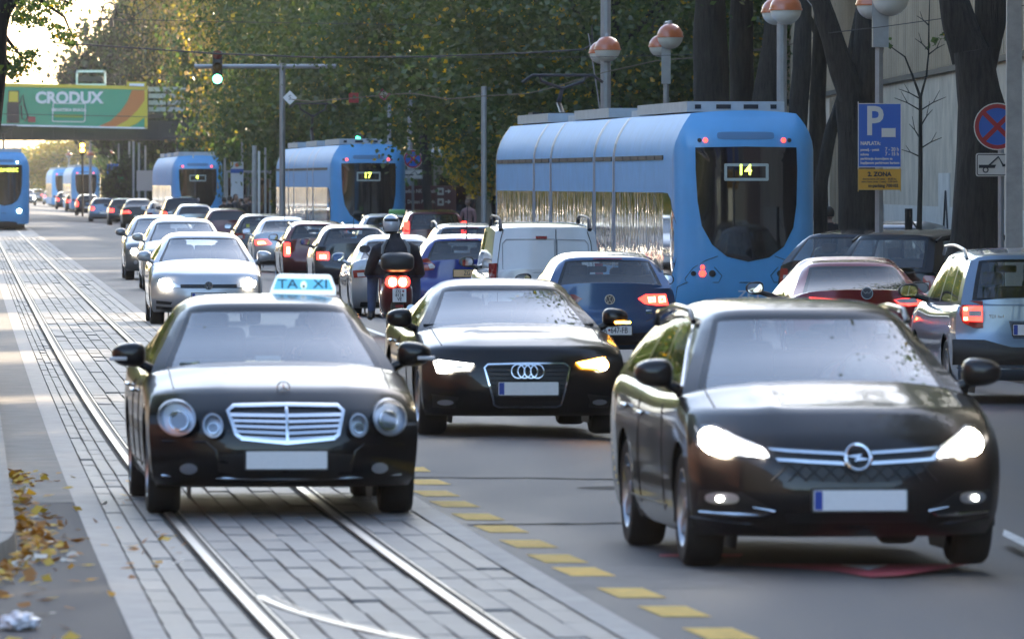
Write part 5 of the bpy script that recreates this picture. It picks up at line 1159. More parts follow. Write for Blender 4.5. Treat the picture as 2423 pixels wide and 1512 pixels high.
# ------------------------------------------------------------------ poles, lamps, signs
M_pole = mat('galvanised_pole', (0.30, 0.31, 0.32), 0.45, 0.5, noise=(3, 0.15))
M_pole2 = mat('painted_concrete_pole', (0.36, 0.35, 0.33), 0.6, noise=(5, 0.2), bump=(30, .3, .004))
M_orange = mat('lamp_orange', (0.5, 0.12, 0.035), 0.3, coat=.6, noise=(6, .12)); M_opal = mat('lamp_opal', (0.62, 0.6, 0.54), 0.3, coat=.4)
M_signback = mat('sign_grey', (.3, .3, .3), .5)
def ground_z(D, X): return -.15 if X > lat(8.5, D) else 0
def pole_thing(name, label, cat, x, D, ytop, rpx, mt, z0=None, group=None, sides=10, rtop=None):
    p = P(x, ytop, D); zb_ = -.3 if z0 is None else z0; t = thing(name, label, cat, (p.x, D, zb_), 0, group); r_ = rpx * D / F
    MB().tube([(0, 0, 0), (0, 0, p.z - zb_)], [r_, rtop * D / F if rtop else r_ * .92], sides).build('pole', mt, t, 30); return t
def globe(t, x, y, D, rp, dy=0.0):
    p = P(x, y, D) - Vector(t.location); p.y = dy; r_ = rp * D / F
    g_ = MB(); prof = [(r_ * math.cos(a), r_ * 1.0 * math.sin(a)) for a in np.linspace(R(2), R(88), 9)]
    g_.lathe(prof, p, 'Z', 24); g_.lathe([(r_ * 1.04, -.02), (r_ * 1.05, 0), (r_ * 1.02, .02)], p, 'Z', 24)
    top_ = g_.build('lamp_hood', M_orange, t, 60); MB().lathe([(r_ * math.cos(a) * .98, r_ * .95 * math.sin(a)) for a in np.linspace(R(-89), R(0), 9)], p, 'Z', 24).build('lamp_bowl', M_opal, top_, 60)
    MB().tube([p + Vector((0, 0, r_ * .93)), p + Vector((0, 0, r_ * 1.25))], [.06, .04], 8).build('lamp_cap', M_pole, top_, 40)
    MB().tube([p + Vector((0, 0, r_ * 1.1)), Vector((0, 0, p.z + r_ * 1.1))], .03, 6).build('lamp_arm', M_pole, t, 40)
for lab, x, D, yt, rp, gl_, rt in (
    ('tall grey pole carrying red globe lamps above the rear of the front tram', 1433, 186, -40, 13, [(1437, 118, 31, -.25), (1422, 125, 28, .3)], 10),
    ('slim pole with an orange globe lamp pair between the tall pole and the dark trunks', 1576, 181, 55, 7, [(1585, 88, 31, -.3), (1563, 110, 27, .35)], 6),
    ('pole with two orange globe lamps above the front tram window', 1850, 152, -20, 13, [(1858, 24, 38, -.3), (1836, 28, 33, .3)], 12)):
    t = pole_thing('street_lamp', lab, 'street lamp', x, D, yt, rp, M_pole, group='globe street lamps')
    for gx, gy, gr_, dy in gl_: globe(t, gx, gy, D, gr_, dy)
    if x < 1600 and x > 1500: MB().box((0, 0, P(0, 280, D).z + .3 - .0 + 1.2), (.2, .2, .9)).build('fuse_box', M_pole, t, 0)
SD = 122.0
t = pole_thing('street_lamp', 'grey lamp pole with globe lamps that carries the blue parking sign', 'street lamp', 2080, SD, -30, 10, M_pole, group='globe street lamps', sides=4)
for gx, gy, gr_, dy in ((2105, -2, 44, -.3), (2066, 10, 38, .3)): globe(t, gx, gy, SD, gr_, dy)
p = P(2083, 55, SD); MB().box((p.x - t.location.x, 0, p.z - t.location.z), (.24, .2, .72)).build('fuse_box', M_pole, t, 0)
def sgn(pts, D, O): return [(P(x, y, D).x - O.x, P(x, y, D).z - O.z) for x, y in pts]
def board(name, label, x, y, D, poly, mt, cat='sign', rim=None, group=None):
    O = P(x, y, D); t = thing(name, label, cat, O, 0, group); q = sgn(poly, D, O)
    MB().prism(q, .02, (0, .02, 0)).build('sign_plate', mt, t, 0)
    if rim: frame_patch(q, rim[0], lambda a, z, off=0: (a, -.004 - off, z), .0, .01).build('sign_rim', rim[1], t, 0)
    return t, O
def wtext(t, O, s, x, y, D, hpx, mt, d=-.012, al='CENTER', sx=1.0, bold=0.0): return text_mesh('lettering', s, hpx * D / F * 1.35, mt, t, face_M((P(x, y, D).x - O.x, d, P(x, y, D).z - O.z)), al, .001, sx, bold)
def rpx(x0, y0, x1, y1, r=3):
    return [(a, b) for a, b in rect(x0, y0, x1, y1, r)][::-1]
M_sblue = mat('sign_blue', (0.012, 0.10, 0.42), 0.45); M_swhite = mat('sign_white_film', (0.6, 0.56, 0.5), 0.5); M_syel = mat('sign_amber', (0.6, 0.29, 0.02), 0.5); M_sred = mat('sign_red', (0.32, 0.015, 0.02), 0.5)
D = SD - .25
t, O = board('parking_sign', 'blue parking sign with white P and NAPLATA hours', 2082, 397, D, rpx(2030, 397, 2133, 245, 4), M_sblue, rim=(.012, M_swhite))
def sp(pts, mt, d=-.012, nm='sign_symbol', t_=None, O_=None, D_=None): return MB().prism(sgn(pts, D_ or D, O_ or O), .006, (0, d, 0)).build(nm, mt, t_ or t, 0)
wtext(t, O, 'P', 2069, 290, D, 71, M_swhite, -.006, sx=.86, bold=.012)
sp(rpx(2086, 325, 2119, 304, 2), M_swhite, -.006)
wtext(t, O, 'NAPLATA:', 2036, 340, D, 9, M_swhite, -.006, 'LEFT', .85, .003)
for s, y, v in (('ponedj. - petak', 355, '7 - 20 h'), ('subota', 366, '7 - 15 h')): wtext(t, O, s, 2036, y, D, 6, M_swhite, -.006, 'LEFT', .9, .002); wtext(t, O, v, 2127, y - 1, D, 9, M_swhite, -.006, 'RIGHT', .85, .002)
for s, y in (('parkiranje dozvoljeno sa', 376), ('kupljenom parkirnom kartom', 386)): wtext(t, O, s, 2036, y, D, 6, M_swhite, -.006, 'LEFT', .95, .002)
t, O = board('zone_sign', 'amber 2. ZONA sign under the blue parking sign', 2081, 450, D, rpx(2030, 450, 2132, 400, 4), M_syel, rim=(.01, mat('sign_amber_rim', (.5, .3, .08), .5)))
wtext(t, O, '2. ZONA', 2081, 413, D, 10.5, M_ink, -.006, sx=1.0, bold=.004)
for s, y in (('dnevna karta (24 sata) -  60,00 kn', 424), ('satna karta (max. 3 sata) - 3,00 kn/h', 430.5)): wtext(t, O, s, 2081, y, D, 4.6, M_ink, -.006, sx=.95, bold=.001)
wtext(t, O, 'm-parking 700102', 2090, 440, D, 8, M_ink, -.006, sx=.9, bold=.002)
t = pole_thing('utility_pole', 'broad pale concrete pole at the right picture edge', 'pole', 2399, 104, -60, 25, M_pole2, sides=4, rtop=20); t.rotation_euler.z = R(45); 
for c_ in t.children: c_.scale = (1.2, 1.2, 1)
for k, (z_, w_) in enumerate(((1.6, .16), (2.35, .1))): MB().box((.1, -.22, z_ + .3), (.13, .006, .3 - .1 * k), R(-45)).build('paper_notice', mat('notice_paper', (.5, .5, .48), .7), t, 0)
def stop_sign(label, x, y, D, rp, pole_x, z0=-.2, tow=None, group='no stopping signs'):
    O = P(x, y, D); t = thing('no_stopping_sign', label, 'road sign', (O.x, O.y, z0), 0, group); r_ = rp * D / F; zc = O.z - z0
    fl = lambda a, z, off=0: (a, -off, z)
    pl_ = ring_patch(ell(0, zc, r_, r_, 32), fl, .0, .02, 1).build('sign_plate', M_sblue, t, 0)
    frame_patch(ell(0, zc, r_, r_, 32), r_ * .2, fl, .006, .006).build('red_ring', M_sred, t, 0); frame_patch(ell(0, zc, r_ * 1.02, r_ * 1.02, 32), r_ * .045, fl, .009, .01).build('white_rim', M_swhite, t, 0)
    for a in (45, -45): d = Vector((math.cos(R(a)), 0, math.sin(R(a)))); e = Vector((-math.sin(R(a)), 0, math.cos(R(a)))); c_ = Vector((0, -.005 - .001 * (a > 0), zc)); MB().add([c_ + d * r_ * .86 + e * r_ * .1, c_ + d * r_ * .86 - e * r_ * .1, c_ - d * r_ * .86 - e * r_ * .1, c_ - d * r_ * .86 + e * r_ * .1], [(0, 1, 2, 3)]).build('red_bar', M_sred, t, 0)
    pxx = P(pole_x, 0, D).x - O.x; MB().tube([(pxx, .05, 0), (pxx, .05, zc + r_)], .04, 8).build('post', M_pole, t, 40)
    if tow:
        x0, y0, x1, y1 = tow; T = P((x0 + x1) / 2, y1, D); w2 = thing('tow_away_sign', 'white tow truck plate under the ' + ('right' if x > 1500 else 'far') + ' no stopping sign', 'road sign', T)
        wd, hh = (x1 - x0) * D / F, (y1 - y0) * D / F
        MB().prism(rect(-wd / 2, 0, wd / 2, hh, .03), .015, (0, .015, 0)).build('sign_plate', M_swhite, w2, 0); frame_patch(rect(-wd / 2 + .012, .012, wd / 2 - .012, hh - .012, .03), .012, fl, .004, .004).build('black_border', M_ink, w2, 0)
        m_ = MB(); m_.prism([(-wd * .42, hh * .36), (0, hh * .36), (.04 * wd, hh * .5), (-wd * .42, hh * .5)], .004, (0, -.004, 0)); m_.build('truck_bed', M_ink, w2, 0)
        frame_patch(ell(-wd * .24, hh * .28, hh * .13, hh * .13, 14), hh * .05, fl, .006, .004).build('truck_wheel', M_ink, w2, 0)
        m_ = MB(); m_.tube([(-wd * .15, -.006, hh * .48), (wd * .1, -.006, hh * .85), (wd * .22, -.006, hh * .5)], .012, 5); m_.build('crane_arm', M_ink, w2, 0)
        m_ = MB(); m_.prism([(wd * .2, hh * .42), (wd * .45, hh * .42), (wd * .45, hh * .58), (wd * .2, hh * .52)], .004, (0, -.004, 0)); m_.build('towed_car', M_ink, w2, 0)
stop_sign('round red and blue no stopping sign beside the concrete pole at right', 2360, 300, 107, 55, 2369, tow=(2309, 363, 2398, 418))
stop_sign('round red and blue no stopping sign beside tram number 17', 977, 377, 262, 22, 977, tow=(955, 402, 1000, 424))
D = 263; t, O = board('direction_sign', 'brown direction sign with white arrows beside tram number 17', 1018, 497, D, rpx(952, 497, 1079, 440, 1), mat('sign_brown', (.10, .022, .02), .5), rim=(.015, mat('sign_brown_rim', (.2, .08, .07), .5)))
for s, y in (('Stadion NK Zagreb', 453), ('Drazen Petrovic', 478)):
    wtext(t, O, s, 1030, y, D, 9, M_swhite, -.006, 'RIGHT', .82, .004); sp(rpx(1035, y + 9, 1050, y - 8, 1), M_swhite, -.006, t_=t, O_=O, D_=D); sp(rpx(1039, y + 4, 1046, y - 3, 1), mat('sign_brown', (0, 0, 0)), -.012, t_=t, O_=O, D_=D)
    sp([(1053, y - 1.5), (1060, y - 1.5), (1060, y - 6), (1067, y), (1060, y + 6), (1060, y + 1.5), (1053, y + 1.5)][::-1], M_swhite, -.006, t_=t, O_=O, D_=D)
for x in (966, 1068): q = P(x, 0, D).x - O.x; MB().tube([(q, .06, .2), (q, .06, -2.2)], .04, 6).build('post', M_pole, t, 40)
# plain poles, each placed by its own depth
for lab, x, D, yt, rp, mt_ in (
    ('grey pole standing left of the front tram', 1145, 196, 205, 7, M_pole), ('grey pole above tram number 17, left of the no stopping sign', 921, 272, 236, 4.5, M_pole),
    ('grey banded pole just right of tram number 17', 970, 268, 120, 6, M_pole), ('thick pale advert pole right of the tram stop crowd', 602, 305, 345, 6, M_pole2), ('white pole just right of the advert pole', 613, 306, 358, 3, M_wp),
    ('thin pole at the left corner of tram number 17', 628, 300, 350, 3, M_pole), ('thin pole behind the tram stop crowd', 573, 330, 330, 3, M_pole), ('pale post right of the third tram', 532, 336, 372, 3, M_pole),
    ('thin flag pole under the bridge, farthest left', 281, 520, 340, 2, M_pole), ('pale pole under the bridge carrying an orange lamp', 214, 560, 320, 3.4, M_pole2),
    ('grey pole right of the blue sign under the bridge', 316, 470, 335, 3, M_pole), ('second grey pole right of the blue sign under the bridge', 329, 455, 338, 3, M_pole),
    ('pale pole between the green sign and the dark shrub', 306, 505, 335, 2.6, M_pole2), ('thin pole left of the third tram', 344, 440, 345, 2.5, M_pole)):
    pole_thing('street_pole', lab, 'pole', x, D, yt, rp, mt_, group='street poles')
for lab, x, y, D, r_ in (('faded orange globe lamp under the bridge on a pale pole', 214, 368, 558, 9), ('faded orange globe lamp under the bridge right of the pale pole', 262, 366, 600, 9), ('faded orange globe lamp under the bridge left of the signal', 163, 368, 700, 7)):
    t = pole_thing('street_lamp', lab, 'street lamp', x, D, y - 8, 2, M_pole2, group='far globe lamps'); globe(t, x, y, D, r_)
for nm, lab, x0, y0, x1, y1, D, mt_ in (('blue_road_sign', 'blue road sign under the bridge', 253, 445, 281, 388, 520, M_sblue), ('green_road_sign', 'green road sign under the bridge right of the blue sign', 277, 431, 293, 405, 500, mat('sign_green', (.01, .2, .08), .5)),
                                       ('pale_hoarding', 'pale pinkish hoarding under the bridge left of the third tram', 323, 452, 366, 404, 430, mat('hoarding', (.45, .38, .35), .6)),
                                       ('timetable_board', 'white and blue timetable board above the tram stop crowd', 546, 470, 576, 384, 322, mat('timetable_white', (.62, .66, .72), .5))):
    t, O = board(nm, lab, (x0 + x1) / 2, y1, D, rpx(x0, y0, x1, y1, 1), mt_)
    m_ = MB(); m_.tube([(0, .08, -(y0 - y1) * D / F), (0, .08, -(O.z + .3))], .05, 6); m_.build('post', M_pole, t, 40)
    if 'timetable' in nm: sp(rpx(546, 410, 576, 400, .5), M_sblue, -.006, t_=t, O_=O, D_=D); sp(ell(561, 391, 5, 5, 12)[::-1], M_orange, -.006, t_=t, O_=O, D_=D)
    if 'blue' in nm: wtext(t, O, '17', 267, 405, D, 9, M_swhite, -.006); sp([(262, 440), (266, 440), (266, 420), (262, 420)], M_swhite, -.006, t_=t, O_=O, D_=D)
# tram stop shelter
t = thing('tram_shelter', 'grey tram stop shelter frame behind the waiting crowd', 'shelter', P(575, 0, 330) * 1); t.location.z = -.15
a, b_ = P(532, 0, 330).x - t.location.x, P(640, 0, 330).x - t.location.x
MB().box(((a + b_) / 2, .6, 2.75), (b_ - a, 1.4, .09)).build('shelter_roof', M_pole, t, 0)
for x in (a + .05, (a + b_) / 2, b_ - .05): MB().box((x, 1.1, 1.36), (.08, .08, 2.7)).build('post', M_pole, t, 0)
for k in range(2): x = a + (b_ - a) * (k + .5) / 2; MB().box((x, 1.15, 1.4), ((b_ - a) / 2 - .14, .015, 2.2)).build('pane', M_dglass, t, 0)
# traffic signal on its mast arm
TD = 238.0; O = P(668, 340, TD); t = thing('traffic_signal', 'hanging traffic signal showing green on a long mast arm', 'traffic light', (O.x, TD, -.2))
def tp(x, y): p = P(x, y, TD); return (p.x - O.x, 0, p.z + .2)
MB().tube([(0, 0, 0), tp(668, 150)], .085, 10).build('mast', M_pole, t, 40); m_ = MB(); m_.tube([tp(460, 158), tp(795, 158)], .065, 8); m_.build('mast_arm', M_pole, t, 40)
p = tp(515, 162); hs = MB().rbox((p[0], -.1, p[2]), (.28, .24, 1.0), .03); h_ = hs.build('signal_head', M_black, t)
for k, (y, mt_) in enumerate(((131, mat('signal_red_off', (.12, .01, .01), .3)), (160, mat('signal_amber_off', (.1, .05, .0), .3)), (188, mat('signal_green_lit', (.2, 1, .6), .3, emit=(.12, 1, .5), es=4.5)))):
    c_ = tp(515, y); MB().lathe([(.001, 0), (.085, 0), (.11, .02), (.13, .03)], (c_[0], -.25, c_[2]), 'Y', 18).build('signal_lens', mt_, h_, 40)
    m_ = MB(); n = 10; m_.add([(c_[0] + .14 * math.cos(a), yy, c_[2] + .14 * math.sin(a)) for a in np.linspace(0, math.pi, n) for yy in (-.22, -.4)], [(2 * i, 2 * i + 1, 2 * i + 3, 2 * i + 2) for i in range(n - 1)]); m_.build('visor', M_black, h_)
TD2 = 560; O = P(195, 420, TD2); t = thing('traffic_signal', 'far traffic signal glowing orange under the bridge', 'traffic light', (O.x, TD2, -.2)); p = P(195, 350, TD2)
MB().tube([(0, .1, 0), (0, .1, p.z + .2)], .07, 8).build('mast', M_black, t, 40); MB().rbox((0, 0, p.z + .2), (.34, .2, .95), .03).build('signal_head', M_black, t)
for k, mt_ in enumerate((M_blink, M_blink)): MB().lathe([(.001, 0), (.14, 0), (.15, .02)], (0, -.12, p.z + .2 + .15 - .32 * k), 'Y', 14).build('signal_lens', mt_, t, 40)
t = thing('tram_signal', 'pair of small green tram signal lights above tram number 17', 'traffic light', P(850, 332, 262)); MB().rbox((0, .1, 0), (.34, .1, .42), .03).build('signal_head', M_black, t)
for dx, dz in ((-.04, .06), (.05, -.08)): MB().lathe([(.001, 0), (.07, 0), (.075, .01)], (dx, .04, dz), 'Y', 12).build('signal_lens', mat('tram_signal_green', (.1, 1, .4), .3, emit=(.05, .9, .35), es=2.5), t, 40)
m_ = MB(); m_.tube([(0, .15, -.2), (0, .15, -3.8)], .05, 8); m_.build('post', M_pole, t, 40)
# lozenge plates that hang from the contact wire
for nm, lab, x, y, hw_, mt_, mt2, D in (('lozenge_plate', 'white lozenge plate lettered S hanging left of the pantograph', 686, 232, 17, M_plate, None, 232), ('lozenge_plate', 'pink edged white lozenge plate hanging from a wire', 908, 224, 17, mat('lozenge_pink', (.45, .07, .16), .5), M_plate, 232)):
    t = thing(nm, lab, 'sign', P(x, y, D), 0, 'wire signs'); w_ = hw_ * D / F; MB().prism([(-w_, 0), (0, -w_), (w_, 0), (0, w_)], .02).build('sign_plate', mt_, t, 0)
    if mt2: MB().prism([(-w_ * .6, 0), (0, -w_ * .6), (w_ * .6, 0), (0, w_ * .6)], .004, (0, -.02, 0)).build('sign_face', mt2, t, 0)
    text_mesh('lettering', 'S', w_ * .9, M_ink, t, face_M((0, -.03, 0)))
t = thing('square_plate', 'red square plate lettered S hanging above tram number 17', 'sign', P(837, 232, 232), 0, 'wire signs'); MB().prism(rect(-.14, -.14, .14, .14), .02).build('sign_plate', mat('square_red', (.4, .015, .02), .5), t, 0); text_mesh('lettering', 'S', .2, M_ink, t, face_M((0, -.03, 0)))
# overhead wires
def wire(label, pts, D, rp, mt=None, sag=0):
    m_ = MB(); q = []
    for i in range(len(pts) - 1):
        (x0, y0), (x1, y1) = pts[i][:2], pts[i + 1][:2]
        for k in range(8): t_ = k / 8; q.append((x0 + (x1 - x0) * t_, y0 + (y1 - y0) * t_))
    q.append(pts[-1][:2]); d = D if callable(D) else (lambda u: D); n = len(q)
    P0 = [P(x, y, d(i / (n - 1))) for i, (x, y) in enumerate(q)]; m_.tube([p - P0[0] for p in P0], rp * D / F if not callable(D) else rp * d(.5) / F, 5)
    o = m_.build('overhead_wire', mt or M_ink, None, 60, P0[0]); tag(o, label, 'wire', 'overhead tram wires')
M_rope = mat('span_rope', (.16, .13, .09), .7)
wire('thin wire running from the wire loop across the tree tops', [(262, 46), (500, 52), (1000, 60), (1500, 68)], 205, .8)
wire('thick double cable sagging across the street below the signal top', [(128, 102), (330, 115), (515, 128), (760, 137), (1000, 135), (1250, 126), (1380, 118), (1402, 105), (1400, 60)], 190, 2.0)
wire('span rope from the lozenge plates up to the right lamp pole', [(690, 236), (740, 241), (908, 226), (970, 221), (1060, 235), (1130, 229), (1250, 222), (1300, 210), (1430, 172), (1550, 145), (1700, 132), (1850, 112), (1940, 86), (2040, 74), (2250, 60), (2423, 40)], 185, 1.2, M_rope)
wire('upper span wire at right that meets the concrete pole', [(1960, 79), (2090, 64), (2250, 42), (2423, 14)], 118, 1.1)
wire('long faint wire across the dark foliage', [(1000, 137), (1400, 136), (1650, 130), (1850, 112)], 178, .7)
wire('faint diagonal wire at the top left sky', [(100, 5), (230, 55)], 170, .6)
wire('diagonal stay wire beside the wire loop', [(300, 52), (360, 10), (372, -8)], 205, .8)
wire('bright steel stay beside the first globe lamp pole', [(1392, 80), (1415, 230), (1420, 268)], 188, 1.6, M_pole)
wire('slanting stay wire left of the right lamp pole', [(1905, -5), (1950, 50), (1972, 74)], 150, 1.4, M_pole)
wire('tram contact wire drooping over the billboard', [(128, 102), (118, 140), (126, 170), (125, 195)], 190, 1.0)
wire('second drooping feeder loop near the billboard', [(195, 122), (193, 140), (180, 165), (172, 195)], 200, .8)
wire('faint horizontal wire over the billboard lower half', [(0, 270), (350, 277)], 300, .8); wire('faint horizontal wire right of the signal', [(250, 178), (500, 181), (700, 182)], 300, .6)
t = thing('wire_loop', 'hanging cable loop with insulators at the top left sky', 'cable loop', P(262, 48, 205)); s_ = 205 / F
m_ = MB(); m_.tube([(a * s_, 0, b * s_) for a, b in [(-24, -3), (-22, 20), (-14, 38), (-2, 42), (9, 36), (14, 20), (8, 2)]], .018, 6); m_.build('cable', M_ink, t)
m_ = MB(); m_.tube([(-30 * s_, 0, 4 * s_), (40 * s_, 0, -2 * s_)], .025, 6); m_.build('bar', M_rope, t)
for x in (-25, 2): m_ = MB(); m_.tube([(x * s_, 0, 6 * s_), (x * s_, 0, -16 * s_)], [.045, .06], 8); m_.build('insulator', M_rope, t)
# ------------------------------------------------------------------ trees
def bark():
    m_ = mat('bark', (0.035, 0.03, 0.026), 0.9); n = m_.node_tree.nodes; l = m_.node_tree.links; b = n['Principled BSDF']
    tc = n.new('ShaderNodeTexCoord'); mp = n.new('ShaderNodeMapping'); mp.inputs['Scale'].default_value = (9, 9, 1.2); l.new(tc.outputs['Object'], mp.inputs[0])
    t = n.new('ShaderNodeTexNoise'); t.inputs['Scale'].default_value = 2.2; t.inputs['Detail'].default_value = 8; t.inputs['Roughness'].default_value = .7; l.new(mp.outputs[0], t.inputs[0])
    cr = n.new('ShaderNodeValToRGB'); cr.color_ramp.elements[0].color = (.005, .005, .0045, 1); cr.color_ramp.elements[0].position = .35; cr.color_ramp.elements[1].color = (.04, .038, .032, 1); cr.color_ramp.elements[1].position = .72
    l.new(t.outputs[0], cr.inputs[0]); l.new(cr.outputs[0], b.inputs['Base Color'])
    bp = n.new('ShaderNodeBump'); bp.inputs['Strength'].default_value = 1; bp.inputs['Distance'].default_value = .06; l.new(t.outputs[0], bp.inputs['Height']); l.new(bp.outputs[0], b.inputs['Normal']); return m_
M_bark = bark()
G1, G2, G3 = (0.035, 0.07, 0.018), (0.07, 0.11, 0.026), (0.12, 0.14, 0.032); Y1, Y2, O1, B1 = (0.55, 0.36, 0.03), (0.32, 0.26, 0.045), (0.52, 0.23, 0.03), (0.28, 0.2, 0.09)
LM = {
 'green': leaf_mat('leaf_green', [(G1, 5), (G2, 4), (G3, 2), (Y2, 1.2), (Y1, .5)], .4),
 'turning': leaf_mat('leaf_turning', [(G1, 5), (G2, 3), (G3, 2), (Y2, 2.2), (Y1, 1.6), (O1, .5)], .5),
 'yellow': leaf_mat('leaf_yellow', [(Y1, 5), (Y2, 3), (O1, 2), (G3, 2), ((.65, .45, .05), 3)], .55),
 'brown': leaf_mat('leaf_brown', [(G3, 2), (B1, 4), (Y2, 2.5), (G2, 2), ((.22, .16, .07), 2)], .4),
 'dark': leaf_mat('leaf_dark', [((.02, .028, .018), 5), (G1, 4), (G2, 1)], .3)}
def tube_rough(m_, pts, rad, n=14, amp=.12, seed=0):
    o = len(m_.v); m_.tube(pts, rad, n)
    for i in range(o, len(m_.v)):
        v = Vector(m_.v[i]); q = Vector((v.x * 1.6 + seed, v.y * 1.6, v.z * .45)); k = mn.noise(q) * amp + mn.noise(q * 3) * amp * .35
        m_.v[i] = tuple(v + Vector((k, k * .7, 0)))
def crown_mesh(nm, kind, size, n_clump, per, rad, leaf, bottom=-1.0, seed=1, shell=.55):
    g_ = np.random.default_rng(seed); c = []
    while len(c) < n_clump:
        p = g_.normal(size=3); p /= np.linalg.norm(p); p *= g_.uniform(shell, 1.0) ** .7
        if p[2] < bottom: continue
        lump = 1 + .22 * mn.noise(Vector(p) * 2.4 + Vector((seed, 0, 0))); c.append(p * np.array(size) * lump)
    c = np.array(c); L_ = (c[:, None, :] + g_.normal(size=(n_clump, per, 3)) * np.array([rad, rad, rad * .75]) * g_.uniform(.6, 1.25, (n_clump, 1, 1))).reshape(-1, 3)
    v, q = leaf_quads(L_, leaf); return raw_mesh(nm, v, q, [LM[kind]])
CM = {}
def crown(kind, variant, leaf=.2):
    key = (kind, variant, leaf)
    if key not in CM: CM[key] = crown_mesh('crown', kind, (1, 1, 1), 300 if leaf < .04 else 190, 200 if leaf < .04 else 150, .14, leaf, -.85, seed=variant * 7 + 3)
    return CM[key]
def tree(label, x, D, r_t, zc, rad, kind, variant=0, leaf=.04, name='street_tree', lean=0.0, z0=-.2, trunk_to=None, group='street trees', X=None, nl=4, rot=None):
    """x: picture x of the trunk, rad: crown radii in metres, zc: crown centre height"""
    X0 = P(x, 0, D).x if X is None else X; t = thing(name, label, 'tree', (X0, D, z0), 0, group); m_ = MB(); top_ = trunk_to or zc
    pts = [(lean * q * q * top_ + .12 * math.sin(q * 5 + variant), .1 * math.sin(q * 4), top_ * q) for q in np.linspace(0, 1, 9)]
    tube_rough(m_, pts, [r_t * (1.25 - .25 * min(q * 8, 1)) * (1 - .5 * q) for q in np.linspace(0, 1, 9)], 14, .1 * r_t / .35, variant)
    for k in range(nl):
        a = 2 * math.pi * k / nl + variant; q = .5 + .1 * k; b_ = Vector(pts[int(q * 8)]); e = Vector((math.cos(a) * rad[0] * .7, math.sin(a) * rad[1] * .7, zc + rad[2] * .2 - b_.z))
        m_.tube([b_, b_ + e * .4 + Vector((0, 0, .3)), b_ + e], [r_t * .4, r_t * .25, r_t * .08], 7)
    m_.build('trunk', M_bark, t, 60)
    c_ = bpy.data.objects.new('crown', crown(kind, variant, leaf)); C.objects.link(c_); c_.parent = t; c_.location = (lean * top_, 0, zc); c_.scale = rad; c_.rotation_euler = (0, 0, variant * 1.3 if rot is None else rot); return t
# row along the right side, near to far (the trunks of the near ones stand clear)
tree('street tree with half yellow leaves behind the rear of the front tram', 1460, 205, .28, 7.2, (4.8, 5.5, 4.6), 'turning', 1, .028)
tree('street tree with yellow hanging leaves above the brown direction sign', 1215, 232, .28, 7.4, (5.0, 5.5, 4.9), 'turning', 2, .028, rot=1)
tree('leafy tree behind the globe lamps, deep in shade', 1640, 215, .3, 8.2, (5.2, 5.5, 5.6), 'turning', 3, .028)
tree('green street tree above tram number 17', 1000, 285, .3, 8.4, (5.6, 6, 5.8), 'green', 1, .028)
tree('green street tree behind the red square plate', 850, 320, .3, 8.8, (5.6, 6, 6.4), 'green', 2, .028)
tree('browning street tree behind the mast of the hanging signal', 770, 365, .3, 9.4, (5.6, 6, 7.0), 'brown', 1, .028)
tree('browning street tree behind the hanging green signal', 740, 415, .32, 10.5, (5.4, 6, 8.0), 'brown', 2, .028)
tree('brown green tree left of the mast arm', 640, 440, .32, 7.6, (3.6, 5, 5.6), 'turning', 2, .05, rot=2)
tree('tall brown tree top at the upper left of the foliage', 590, 520, .35, 15, (6, 8, 9), 'brown', 3, .028)
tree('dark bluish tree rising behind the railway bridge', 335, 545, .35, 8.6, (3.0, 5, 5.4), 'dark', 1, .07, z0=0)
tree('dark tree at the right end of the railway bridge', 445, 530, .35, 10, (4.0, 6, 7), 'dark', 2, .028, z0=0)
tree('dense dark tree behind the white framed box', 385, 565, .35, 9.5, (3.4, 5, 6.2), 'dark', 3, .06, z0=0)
tree('tall green tree behind tram number 17, farther back', 1100, 310, .3, 13, (8, 6, 9), 'green', 3, .028)
tree('tall brown green tree high above the signal', 880, 400, .3, 15, (8, 6, 10), 'brown', 1, .028, rot=2.2)
tree('tall dark green tree behind the globe lamp pair', 1500, 250, .3, 11, (7, 6, 7), 'green', 2, .028, rot=.5)
tree('dark green tree between trunks right of the front tram', 1880, 232, .25, 6.0, (3.6, 4, 4.6), 'green', 3, .05)
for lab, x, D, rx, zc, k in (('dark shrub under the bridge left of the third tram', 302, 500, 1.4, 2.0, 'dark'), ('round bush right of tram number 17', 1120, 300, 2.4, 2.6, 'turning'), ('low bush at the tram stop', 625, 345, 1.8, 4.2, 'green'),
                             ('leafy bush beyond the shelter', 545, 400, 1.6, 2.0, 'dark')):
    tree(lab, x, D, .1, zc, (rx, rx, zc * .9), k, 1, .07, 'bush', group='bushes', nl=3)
tree('low yellow tree behind the pole left of the front tram', 1172, 245, .12, 3.5, (1.2, 1.5, 1.7), 'yellow', 1, .06, 'small_tree', nl=3)
tree('yellow crown peeping above the sign and tram number 17', 1010, 262, .15, 8.6, (1.6, 1.6, 1.3), 'yellow', 2, .06, 'small_tree', nl=3)
# hazy trees far beyond the bridge
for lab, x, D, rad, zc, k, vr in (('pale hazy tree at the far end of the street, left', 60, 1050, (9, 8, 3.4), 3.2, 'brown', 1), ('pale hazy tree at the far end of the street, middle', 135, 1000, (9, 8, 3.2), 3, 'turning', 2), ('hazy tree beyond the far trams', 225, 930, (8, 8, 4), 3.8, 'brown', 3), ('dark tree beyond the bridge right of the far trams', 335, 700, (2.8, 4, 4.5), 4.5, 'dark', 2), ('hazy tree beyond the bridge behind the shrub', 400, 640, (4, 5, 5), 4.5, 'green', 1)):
    tree(lab, x, D, .3, zc, rad, k, vr, .05, 'far_tree', group='hazy trees beyond the bridge', z0=-.3)
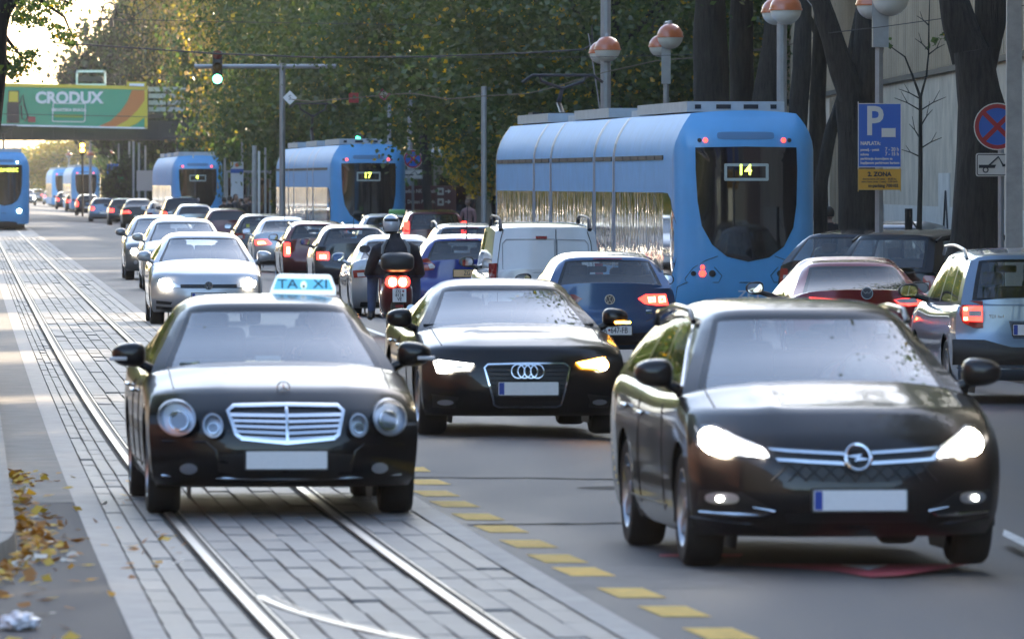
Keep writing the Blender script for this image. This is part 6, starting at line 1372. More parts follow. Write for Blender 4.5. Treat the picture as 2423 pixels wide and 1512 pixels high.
# bare trunks at the right
def trunk(label, D, limbs, name='tree', n=18, z0=-.3):
    O = P(limbs[0][0][0], 430, D); t = thing(name, label, 'tree', (O.x, D, z0), 0, 'bare trunks at the right'); m_ = MB()
    for k, lm in enumerate(limbs):
        if lm[-1][1] <= -20: (xa, ya, _), (xb, yb_, rb_) = lm[-2], lm[-1]; lm = lm + [(xb + (xb - xa) * 3, yb_ + (yb_ - ya) * 3, rb_ * .75), (xb + (xb - xa) * 7, yb_ + (yb_ - ya) * 7, rb_ * .35)]
        pts = []; rad = []
        for x, y, r_ in lm: p = P(x, y, D); pts.append((p.x - O.x, .25 * k, p.z - z0)); rad.append(r_ * D / F)
        xs = np.linspace(0, len(pts) - 1, (len(pts) - 1) * 4 + 1); A = np.array(pts); fx = [np.interp(xs, range(len(pts)), A[:, i]) for i in range(3)]; fr_ = np.interp(xs, range(len(pts)), rad)
        tube_rough(m_, list(zip(*fx)), list(fr_), n, .09, k + D)
    m_.build('trunk', M_bark, t, 60); return t
trunk('massive dark trunk beside the parking sign, forked above', 112, [[(2310, 960, 82), (2305, 700, 74), (2308, 560, 62), (2312, 400, 60), (2318, 250, 60), (2300, 120, 52)], [(2300, 140, 46), (2275, 60, 40), (2248, -40, 30)], [(2320, 160, 42), (2345, 60, 38), (2350, -60, 36)]])
trunk('forked dark trunk left of the parking sign', 131, [[(2045, 900, 62), (2040, 560, 50), (2035, 450, 48), (2030, 330, 44), (2022, 240, 42)], [(2018, 260, 30), (1985, 140, 27), (1955, 40, 24), (1930, -40, 20)], [(2035, 250, 40), (2058, 120, 38), (2068, 0, 33), (2075, -60, 30)]])
trunk('leaning thin dark trunk right of the front tram', 148, [[(1935, 560, 22), (1945, 420, 17), (1970, 300, 15), (2005, 180, 13), (2030, 60, 11), (2045, -40, 9)]])
for lab, D, x, r_, dx in (('thick dark trunk behind the front tram, leftmost of three', 172, 1690, 44, -6), ('dark trunk behind the front tram, middle of three', 176, 1752, 30, 4), ('dark trunk behind the front tram, next to the globe lamps', 170, 1800, 36, 30), ('dark trunk behind the globe lamps', 160, 1888, 24, 14)):
    trunk(lab, D, [[(x, 520, r_ * 1.3), (x, 360, r_), (x + dx * .4, 240, r_ * .95), (x + dx, 100, r_ * .9), (x + dx * 1.6, -60, r_ * .8)]])
# bare sapling with its stake
SDp = 128; O = P(2175, 540, SDp); t = thing('sapling', 'thin bare sapling in front of the pale wall', 'tree', (O.x, SDp, -.3)); m_ = MB()
def br_(pts): m_.tube([(P(x, y, SDp).x - O.x, dy, P(x, y, SDp).z + .3) for x, y, r_, dy in pts], [r_ * SDp / F for x, y, r_, dy in pts], 6)
br_([(2172, 600, 7, 0), (2175, 540, 6.5, 0), (2178, 420, 5.5, 0), (2178, 360, 5, 0), (2178, 230, 4, 0)]); br_([(2178, 232, 3.5, 0), (2160, 180, 2.6, .1), (2142, 135, 2, .1), (2105, 108, 1.2, .2)]); br_([(2178, 232, 3, 0), (2192, 180, 2.4, 0), (2197, 130, 2, 0), (2198, 60, 1.4, 0), (2200, -10, 1, 0)])
for s_, y0, L_, up in ((-1, 262, 60, 30), (1, 262, 62, 32), (-1, 235, 50, 24), (1, 352, 52, 26), (-1, 372, 45, 18), (-1, 330, 25, 36), (1, 300, 30, 40), (1, 130, 40, 25), (-1, 120, 30, 28), (-1, 60, 26, 22)):
    xb = 2178 if y0 > 200 else 2197; br_([(xb, y0, 2, 0), (xb + s_ * L_ * .5, y0 - up * .6, 1.4, .1), (xb + s_ * L_, y0 - up, .7, .2)]); br_([(xb + s_ * L_ * .5, y0 - up * .6, 1, .1), (xb + s_ * L_ * .75, y0 - up * 1.5, .5, .1)])
m_.build('trunk', M_bark, t, 60)
lc = np.array([(P(x + rng.normal(0, 5), y + rng.normal(0, 4), SDp).x - O.x, rng.normal(.1, .05), P(x, y + rng.normal(0, 5), SDp).z + .3) for x, y in [(2208, 105), (2222, 95), (2230, 90), (2200, 108), (2236, 84), (2218, 98), (2105, 108), (2100, 105)] for _ in range(3)])
v, q = leaf_quads(lc, .1); link('leaves', raw_mesh('leaves', v, q, [LM['turning']]), t, 0)
O = P(2150, 540, 127.6); t = thing('tree_stake', 'short dark wooden stake beside the sapling', 'stake', (O.x, 127.6, -.3)); h_ = P(0, 494, 127.6).z + .3; m_ = MB(); m_.tube([(0, 0, 0), (0, 0, h_)], .06, 8); m_.build('post', M_bark, t, 30); m_ = MB(); m_.tube([(0, 0, h_ - .12), (.16, .1, h_ - .34)], .012, 6); m_.build('tie', M_ink, t)
# left side: leaning trunk and hanging leaves at the top left, more of the row outside the frame
t = thing('tree', 'dark leaning trunk with hanging leaves at the top left corner', 'tree', (P(-60, 0, 92).x, 92, 0)); O = t.location; m_ = MB()
tube_rough(m_, [(P(x, y, 92).x - O.x, 0, P(x, y, 92).z) for x, y in ((-80, 880), (-50, 560), (-26, 300), (-13, 170), (-9, 70), (4, 22), (48, -40), (130, -160), (220, -360))], [.2, .16, .13, .12, .115, .11, .11, .1, .07], 12, .03, 3)
for a in ([(-8, 60), (20, 100), (45, 130), (70, 150)], [(40, -30), (100, 5), (150, 40), (170, 90)], [(-10, 100), (10, 140), (35, 170)], [(60, -60), (120, -10), (170, 10)]): m_.tube([(P(x, y, 92).x - O.x, .2, P(x, y, 92).z) for x, y in a], [.03, .02, .014, .008][:len(a)], 6)
m_.build('trunk', M_bark, t, 60)
lc = []
for x, y, sx_, sy_, n_ in ((50, 12, 45, 22, 230), (115, 10, 60, 20, 230), (45, 40, 34, 22, 150), (85, 50, 26, 14, 80), (130, 64, 22, 8, 50), (150, 84, 34, 14, 110), (165, 102, 18, 8, 40), (44, 150, 40, 28, 230), (68, 128, 22, 12, 60), (22, 172, 26, 16, 90), (30, 115, 16, 8, 30), (150, -20, 60, 16, 100)):
    for _ in range(n_): p = P(x + rng.normal(0, sx_ * .5), y + rng.normal(0, sy_ * .5), 92); lc.append((p.x - O.x, rng.normal(.3, .5), p.z))
v, q = leaf_quads(np.array(lc), .05); link('crown', raw_mesh('crown', v, q, [LM['turning']]), t, 0)
for k, (X, D, zc, rad) in enumerate(((-11, 62, 8.5, (5, 5, 4.5)), (-15, 100, 9, (5.5, 5, 5)), (-19, 128, 9, (5.5, 5.5, 5)), (-23, 165, 9.5, (6, 6, 5.5)), (-28, 210, 9.5, (6, 6, 5.5)), (-34, 265, 10, (6, 6, 6)), (-40, 330, 10, (7, 6, 7)), (-46, 395, 10, (7, 6, 7)), (-52, 460, 10, (7, 6, 7)), (-29, 185, 10, (6, 6, 6)), (-33, 235, 10, (6, 6, 6)), (-28, 252, 5, (5, 6, 5)), (-32, 285, 5, (5, 7, 5)), (-34, 312, 5, (5, 7, 5)), (-38, 350, 5, (5, 7, 5)), (-40, 385, 5, (5, 7, 5)), (-43, 420, 5, (5, 7, 5)), (-46, 455, 5, (5, 7, 5)))):  # the low crowns are added to darken the tram window reflections
    tree(['first', 'second', 'third', 'fourth', 'fifth', 'sixth', 'seventh', 'eighth', 'ninth', 'tenth', 'eleventh', 'twelfth', 'thirteenth', 'fourteenth', 'fifteenth', 'sixteenth', 'seventeenth', 'eighteenth'][k] + ' street tree of the left row, just outside the picture', 0, D, .3, zc, rad, 'turning', k % 3 + 1, .028, X=X, z0=0, group='left row of trees')
for k, (X, D, zc, rad) in enumerate(((9.5, 118, 10.5, (5, 5, 4.2)), (8, 140, 11, (5, 5, 4.2)), (6.5, 172, 11, (5.5, 5, 4.4)), (10.5, 50, 10.5, (5.5, 6, 4.6)), (9.8, 64, 11, (5.5, 6, 5)), (8.8, 80, 11.5, (5.5, 6.5, 5)), (7.8, 97, 11.5, (5.5, 6.5, 5)))):  # crowns over the right kerb are unseen, added to shade the near street
    tree('high crown over the ' + ['massive forked trunk', 'forked trunk by the sign', 'three dark trunks', 'right kerb nearest the camera, unseen, added for shade', 'right kerb beside the dark estate, unseen, added for shade', 'right kerb beside the black coupe, unseen, added for shade', 'right kerb before the parking sign, unseen, added for shade'][k], 0, D, .2, zc, rad, 'turning', k % 3 + 1, .028, X=X, z0=-.3, group='high crowns at the right', name='street_tree')

for k in range(6):  # unseen trees put in so car fronts and tram glass reflect dark foliage
    tree(['first', 'second', 'third', 'fourth', 'fifth', 'sixth'][k] + ' unseen tree behind the camera, added for dark reflections', 0, -36 - 6 * (k % 2), .3, 6.0, (4.2, 4.2, 5.2), 'green', k % 3 + 1, .028, X=-19 + k * 7.4, z0=-.2, group='added trees behind the camera')
# ------------------------------------------------------------------ building at the right
M_wall = mat('stained_render', (0.46, 0.4, 0.31), 0.85, noise=(1.1, 0.3), bump=(20, .3, .01)); M_wall2 = mat('repainted_wall', (0.55, 0.53, 0.48), 0.8, noise=(2, 0.15)); M_clad = mat('beige_cladding', (0.40, 0.33, 0.24), 0.6, noise=(.8, .2))
bl = thing('building', 'beige hall wall with ribbed cladding behind the bare trunks', 'building', (7.6, 150, 0)); O = bl.location
WX = lambda D: 7.75 + (D - 140) * -.014
def wl(D0, D1, z0, z1, off, mt, nm, th=.1): 
    a, b = WX(D0) - O.x, WX(D1) - O.x; m_ = MB(); pts = []
    for dx in (-off, -off + th):
        pts += [(a + dx, D0 - O.y, z0), (b + dx, D1 - O.y, z0), (b + dx, D1 - O.y, z1), (a + dx, D0 - O.y, z1)]
    m_.add(pts, [(0, 1, 2, 3), (7, 6, 5, 4), (0, 4, 5, 1), (3, 2, 6, 7), (0, 3, 7, 4), (1, 5, 6, 2)]); return m_.build(nm, mt, bl, 0)
wl(118, 240, -.4, 4.12, 0, M_wall, 'wall', .4); wl(118, 240, 4.12, 4.22, .08, M_girder, 'drip_ledge', .3); wl(118, 240, 4.22, 9.5, 0, M_clad, 'clad_wall', .4)
wl(119, 205, -.3, 1.75, .012, M_wall2, 'repainted_patch', .02); wl(144.5, 147.5, 1.7, 2.35, .016, M_wall2, 'repainted_patch', .02)
for k in range(150): D = 122 + k * .55; wl(D, D + .14, 4.24, 9.4, .05, M_clad, 'cladding_rib', .06)
for D in (176, 196, 216): wl(D, D + 7, 1.2, 4.0, .05, M_dglass, 'window_pane', .04); [wl(D + k * 1.4 - .1, D + k * 1.4 + .1, 1.1, 4.05, .1, M_clad, 'window_mullion', .1) for k in range(6)]; wl(D - .3, D + 7.3, 1.0, 1.2, .15, M_wall, 'window_sill', .25)
def scribble(D, z, sc_, mt, seed, n=14):
    g_ = np.random.default_rng(seed); m_ = MB(); pts = [(WX(D) - O.x - .03, D - O.y + g_.normal(0, sc_ * 3.2), z + g_.normal(0, sc_)) for _ in range(n)]; m_.tube(pts, .018, 5); m_.build('graffiti', mt, bl)
scribble(141, 1.75, .16, mat('graffiti_red', (.45, .12, .08), .6), 1); scribble(136, 1.65, .2, mat('graffiti_violet', (.2, .16, .35), .6), 2); scribble(146, 1.1, .28, M_ink, 3, 10); scribble(165, 1.4, .2, mat('graffiti_grey', (.2, .2, .2), .6), 4, 20); scribble(133.5, 1.3, .2, mat('graffiti_grey', (0, 0, 0)), 5)
cl = thing('building', 'pale grey shopfront strip behind the brown direction sign', 'building', (lat(20, 300), 300, 0)); 
MB().box((1.5, 0, 2.2), (9, 12, 4.8)).build('wall', mat('shop_wall', (.42, .4, .35), .8, noise=(.6, .2)), cl, 0)
for k in range(4): MB().box((-2.2 + k * 2.1, -6.02, 1.5), (1.4, .06, 1.9)).build('window', M_dglass, cl, 0)
MB().box((-.5, -7, 3.3), (6, 2.2, .12), rx=.18).build('awning', mat('awning_cloth', (.5, .5, .48), .7), cl, 0)
# ------------------------------------------------------------------ people
def skin_mesh(nodes, edges, sub=2, root=0):
    me = bpy.data.meshes.new('s'); me.from_pydata([n[:3] for n in nodes], edges, []); o = bpy.data.objects.new('s', me); C.objects.link(o)
    sk = o.modifiers.new('k', 'SKIN'); sk.use_smooth_shade = True; ss = o.modifiers.new('u', 'SUBSURF'); ss.levels = sub; ss.render_levels = sub
    for i, n in enumerate(nodes): r_ = n[3] if hasattr(n[3], '__len__') else (n[3], n[3]); me.skin_vertices[0].data[i].radius = r_; me.skin_vertices[0].data[i].use_root = i == root
    out = bpy.data.meshes.new_from_object(o.evaluated_get(bpy.context.evaluated_depsgraph_get())); bpy.data.objects.remove(o); bpy.data.meshes.remove(me); return out
M_skin = mat('skin', (.42, .25, .18), .55); M_hair = mat('hair_dark', (.03, .022, .016), .7, noise=(30, .3)); M_shoe = mat('shoe_black', (.02, .02, .02), .5)
def head(t, c, h, mt_hair, yaw=0, back=True):
    """a head of height h centred at c; face looks along +Y turned by yaw"""
    bm_ = bmesh.new(); bmesh.ops.create_uvsphere(bm_, u_segments=20, v_segments=16, radius=1)
    for v_ in bm_.verts:
        q = v_.co; k = 1 - .22 * max(0, -q.z) ** 1.5; f_ = 0
        if q.y > .6: f_ += .16 * math.exp(-((q.x / .16) ** 2 + ((q.z + .12) / .22) ** 2)) - .06 * math.exp(-(((abs(q.x) - .34) / .16) ** 2 + ((q.z - .08) / .13) ** 2)) + .04 * math.exp(-((q.x / .3) ** 2 + ((q.z + .5) / .09) ** 2))
        v_.co = Vector((q.x * .37 * k * h, (q.y * (.44 if q.y > 0 else .46) * k + f_ * .5) * h, q.z * .5 * h))
    for sg in (-1, 1): bmesh.ops.create_uvsphere(bm_, u_segments=8, v_segments=6, radius=1, matrix=Matrix.Translation((sg * .38 * h, -.02 * h, -.03 * h)) @ Matrix.Diagonal((.05 * h, .08 * h, .13 * h, 1)))
    me = bpy.data.meshes.new('head'); bm_.to_mesh(me); bm_.free(); me.materials.append(M_skin); o = link('head', me, t, 60, c); o.rotation_euler.z = yaw
    if mt_hair:
        bm_ = bmesh.new(); bmesh.ops.create_uvsphere(bm_, u_segments=20, v_segments=14, radius=1)
        dead = [v_ for v_ in bm_.verts if v_.co.z < -.45 or (v_.co.y > .35 and v_.co.z < .5)]; bmesh.ops.delete(bm_, geom=dead, context='VERTS')
        for v_ in bm_.verts: q = v_.co; k = 1 + .06 * mn.noise(q * 5); v_.co = Vector((q.x * .41 * h * k, q.y * .49 * h * k - .01 * h, q.z * .54 * h * k + .01 * h))
        me = bpy.data.meshes.new('hair'); bm_.to_mesh(me); bm_.free(); me.materials.append(mt_hair); h2 = link('hair', me, o, 60)
    return o
def person(label, x, D, H_, top_m, leg_m, z0=-.15, yaw=0.0, hair=None, arms=(.12, .12), stride=.1, group=None, bag=None):
    p = P(x, 430, D); t = thing('person', label, 'person', (p.x, D, z0), yaw, group); k = H_ / 1.75
    N = [(0, 0, .95, (.15, .11)), (0, 0, 1.12, (.145, .105)), (0, 0, 1.32, (.175, .115)), (0, 0, 1.44, (.12, .085)), (0, 0, 1.52, .055), (0, .01, 1.6, .05)]; E = [(0, 1), (1, 2), (2, 3), (3, 4), (4, 5)]
    for sg, a, st in ((-1, arms[0], stride), (1, arms[1], -stride)):
        i = len(N); N += [(sg * .2, 0, 1.42, .065), (sg * (.25 + a * .3), .02, 1.14, .05), (sg * (.26 + a * .2), .1 + a * .3, .92, .036), (sg * (.26 + a * .18), .12 + a * .35, .84, .036)]; E += [(3, i), (i, i + 1), (i + 1, i + 2), (i + 2, i + 3)]
        i = len(N); N += [(sg * .1, 0, .86, .1), (sg * .11, st * .6, .48, .065), (sg * .115, st * .9, .1, .042), (sg * .12, st * .9 + .13, .04, .035)]; E += [(0, i), (i, i + 1), (i + 1, i + 2), (i + 2, i + 3)]
    N = [(a * k, b * k, c * k, tuple(q * k for q in r_) if hasattr(r_, '__len__') else r_ * k) for a, b, c, r_ in N]
    me = skin_mesh(N, E, 1); me.materials.clear(); [me.materials.append(m_) for m_ in (top_m, leg_m, M_shoe, M_skin)]
    for pl_ in me.polygons: c_ = pl_.center / k; pl_.material_index = 2 if c_.z < .1 else 1 if c_.z < .93 and abs(c_.x) < .23 else 3 if (c_.z > 1.5 or (c_.z < .87 and abs(c_.x) > .23)) else 0
    link('body', me, t, 60); head(t, (0, .02 * k, 1.67 * k), .235 * k, hair or M_hair)
    if bag: MB().rbox((-.34 * k, .0, .75 * k), (.14, .32, .34), .04).build('bag', bag, t)
    return t
cloth = lambda n_, c_: mat('cloth_' + n_, c_, .85, noise=(12, .2))
dk, nv, jn, rd, pk, gy = cloth('black', (.012, .012, .015)), cloth('navy', (.02, .025, .05)), cloth('jeans', (.05, .08, .16)), cloth('red', (.35, .03, .04)), cloth('rose', (.45, .25, .24)), cloth('grey', (.09, .09, .1))
person('man in a black jacket walking away right of the front tram', 1962, 150, 1.8, dk, dk, -.1, 0, group='pedestrians at the wall'); person('man with a blue collar half hidden behind the front tram edge', 1946, 153, 1.82, nv, dk, -.1, .3, group='pedestrians at the wall')
for k, (lab, x, D, h_, a, b, bag) in enumerate((('person in a dark coat nearest the third tram at the stop', 530, 322, 1.7, dk, dk, None), ('person in black second from the third tram at the stop', 543, 318, 1.75, dk, nv, None), ('taller person in a grey jacket in the tram stop crowd', 557, 320, 1.82, gy, dk, None), ('person in navy in the middle of the tram stop crowd', 569, 326, 1.7, nv, dk, None),
        ('person with a red bag nearest the advert pole', 583, 316, 1.72, dk, dk, rd), ('person in dark clothes behind the red bag', 592, 328, 1.75, nv, nv, None))): person(lab, x, D, h_, a, b, -.15, rng.uniform(-3, 3), stride=.04, group='people waiting at the tram stop', bag=bag)
person('pedestrian in a pink top and jeans right of the brown sign', 1108, 258, 1.72, pk, jn, -.1, 2.6, mat('hair_brown', (.12, .06, .03), .7), group='pedestrians at the wall')
# drivers: seated upper bodies with hands on the wheel
def driver(label, K, top_m, hair, side=-1):
    zf = float(K.top(K.wt)); y0 = K.L / 2 - K.wt - .3; t = thing('person', label, 'person', (0, 0, 0), 0, 'drivers'); M = K.root.matrix_basis
    t.matrix_basis = M.copy(); dx = side * .37
    wh = Vector((0, K.L / 2 - K.wb - .85 - y0, zf + .1))
    N = [(0, 0, zf - .25, (.16, .12)), (0, .02, zf - .02, (.18, .12)), (0, .03, zf + .1, (.13, .09)), (0, .05, zf + .19, .055), (0, .06, zf + .25, .05)]; E = [(0, 1), (1, 2), (2, 3), (3, 4)]
    for sg in (-1, 1): i = len(N); N += [(sg * .2, .03, zf + .06, .065), (sg * .24, .2, zf - .08, .05), (sg * .17, wh.y - .06, wh.z, .038), (sg * .16, wh.y, wh.z + .03, .034)]; E += [(2, i), (i, i + 1), (i + 1, i + 2), (i + 2, i + 3)]
    me = skin_mesh([(a + dx, b + y0, c, r_) for a, b, c, r_ in N], E, 1); me.materials.clear(); [me.materials.append(m_) for m_ in (top_m, M_skin)]
    for pl_ in me.polygons: pl_.material_index = 1 if (pl_.center.z > zf + .18 or pl_.center.y > y0 + .26) else 0
    link('body', me, t, 60); head(t, (dx, y0 + .06, min(zf + .34, K.H - .17)), .225, hair); return t
driver('driver in a dark shirt at the wheel of the black taxi', TAXI, cloth('slate', (.05, .06, .08)), M_hair); driver('driver in a pale shirt at the wheel of the dark estate', ESTATE, cloth('pale', (.4, .4, .38)), mat('hair_brown', (.12, .06, .03), .7))
# ------------------------------------------------------------------ scooter and its rider
SD2 = 120.8; SX = P(938, 0, SD2).x; syaw = R(4); SZ = -.06
sct = thing('scooter', 'dark red scooter with a black top box and twin lit tail lamps', 'scooter', (SX, SD2, SZ), syaw); ss_ = SD2 / F
sq = lambda x, y: ((x - 938) * ss_, CH - (y - HY) * ss_ - SZ)
P_wine = paint('wine_paint', (.13, .008, .01), .2)
def wheel2(y): MB().lathe([(.1, -.05), (.2, -.065), (.25, -.05), (.265, 0), (.25, .05), (.2, .065), (.1, .05)], (0, y, .265), 'X', 26).build('wheel', M_rubber, sct, 40); MB().lathe([(.02, -.06), (.16, -.04), (.16, .04), (.02, .06)], (0, y, .265), 'X', 18).build('rim', M_alu, sct, 40)
wheel2(.0); wheel2(1.42)
def loft(secs, name, mt, par, n=20, p=2.6):
    m_ = MB(); o = 0
    for y, cz, a, b in secs: m_.v += [(x, y, z) for x, z in ell(0, cz, a, b, n, p)]
    k = len(secs); m_.f = [(i * n + j, i * n + (j + 1) % n, (i + 1) * n + (j + 1) % n, (i + 1) * n + j) for i in range(k - 1) for j in range(n)] + [tuple(range(n))[::-1], tuple((k - 1) * n + j for j in range(n))]; m_.m = [0] * len(m_.f); return m_.build(name, mt, par, 50)
tailz = sq(0, 672)[1]
loft([(-.34, tailz - .02, .06, .06), (-.28, tailz - .07, .19, .16), (-.1, tailz - .16, .235, .27), (.2, tailz - .22, .24, .3), (.55, tailz - .26, .2, .2)], 'tail_body', P_wine, sct)
loft([(-.22, tailz + .1, .1, .03), (.0, tailz + .12, .16, .06), (.5, tailz + .08, .17, .08), (.75, tailz + .0, .12, .06)], 'seat', M_black, sct)
loft([(.7, .3, .17, .06), (.95, .32, .19, .07), (1.1, .55, .2, .25), (1.18, .8, .2, .22), (1.25, .98, .1, .1)], 'front_shield', P_wine, sct)
loft([(.1, .35, .1, .12), (.5, .34, .16, .12), (.8, .32, .16, .08)], 'engine_block', mat('engine_grey', (.1, .1, .1), .5, .4), sct)
m_ = MB(); m_.tube([(.2, .35, .32), (.22, -.05, .34), (.2, -.3, .4)], [.05, .065, .07], 12); m_.build('exhaust', M_alu, sct)
MB().tube([(-.15, .0, .3), (-.16, .2, .6)], .035, 8).build('shock_absorber', M_black, sct)
for sg in (-1, 1):
    c_ = sq(938 + sg * 12, 667); e = ell(c_[0], c_[1], .056, .062, 18, 2.4); fl = lambda a, z, off=0: (a, -.345 - off, z)
    tl_ = ring_patch(ell(c_[0] + sg * .012, c_[1] + .005, .095, .085, 18, 2.4), fl, .0, .06, 2).build('tail_lamp', M_redlit, sct, 40); ring_patch(e, fl, .01, .02, 2).build('bulb', mat('tail_bulb_hot', (1, .6, .3), .3, emit=(1, .5, .16), es=14), tl_, 40)
c_ = sq(942, 698); fl = lambda a, z, off=0: (a, -.36 - off, z)
pl_ = ring_patch(rect(c_[0] - .1, c_[1] - .1, c_[0] + .1, c_[1] + .1, .008), fl, .0, .01, 2).build('number_plate', M_plate, sct, 0)
for s, dz in (('ZG', .06), ('8124', 0), ('VE', -.06)): text_mesh('lettering', s, .07, M_ink, pl_, face_M((c_[0] - (.02 if s == 'ZG' else 0), -.364, c_[1] + dz)), sx=.85, bold=.001)
ring_patch(ell(c_[0] + .055, c_[1] + .06, .015, .015, 10), fl, .003, .002, 1).build('coat_of_arms', M_red, pl_, 0); ring_patch(rect(c_[0] - .06, c_[1] - .18, c_[0] + .06, c_[1] - .14, .01), fl, .0, .02, 1).build('reflector', M_red, sct, 0)
loft([(-.28, .36, .09, .18), (-.2, .42, .1, .26), (.0, .5, .1, .2)], 'mudguard', M_black, sct)
# top box
tb0, tb1 = sq(0, 646)[1], sq(0, 598)[1]; zc = (tb0 + tb1) / 2
bx = loft([(-.46, zc, .15, .08), (-.42, zc, .22, .12), (-.3, zc + .01, .245, .145), (-.08, zc + .01, .24, .145), (-.02, zc, .18, .11)], 'top_box', M_black, sct, 26, 3.4)
for sg in (-1, 1): ring_patch([(sg * .05, zc + .06), (sg * .17, zc + .06), (sg * .16, zc + .1), (sg * .07, zc + .115)], lambda a, z, off=0: (a, -.43 + .1 * (abs(a) / .2) ** 3 + max(0, z - zc - .05) * .8 - off, z), .012, .02, 2).build('box_reflector', M_red, bx, 40)
ring_patch(rect(-.05, zc + .06, .05, zc + .125, .01), lambda a, z, off=0: (a, -.44 + max(0, z - zc - .05) * .9 - off, z), .016, .02, 2).build('box_plate', mat('box_plate', (.5, .52, .55), .3), bx, 0)
m_ = MB(); m_.tube([(-.34, 1.0, 1.02), (-.2, 1.06, 1.06), (.2, 1.06, 1.06), (.34, 1.0, 1.02)], .018, 8); m_.build('handlebar', M_black, sct)
for sg, x, y in ((-1, 880, 591), (1, 1000, 592)):
    c_ = sq(872 if sg < 0 else 992, y); m_ = MB(); m_.tube([(sg * .22, 1.04, 1.06), (c_[0] * .9, 1.08, c_[1] - .08), (c_[0], 1.1, c_[1])], .01, 6); a_ = m_.build('mirror_arm', M_black, sct)
    ring_patch(ell(c_[0], c_[1], .085, .055, 16, 2.6), lambda a, z, off=0: (a, 1.08 - off, z), .0, .03, 2).build('mirror', M_mirror if sg < 0 else mat('mirror_shell', (.5, .5, .5), .3, .5), a_, 40)
# rider, seen from behind, seated, hands on the bars, boots by the running boards
rz = tailz + .2; sh = sq(0, 574)[1]
rd_ = thing('person', 'rider in a black padded jacket and silver helmet on the scooter', 'person', (SX, SD2, SZ), syaw)
m_ = MB(); n = 20
def zring(z, y, a, b_): return [(a * math.copysign(abs(math.cos(t_)) ** .8, math.cos(t_)), y + b_ * math.sin(t_), z) for t_ in [2 * math.pi * i / n for i in range(n)]]
sec = [(rz - .12, .3, .17, .15), (rz, .26, .2, .16), (rz + .14, .22, .19, .14), (sh - .28, .24, .22, .15), (sh - .14, .27, .245, .15), (sh - .05, .29, .235, .12), (sh + .01, .3, .17, .1), (sh + .06, .31, .09, .08), (sh + .14, .32, .075, .075)]
m_.v = [p for q in sec for p in zring(*q)]; k = len(sec); m_.f = [(i * n + j, i * n + (j + 1) % n, (i + 1) * n + (j + 1) % n, (i + 1) * n + j) for i in range(k - 1) for j in range(n)] + [tuple(reversed(range(n))), tuple((k - 1) * n + j for j in range(n))]; m_.m = [0] * len(m_.f)
for sg in (-1, 1):
    m_.tube([(sg * .17, .29, sh - .06), (sg * .26, .31, sh - .11), (sg * .335, .38, sh - .3), (sg * .38, .52, sh - .46), (sg * .375, .72, sh - .46), (sg * .34, .98, 1.06)], [.09, .095, .082, .072, .06, .042], 14)
    m_.tube([(sg * .1, .3, rz - .02), (sg * .24, .55, rz), (sg * .3, .74, rz - .04), (sg * .32, .68, rz - .3), (sg * .33, .64, .42), (sg * .335, .62, .3)], [.13, .115, .095, .08, .062, .055], 14)
    m_.tube([(sg * .335, .55, .29), (sg * .345, .68, .27), (sg * .35, .84, .26)], [.05, .055, .04], 10)
me0 = bpy.data.meshes.new('r'); me0.from_pydata(m_.v, [], m_.f); o0 = bpy.data.objects.new('r', me0); C.objects.link(o0)
q = o0.modifiers.new('r', 'REMESH'); q.mode = 'VOXEL'; q.voxel_size = .016; q2_ = o0.modifiers.new('s', 'SMOOTH'); q2_.factor = .5; q2_.iterations = 4
me = bpy.data.meshes.new_from_object(o0.evaluated_get(bpy.context.evaluated_depsgraph_get())); bpy.data.objects.remove(o0)
jk = mat('jacket_black', (.016, .015, .022), .7, noise=(14, .3), bump=(9, .6, .03)); me.materials.clear(); [me.materials.append(z_) for z_ in (jk, jn, M_shoe)]
for p_ in me.polygons: c_ = p_.center; p_.material_index = 2 if c_.z < .36 else 1 if c_.z < rz - .08 and abs(c_.x) > .12 else 0
link('body', me, rd_, 60)
hx, hz = sq(919, 533); hr_ = .148
bm_ = bmesh.new(); bmesh.ops.create_uvsphere(bm_, u_segments=28, v_segments=20, radius=1); me = bpy.data.meshes.new('helmet')
for v_ in bm_.verts: q = v_.co; v_.co = Vector((q.x * hr_ * .92 * (1 - .1 * max(0, -q.z)), q.y * hr_ * 1.12, max(q.z, -.82) * hr_ * 1.08))
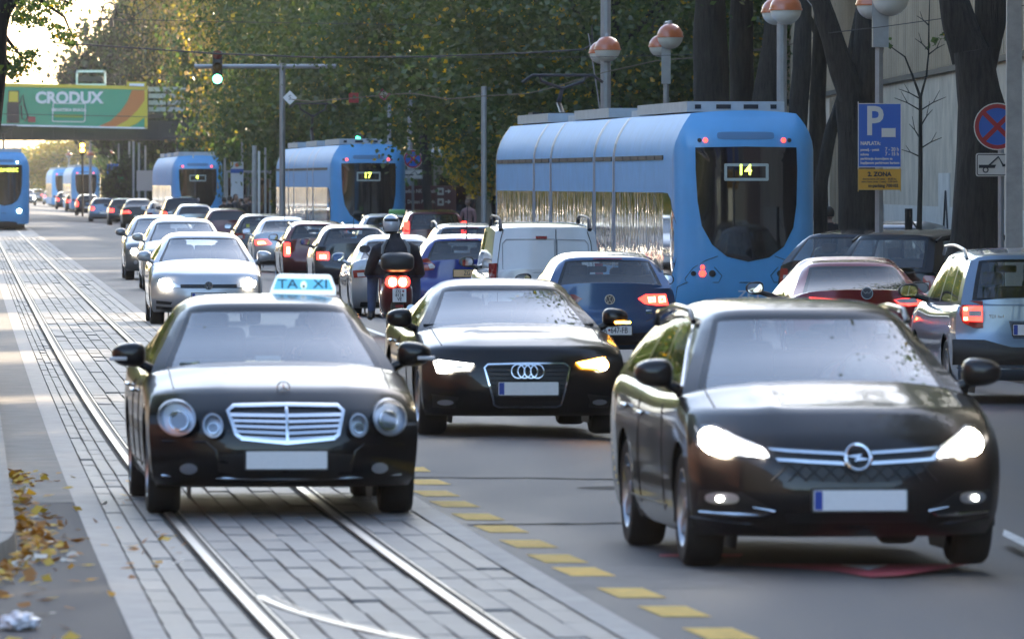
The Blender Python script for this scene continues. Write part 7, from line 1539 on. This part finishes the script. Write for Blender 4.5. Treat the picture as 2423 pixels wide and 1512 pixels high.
bm_.to_mesh(me); bm_.free(); me.materials.append(mat('helmet_silver', (.55, .56, .6), .22, .2, 1)); me.materials.append(M_black)
for p_ in me.polygons: p_.material_index = 1 if p_.center.z < -.09 or (p_.center.z > .055 and p_.center.z < .1 and p_.center.y < -.05 and abs(p_.center.x) < .1) else 0
hl_ = link('helmet', me, rd_, 60, (hx + .06, .34, hz))
for sg in (-1, 1): m_ = MB(); m_.tube([(sg * .138, .0, .07), (sg * .13, -.06, -.0), (sg * .115, -.08, -.07)], .008, 6); m_.build('helmet_stripe', M_ink, hl_)
for sg in (-1, 1):
    m_ = MB(); m_.tube([(sg * .12, .20, sh + .04), (sg * .185, .17, sh - .06), (sg * .2, .16, sh - .17)], [.014, .03, .018], 8); m_.build('shoulder_pad', mat('jacket_grey', (.2, .21, .22), .6), rd_)
    g_ = MB(); hc = Vector((sg * .335, 1.03, 1.05))
    g_.rbox(hc, (.09, .1, .07), .02)
    for k in range(4): fx = sg * (-.035 + .023 * k); g_.tube([hc + Vector((fx, .03, .03)), hc + Vector((fx, .075, .012)), hc + Vector((fx, .07, -.035 - .004 * (k % 2))), hc + Vector((fx, .035, -.045))], [.013, .013, .012, .01], 6)
    g_.tube([hc + Vector((-sg * .045, -.03, .0)), hc + Vector((-sg * .065, .02, -.02)), hc + Vector((-sg * .055, .06, -.03))], [.015, .013, .01], 6); g_.build('glove', M_shoe, rd_)
text_mesh('lettering', 'POWER', .055, mat('jacket_print', (.1, .1, .12), .6), rd_, face_M((0, .11, sh - .16)))
# ------------------------------------------------------------------ evening haze down the street
hz_ = bpy.data.materials.new('haze'); hz_.use_nodes = True; n = hz_.node_tree.nodes; n.remove(n['Principled BSDF']); pv = n.new('ShaderNodeVolumePrincipled')
pv.inputs['Color'].default_value = (.93, .93, .92, 1); pv.inputs['Density'].default_value = HAZE; pv.inputs['Anisotropy'].default_value = .35; hz_.node_tree.links.new(pv.outputs[0], n['Material Output'].inputs['Volume'])
hb = MB().box((-20, 660, 17), (240, 1440, 37)).build('haze', hz_, None, 0); tag(hb, 'thin evening haze down the street', 'haze', kind='stuff')
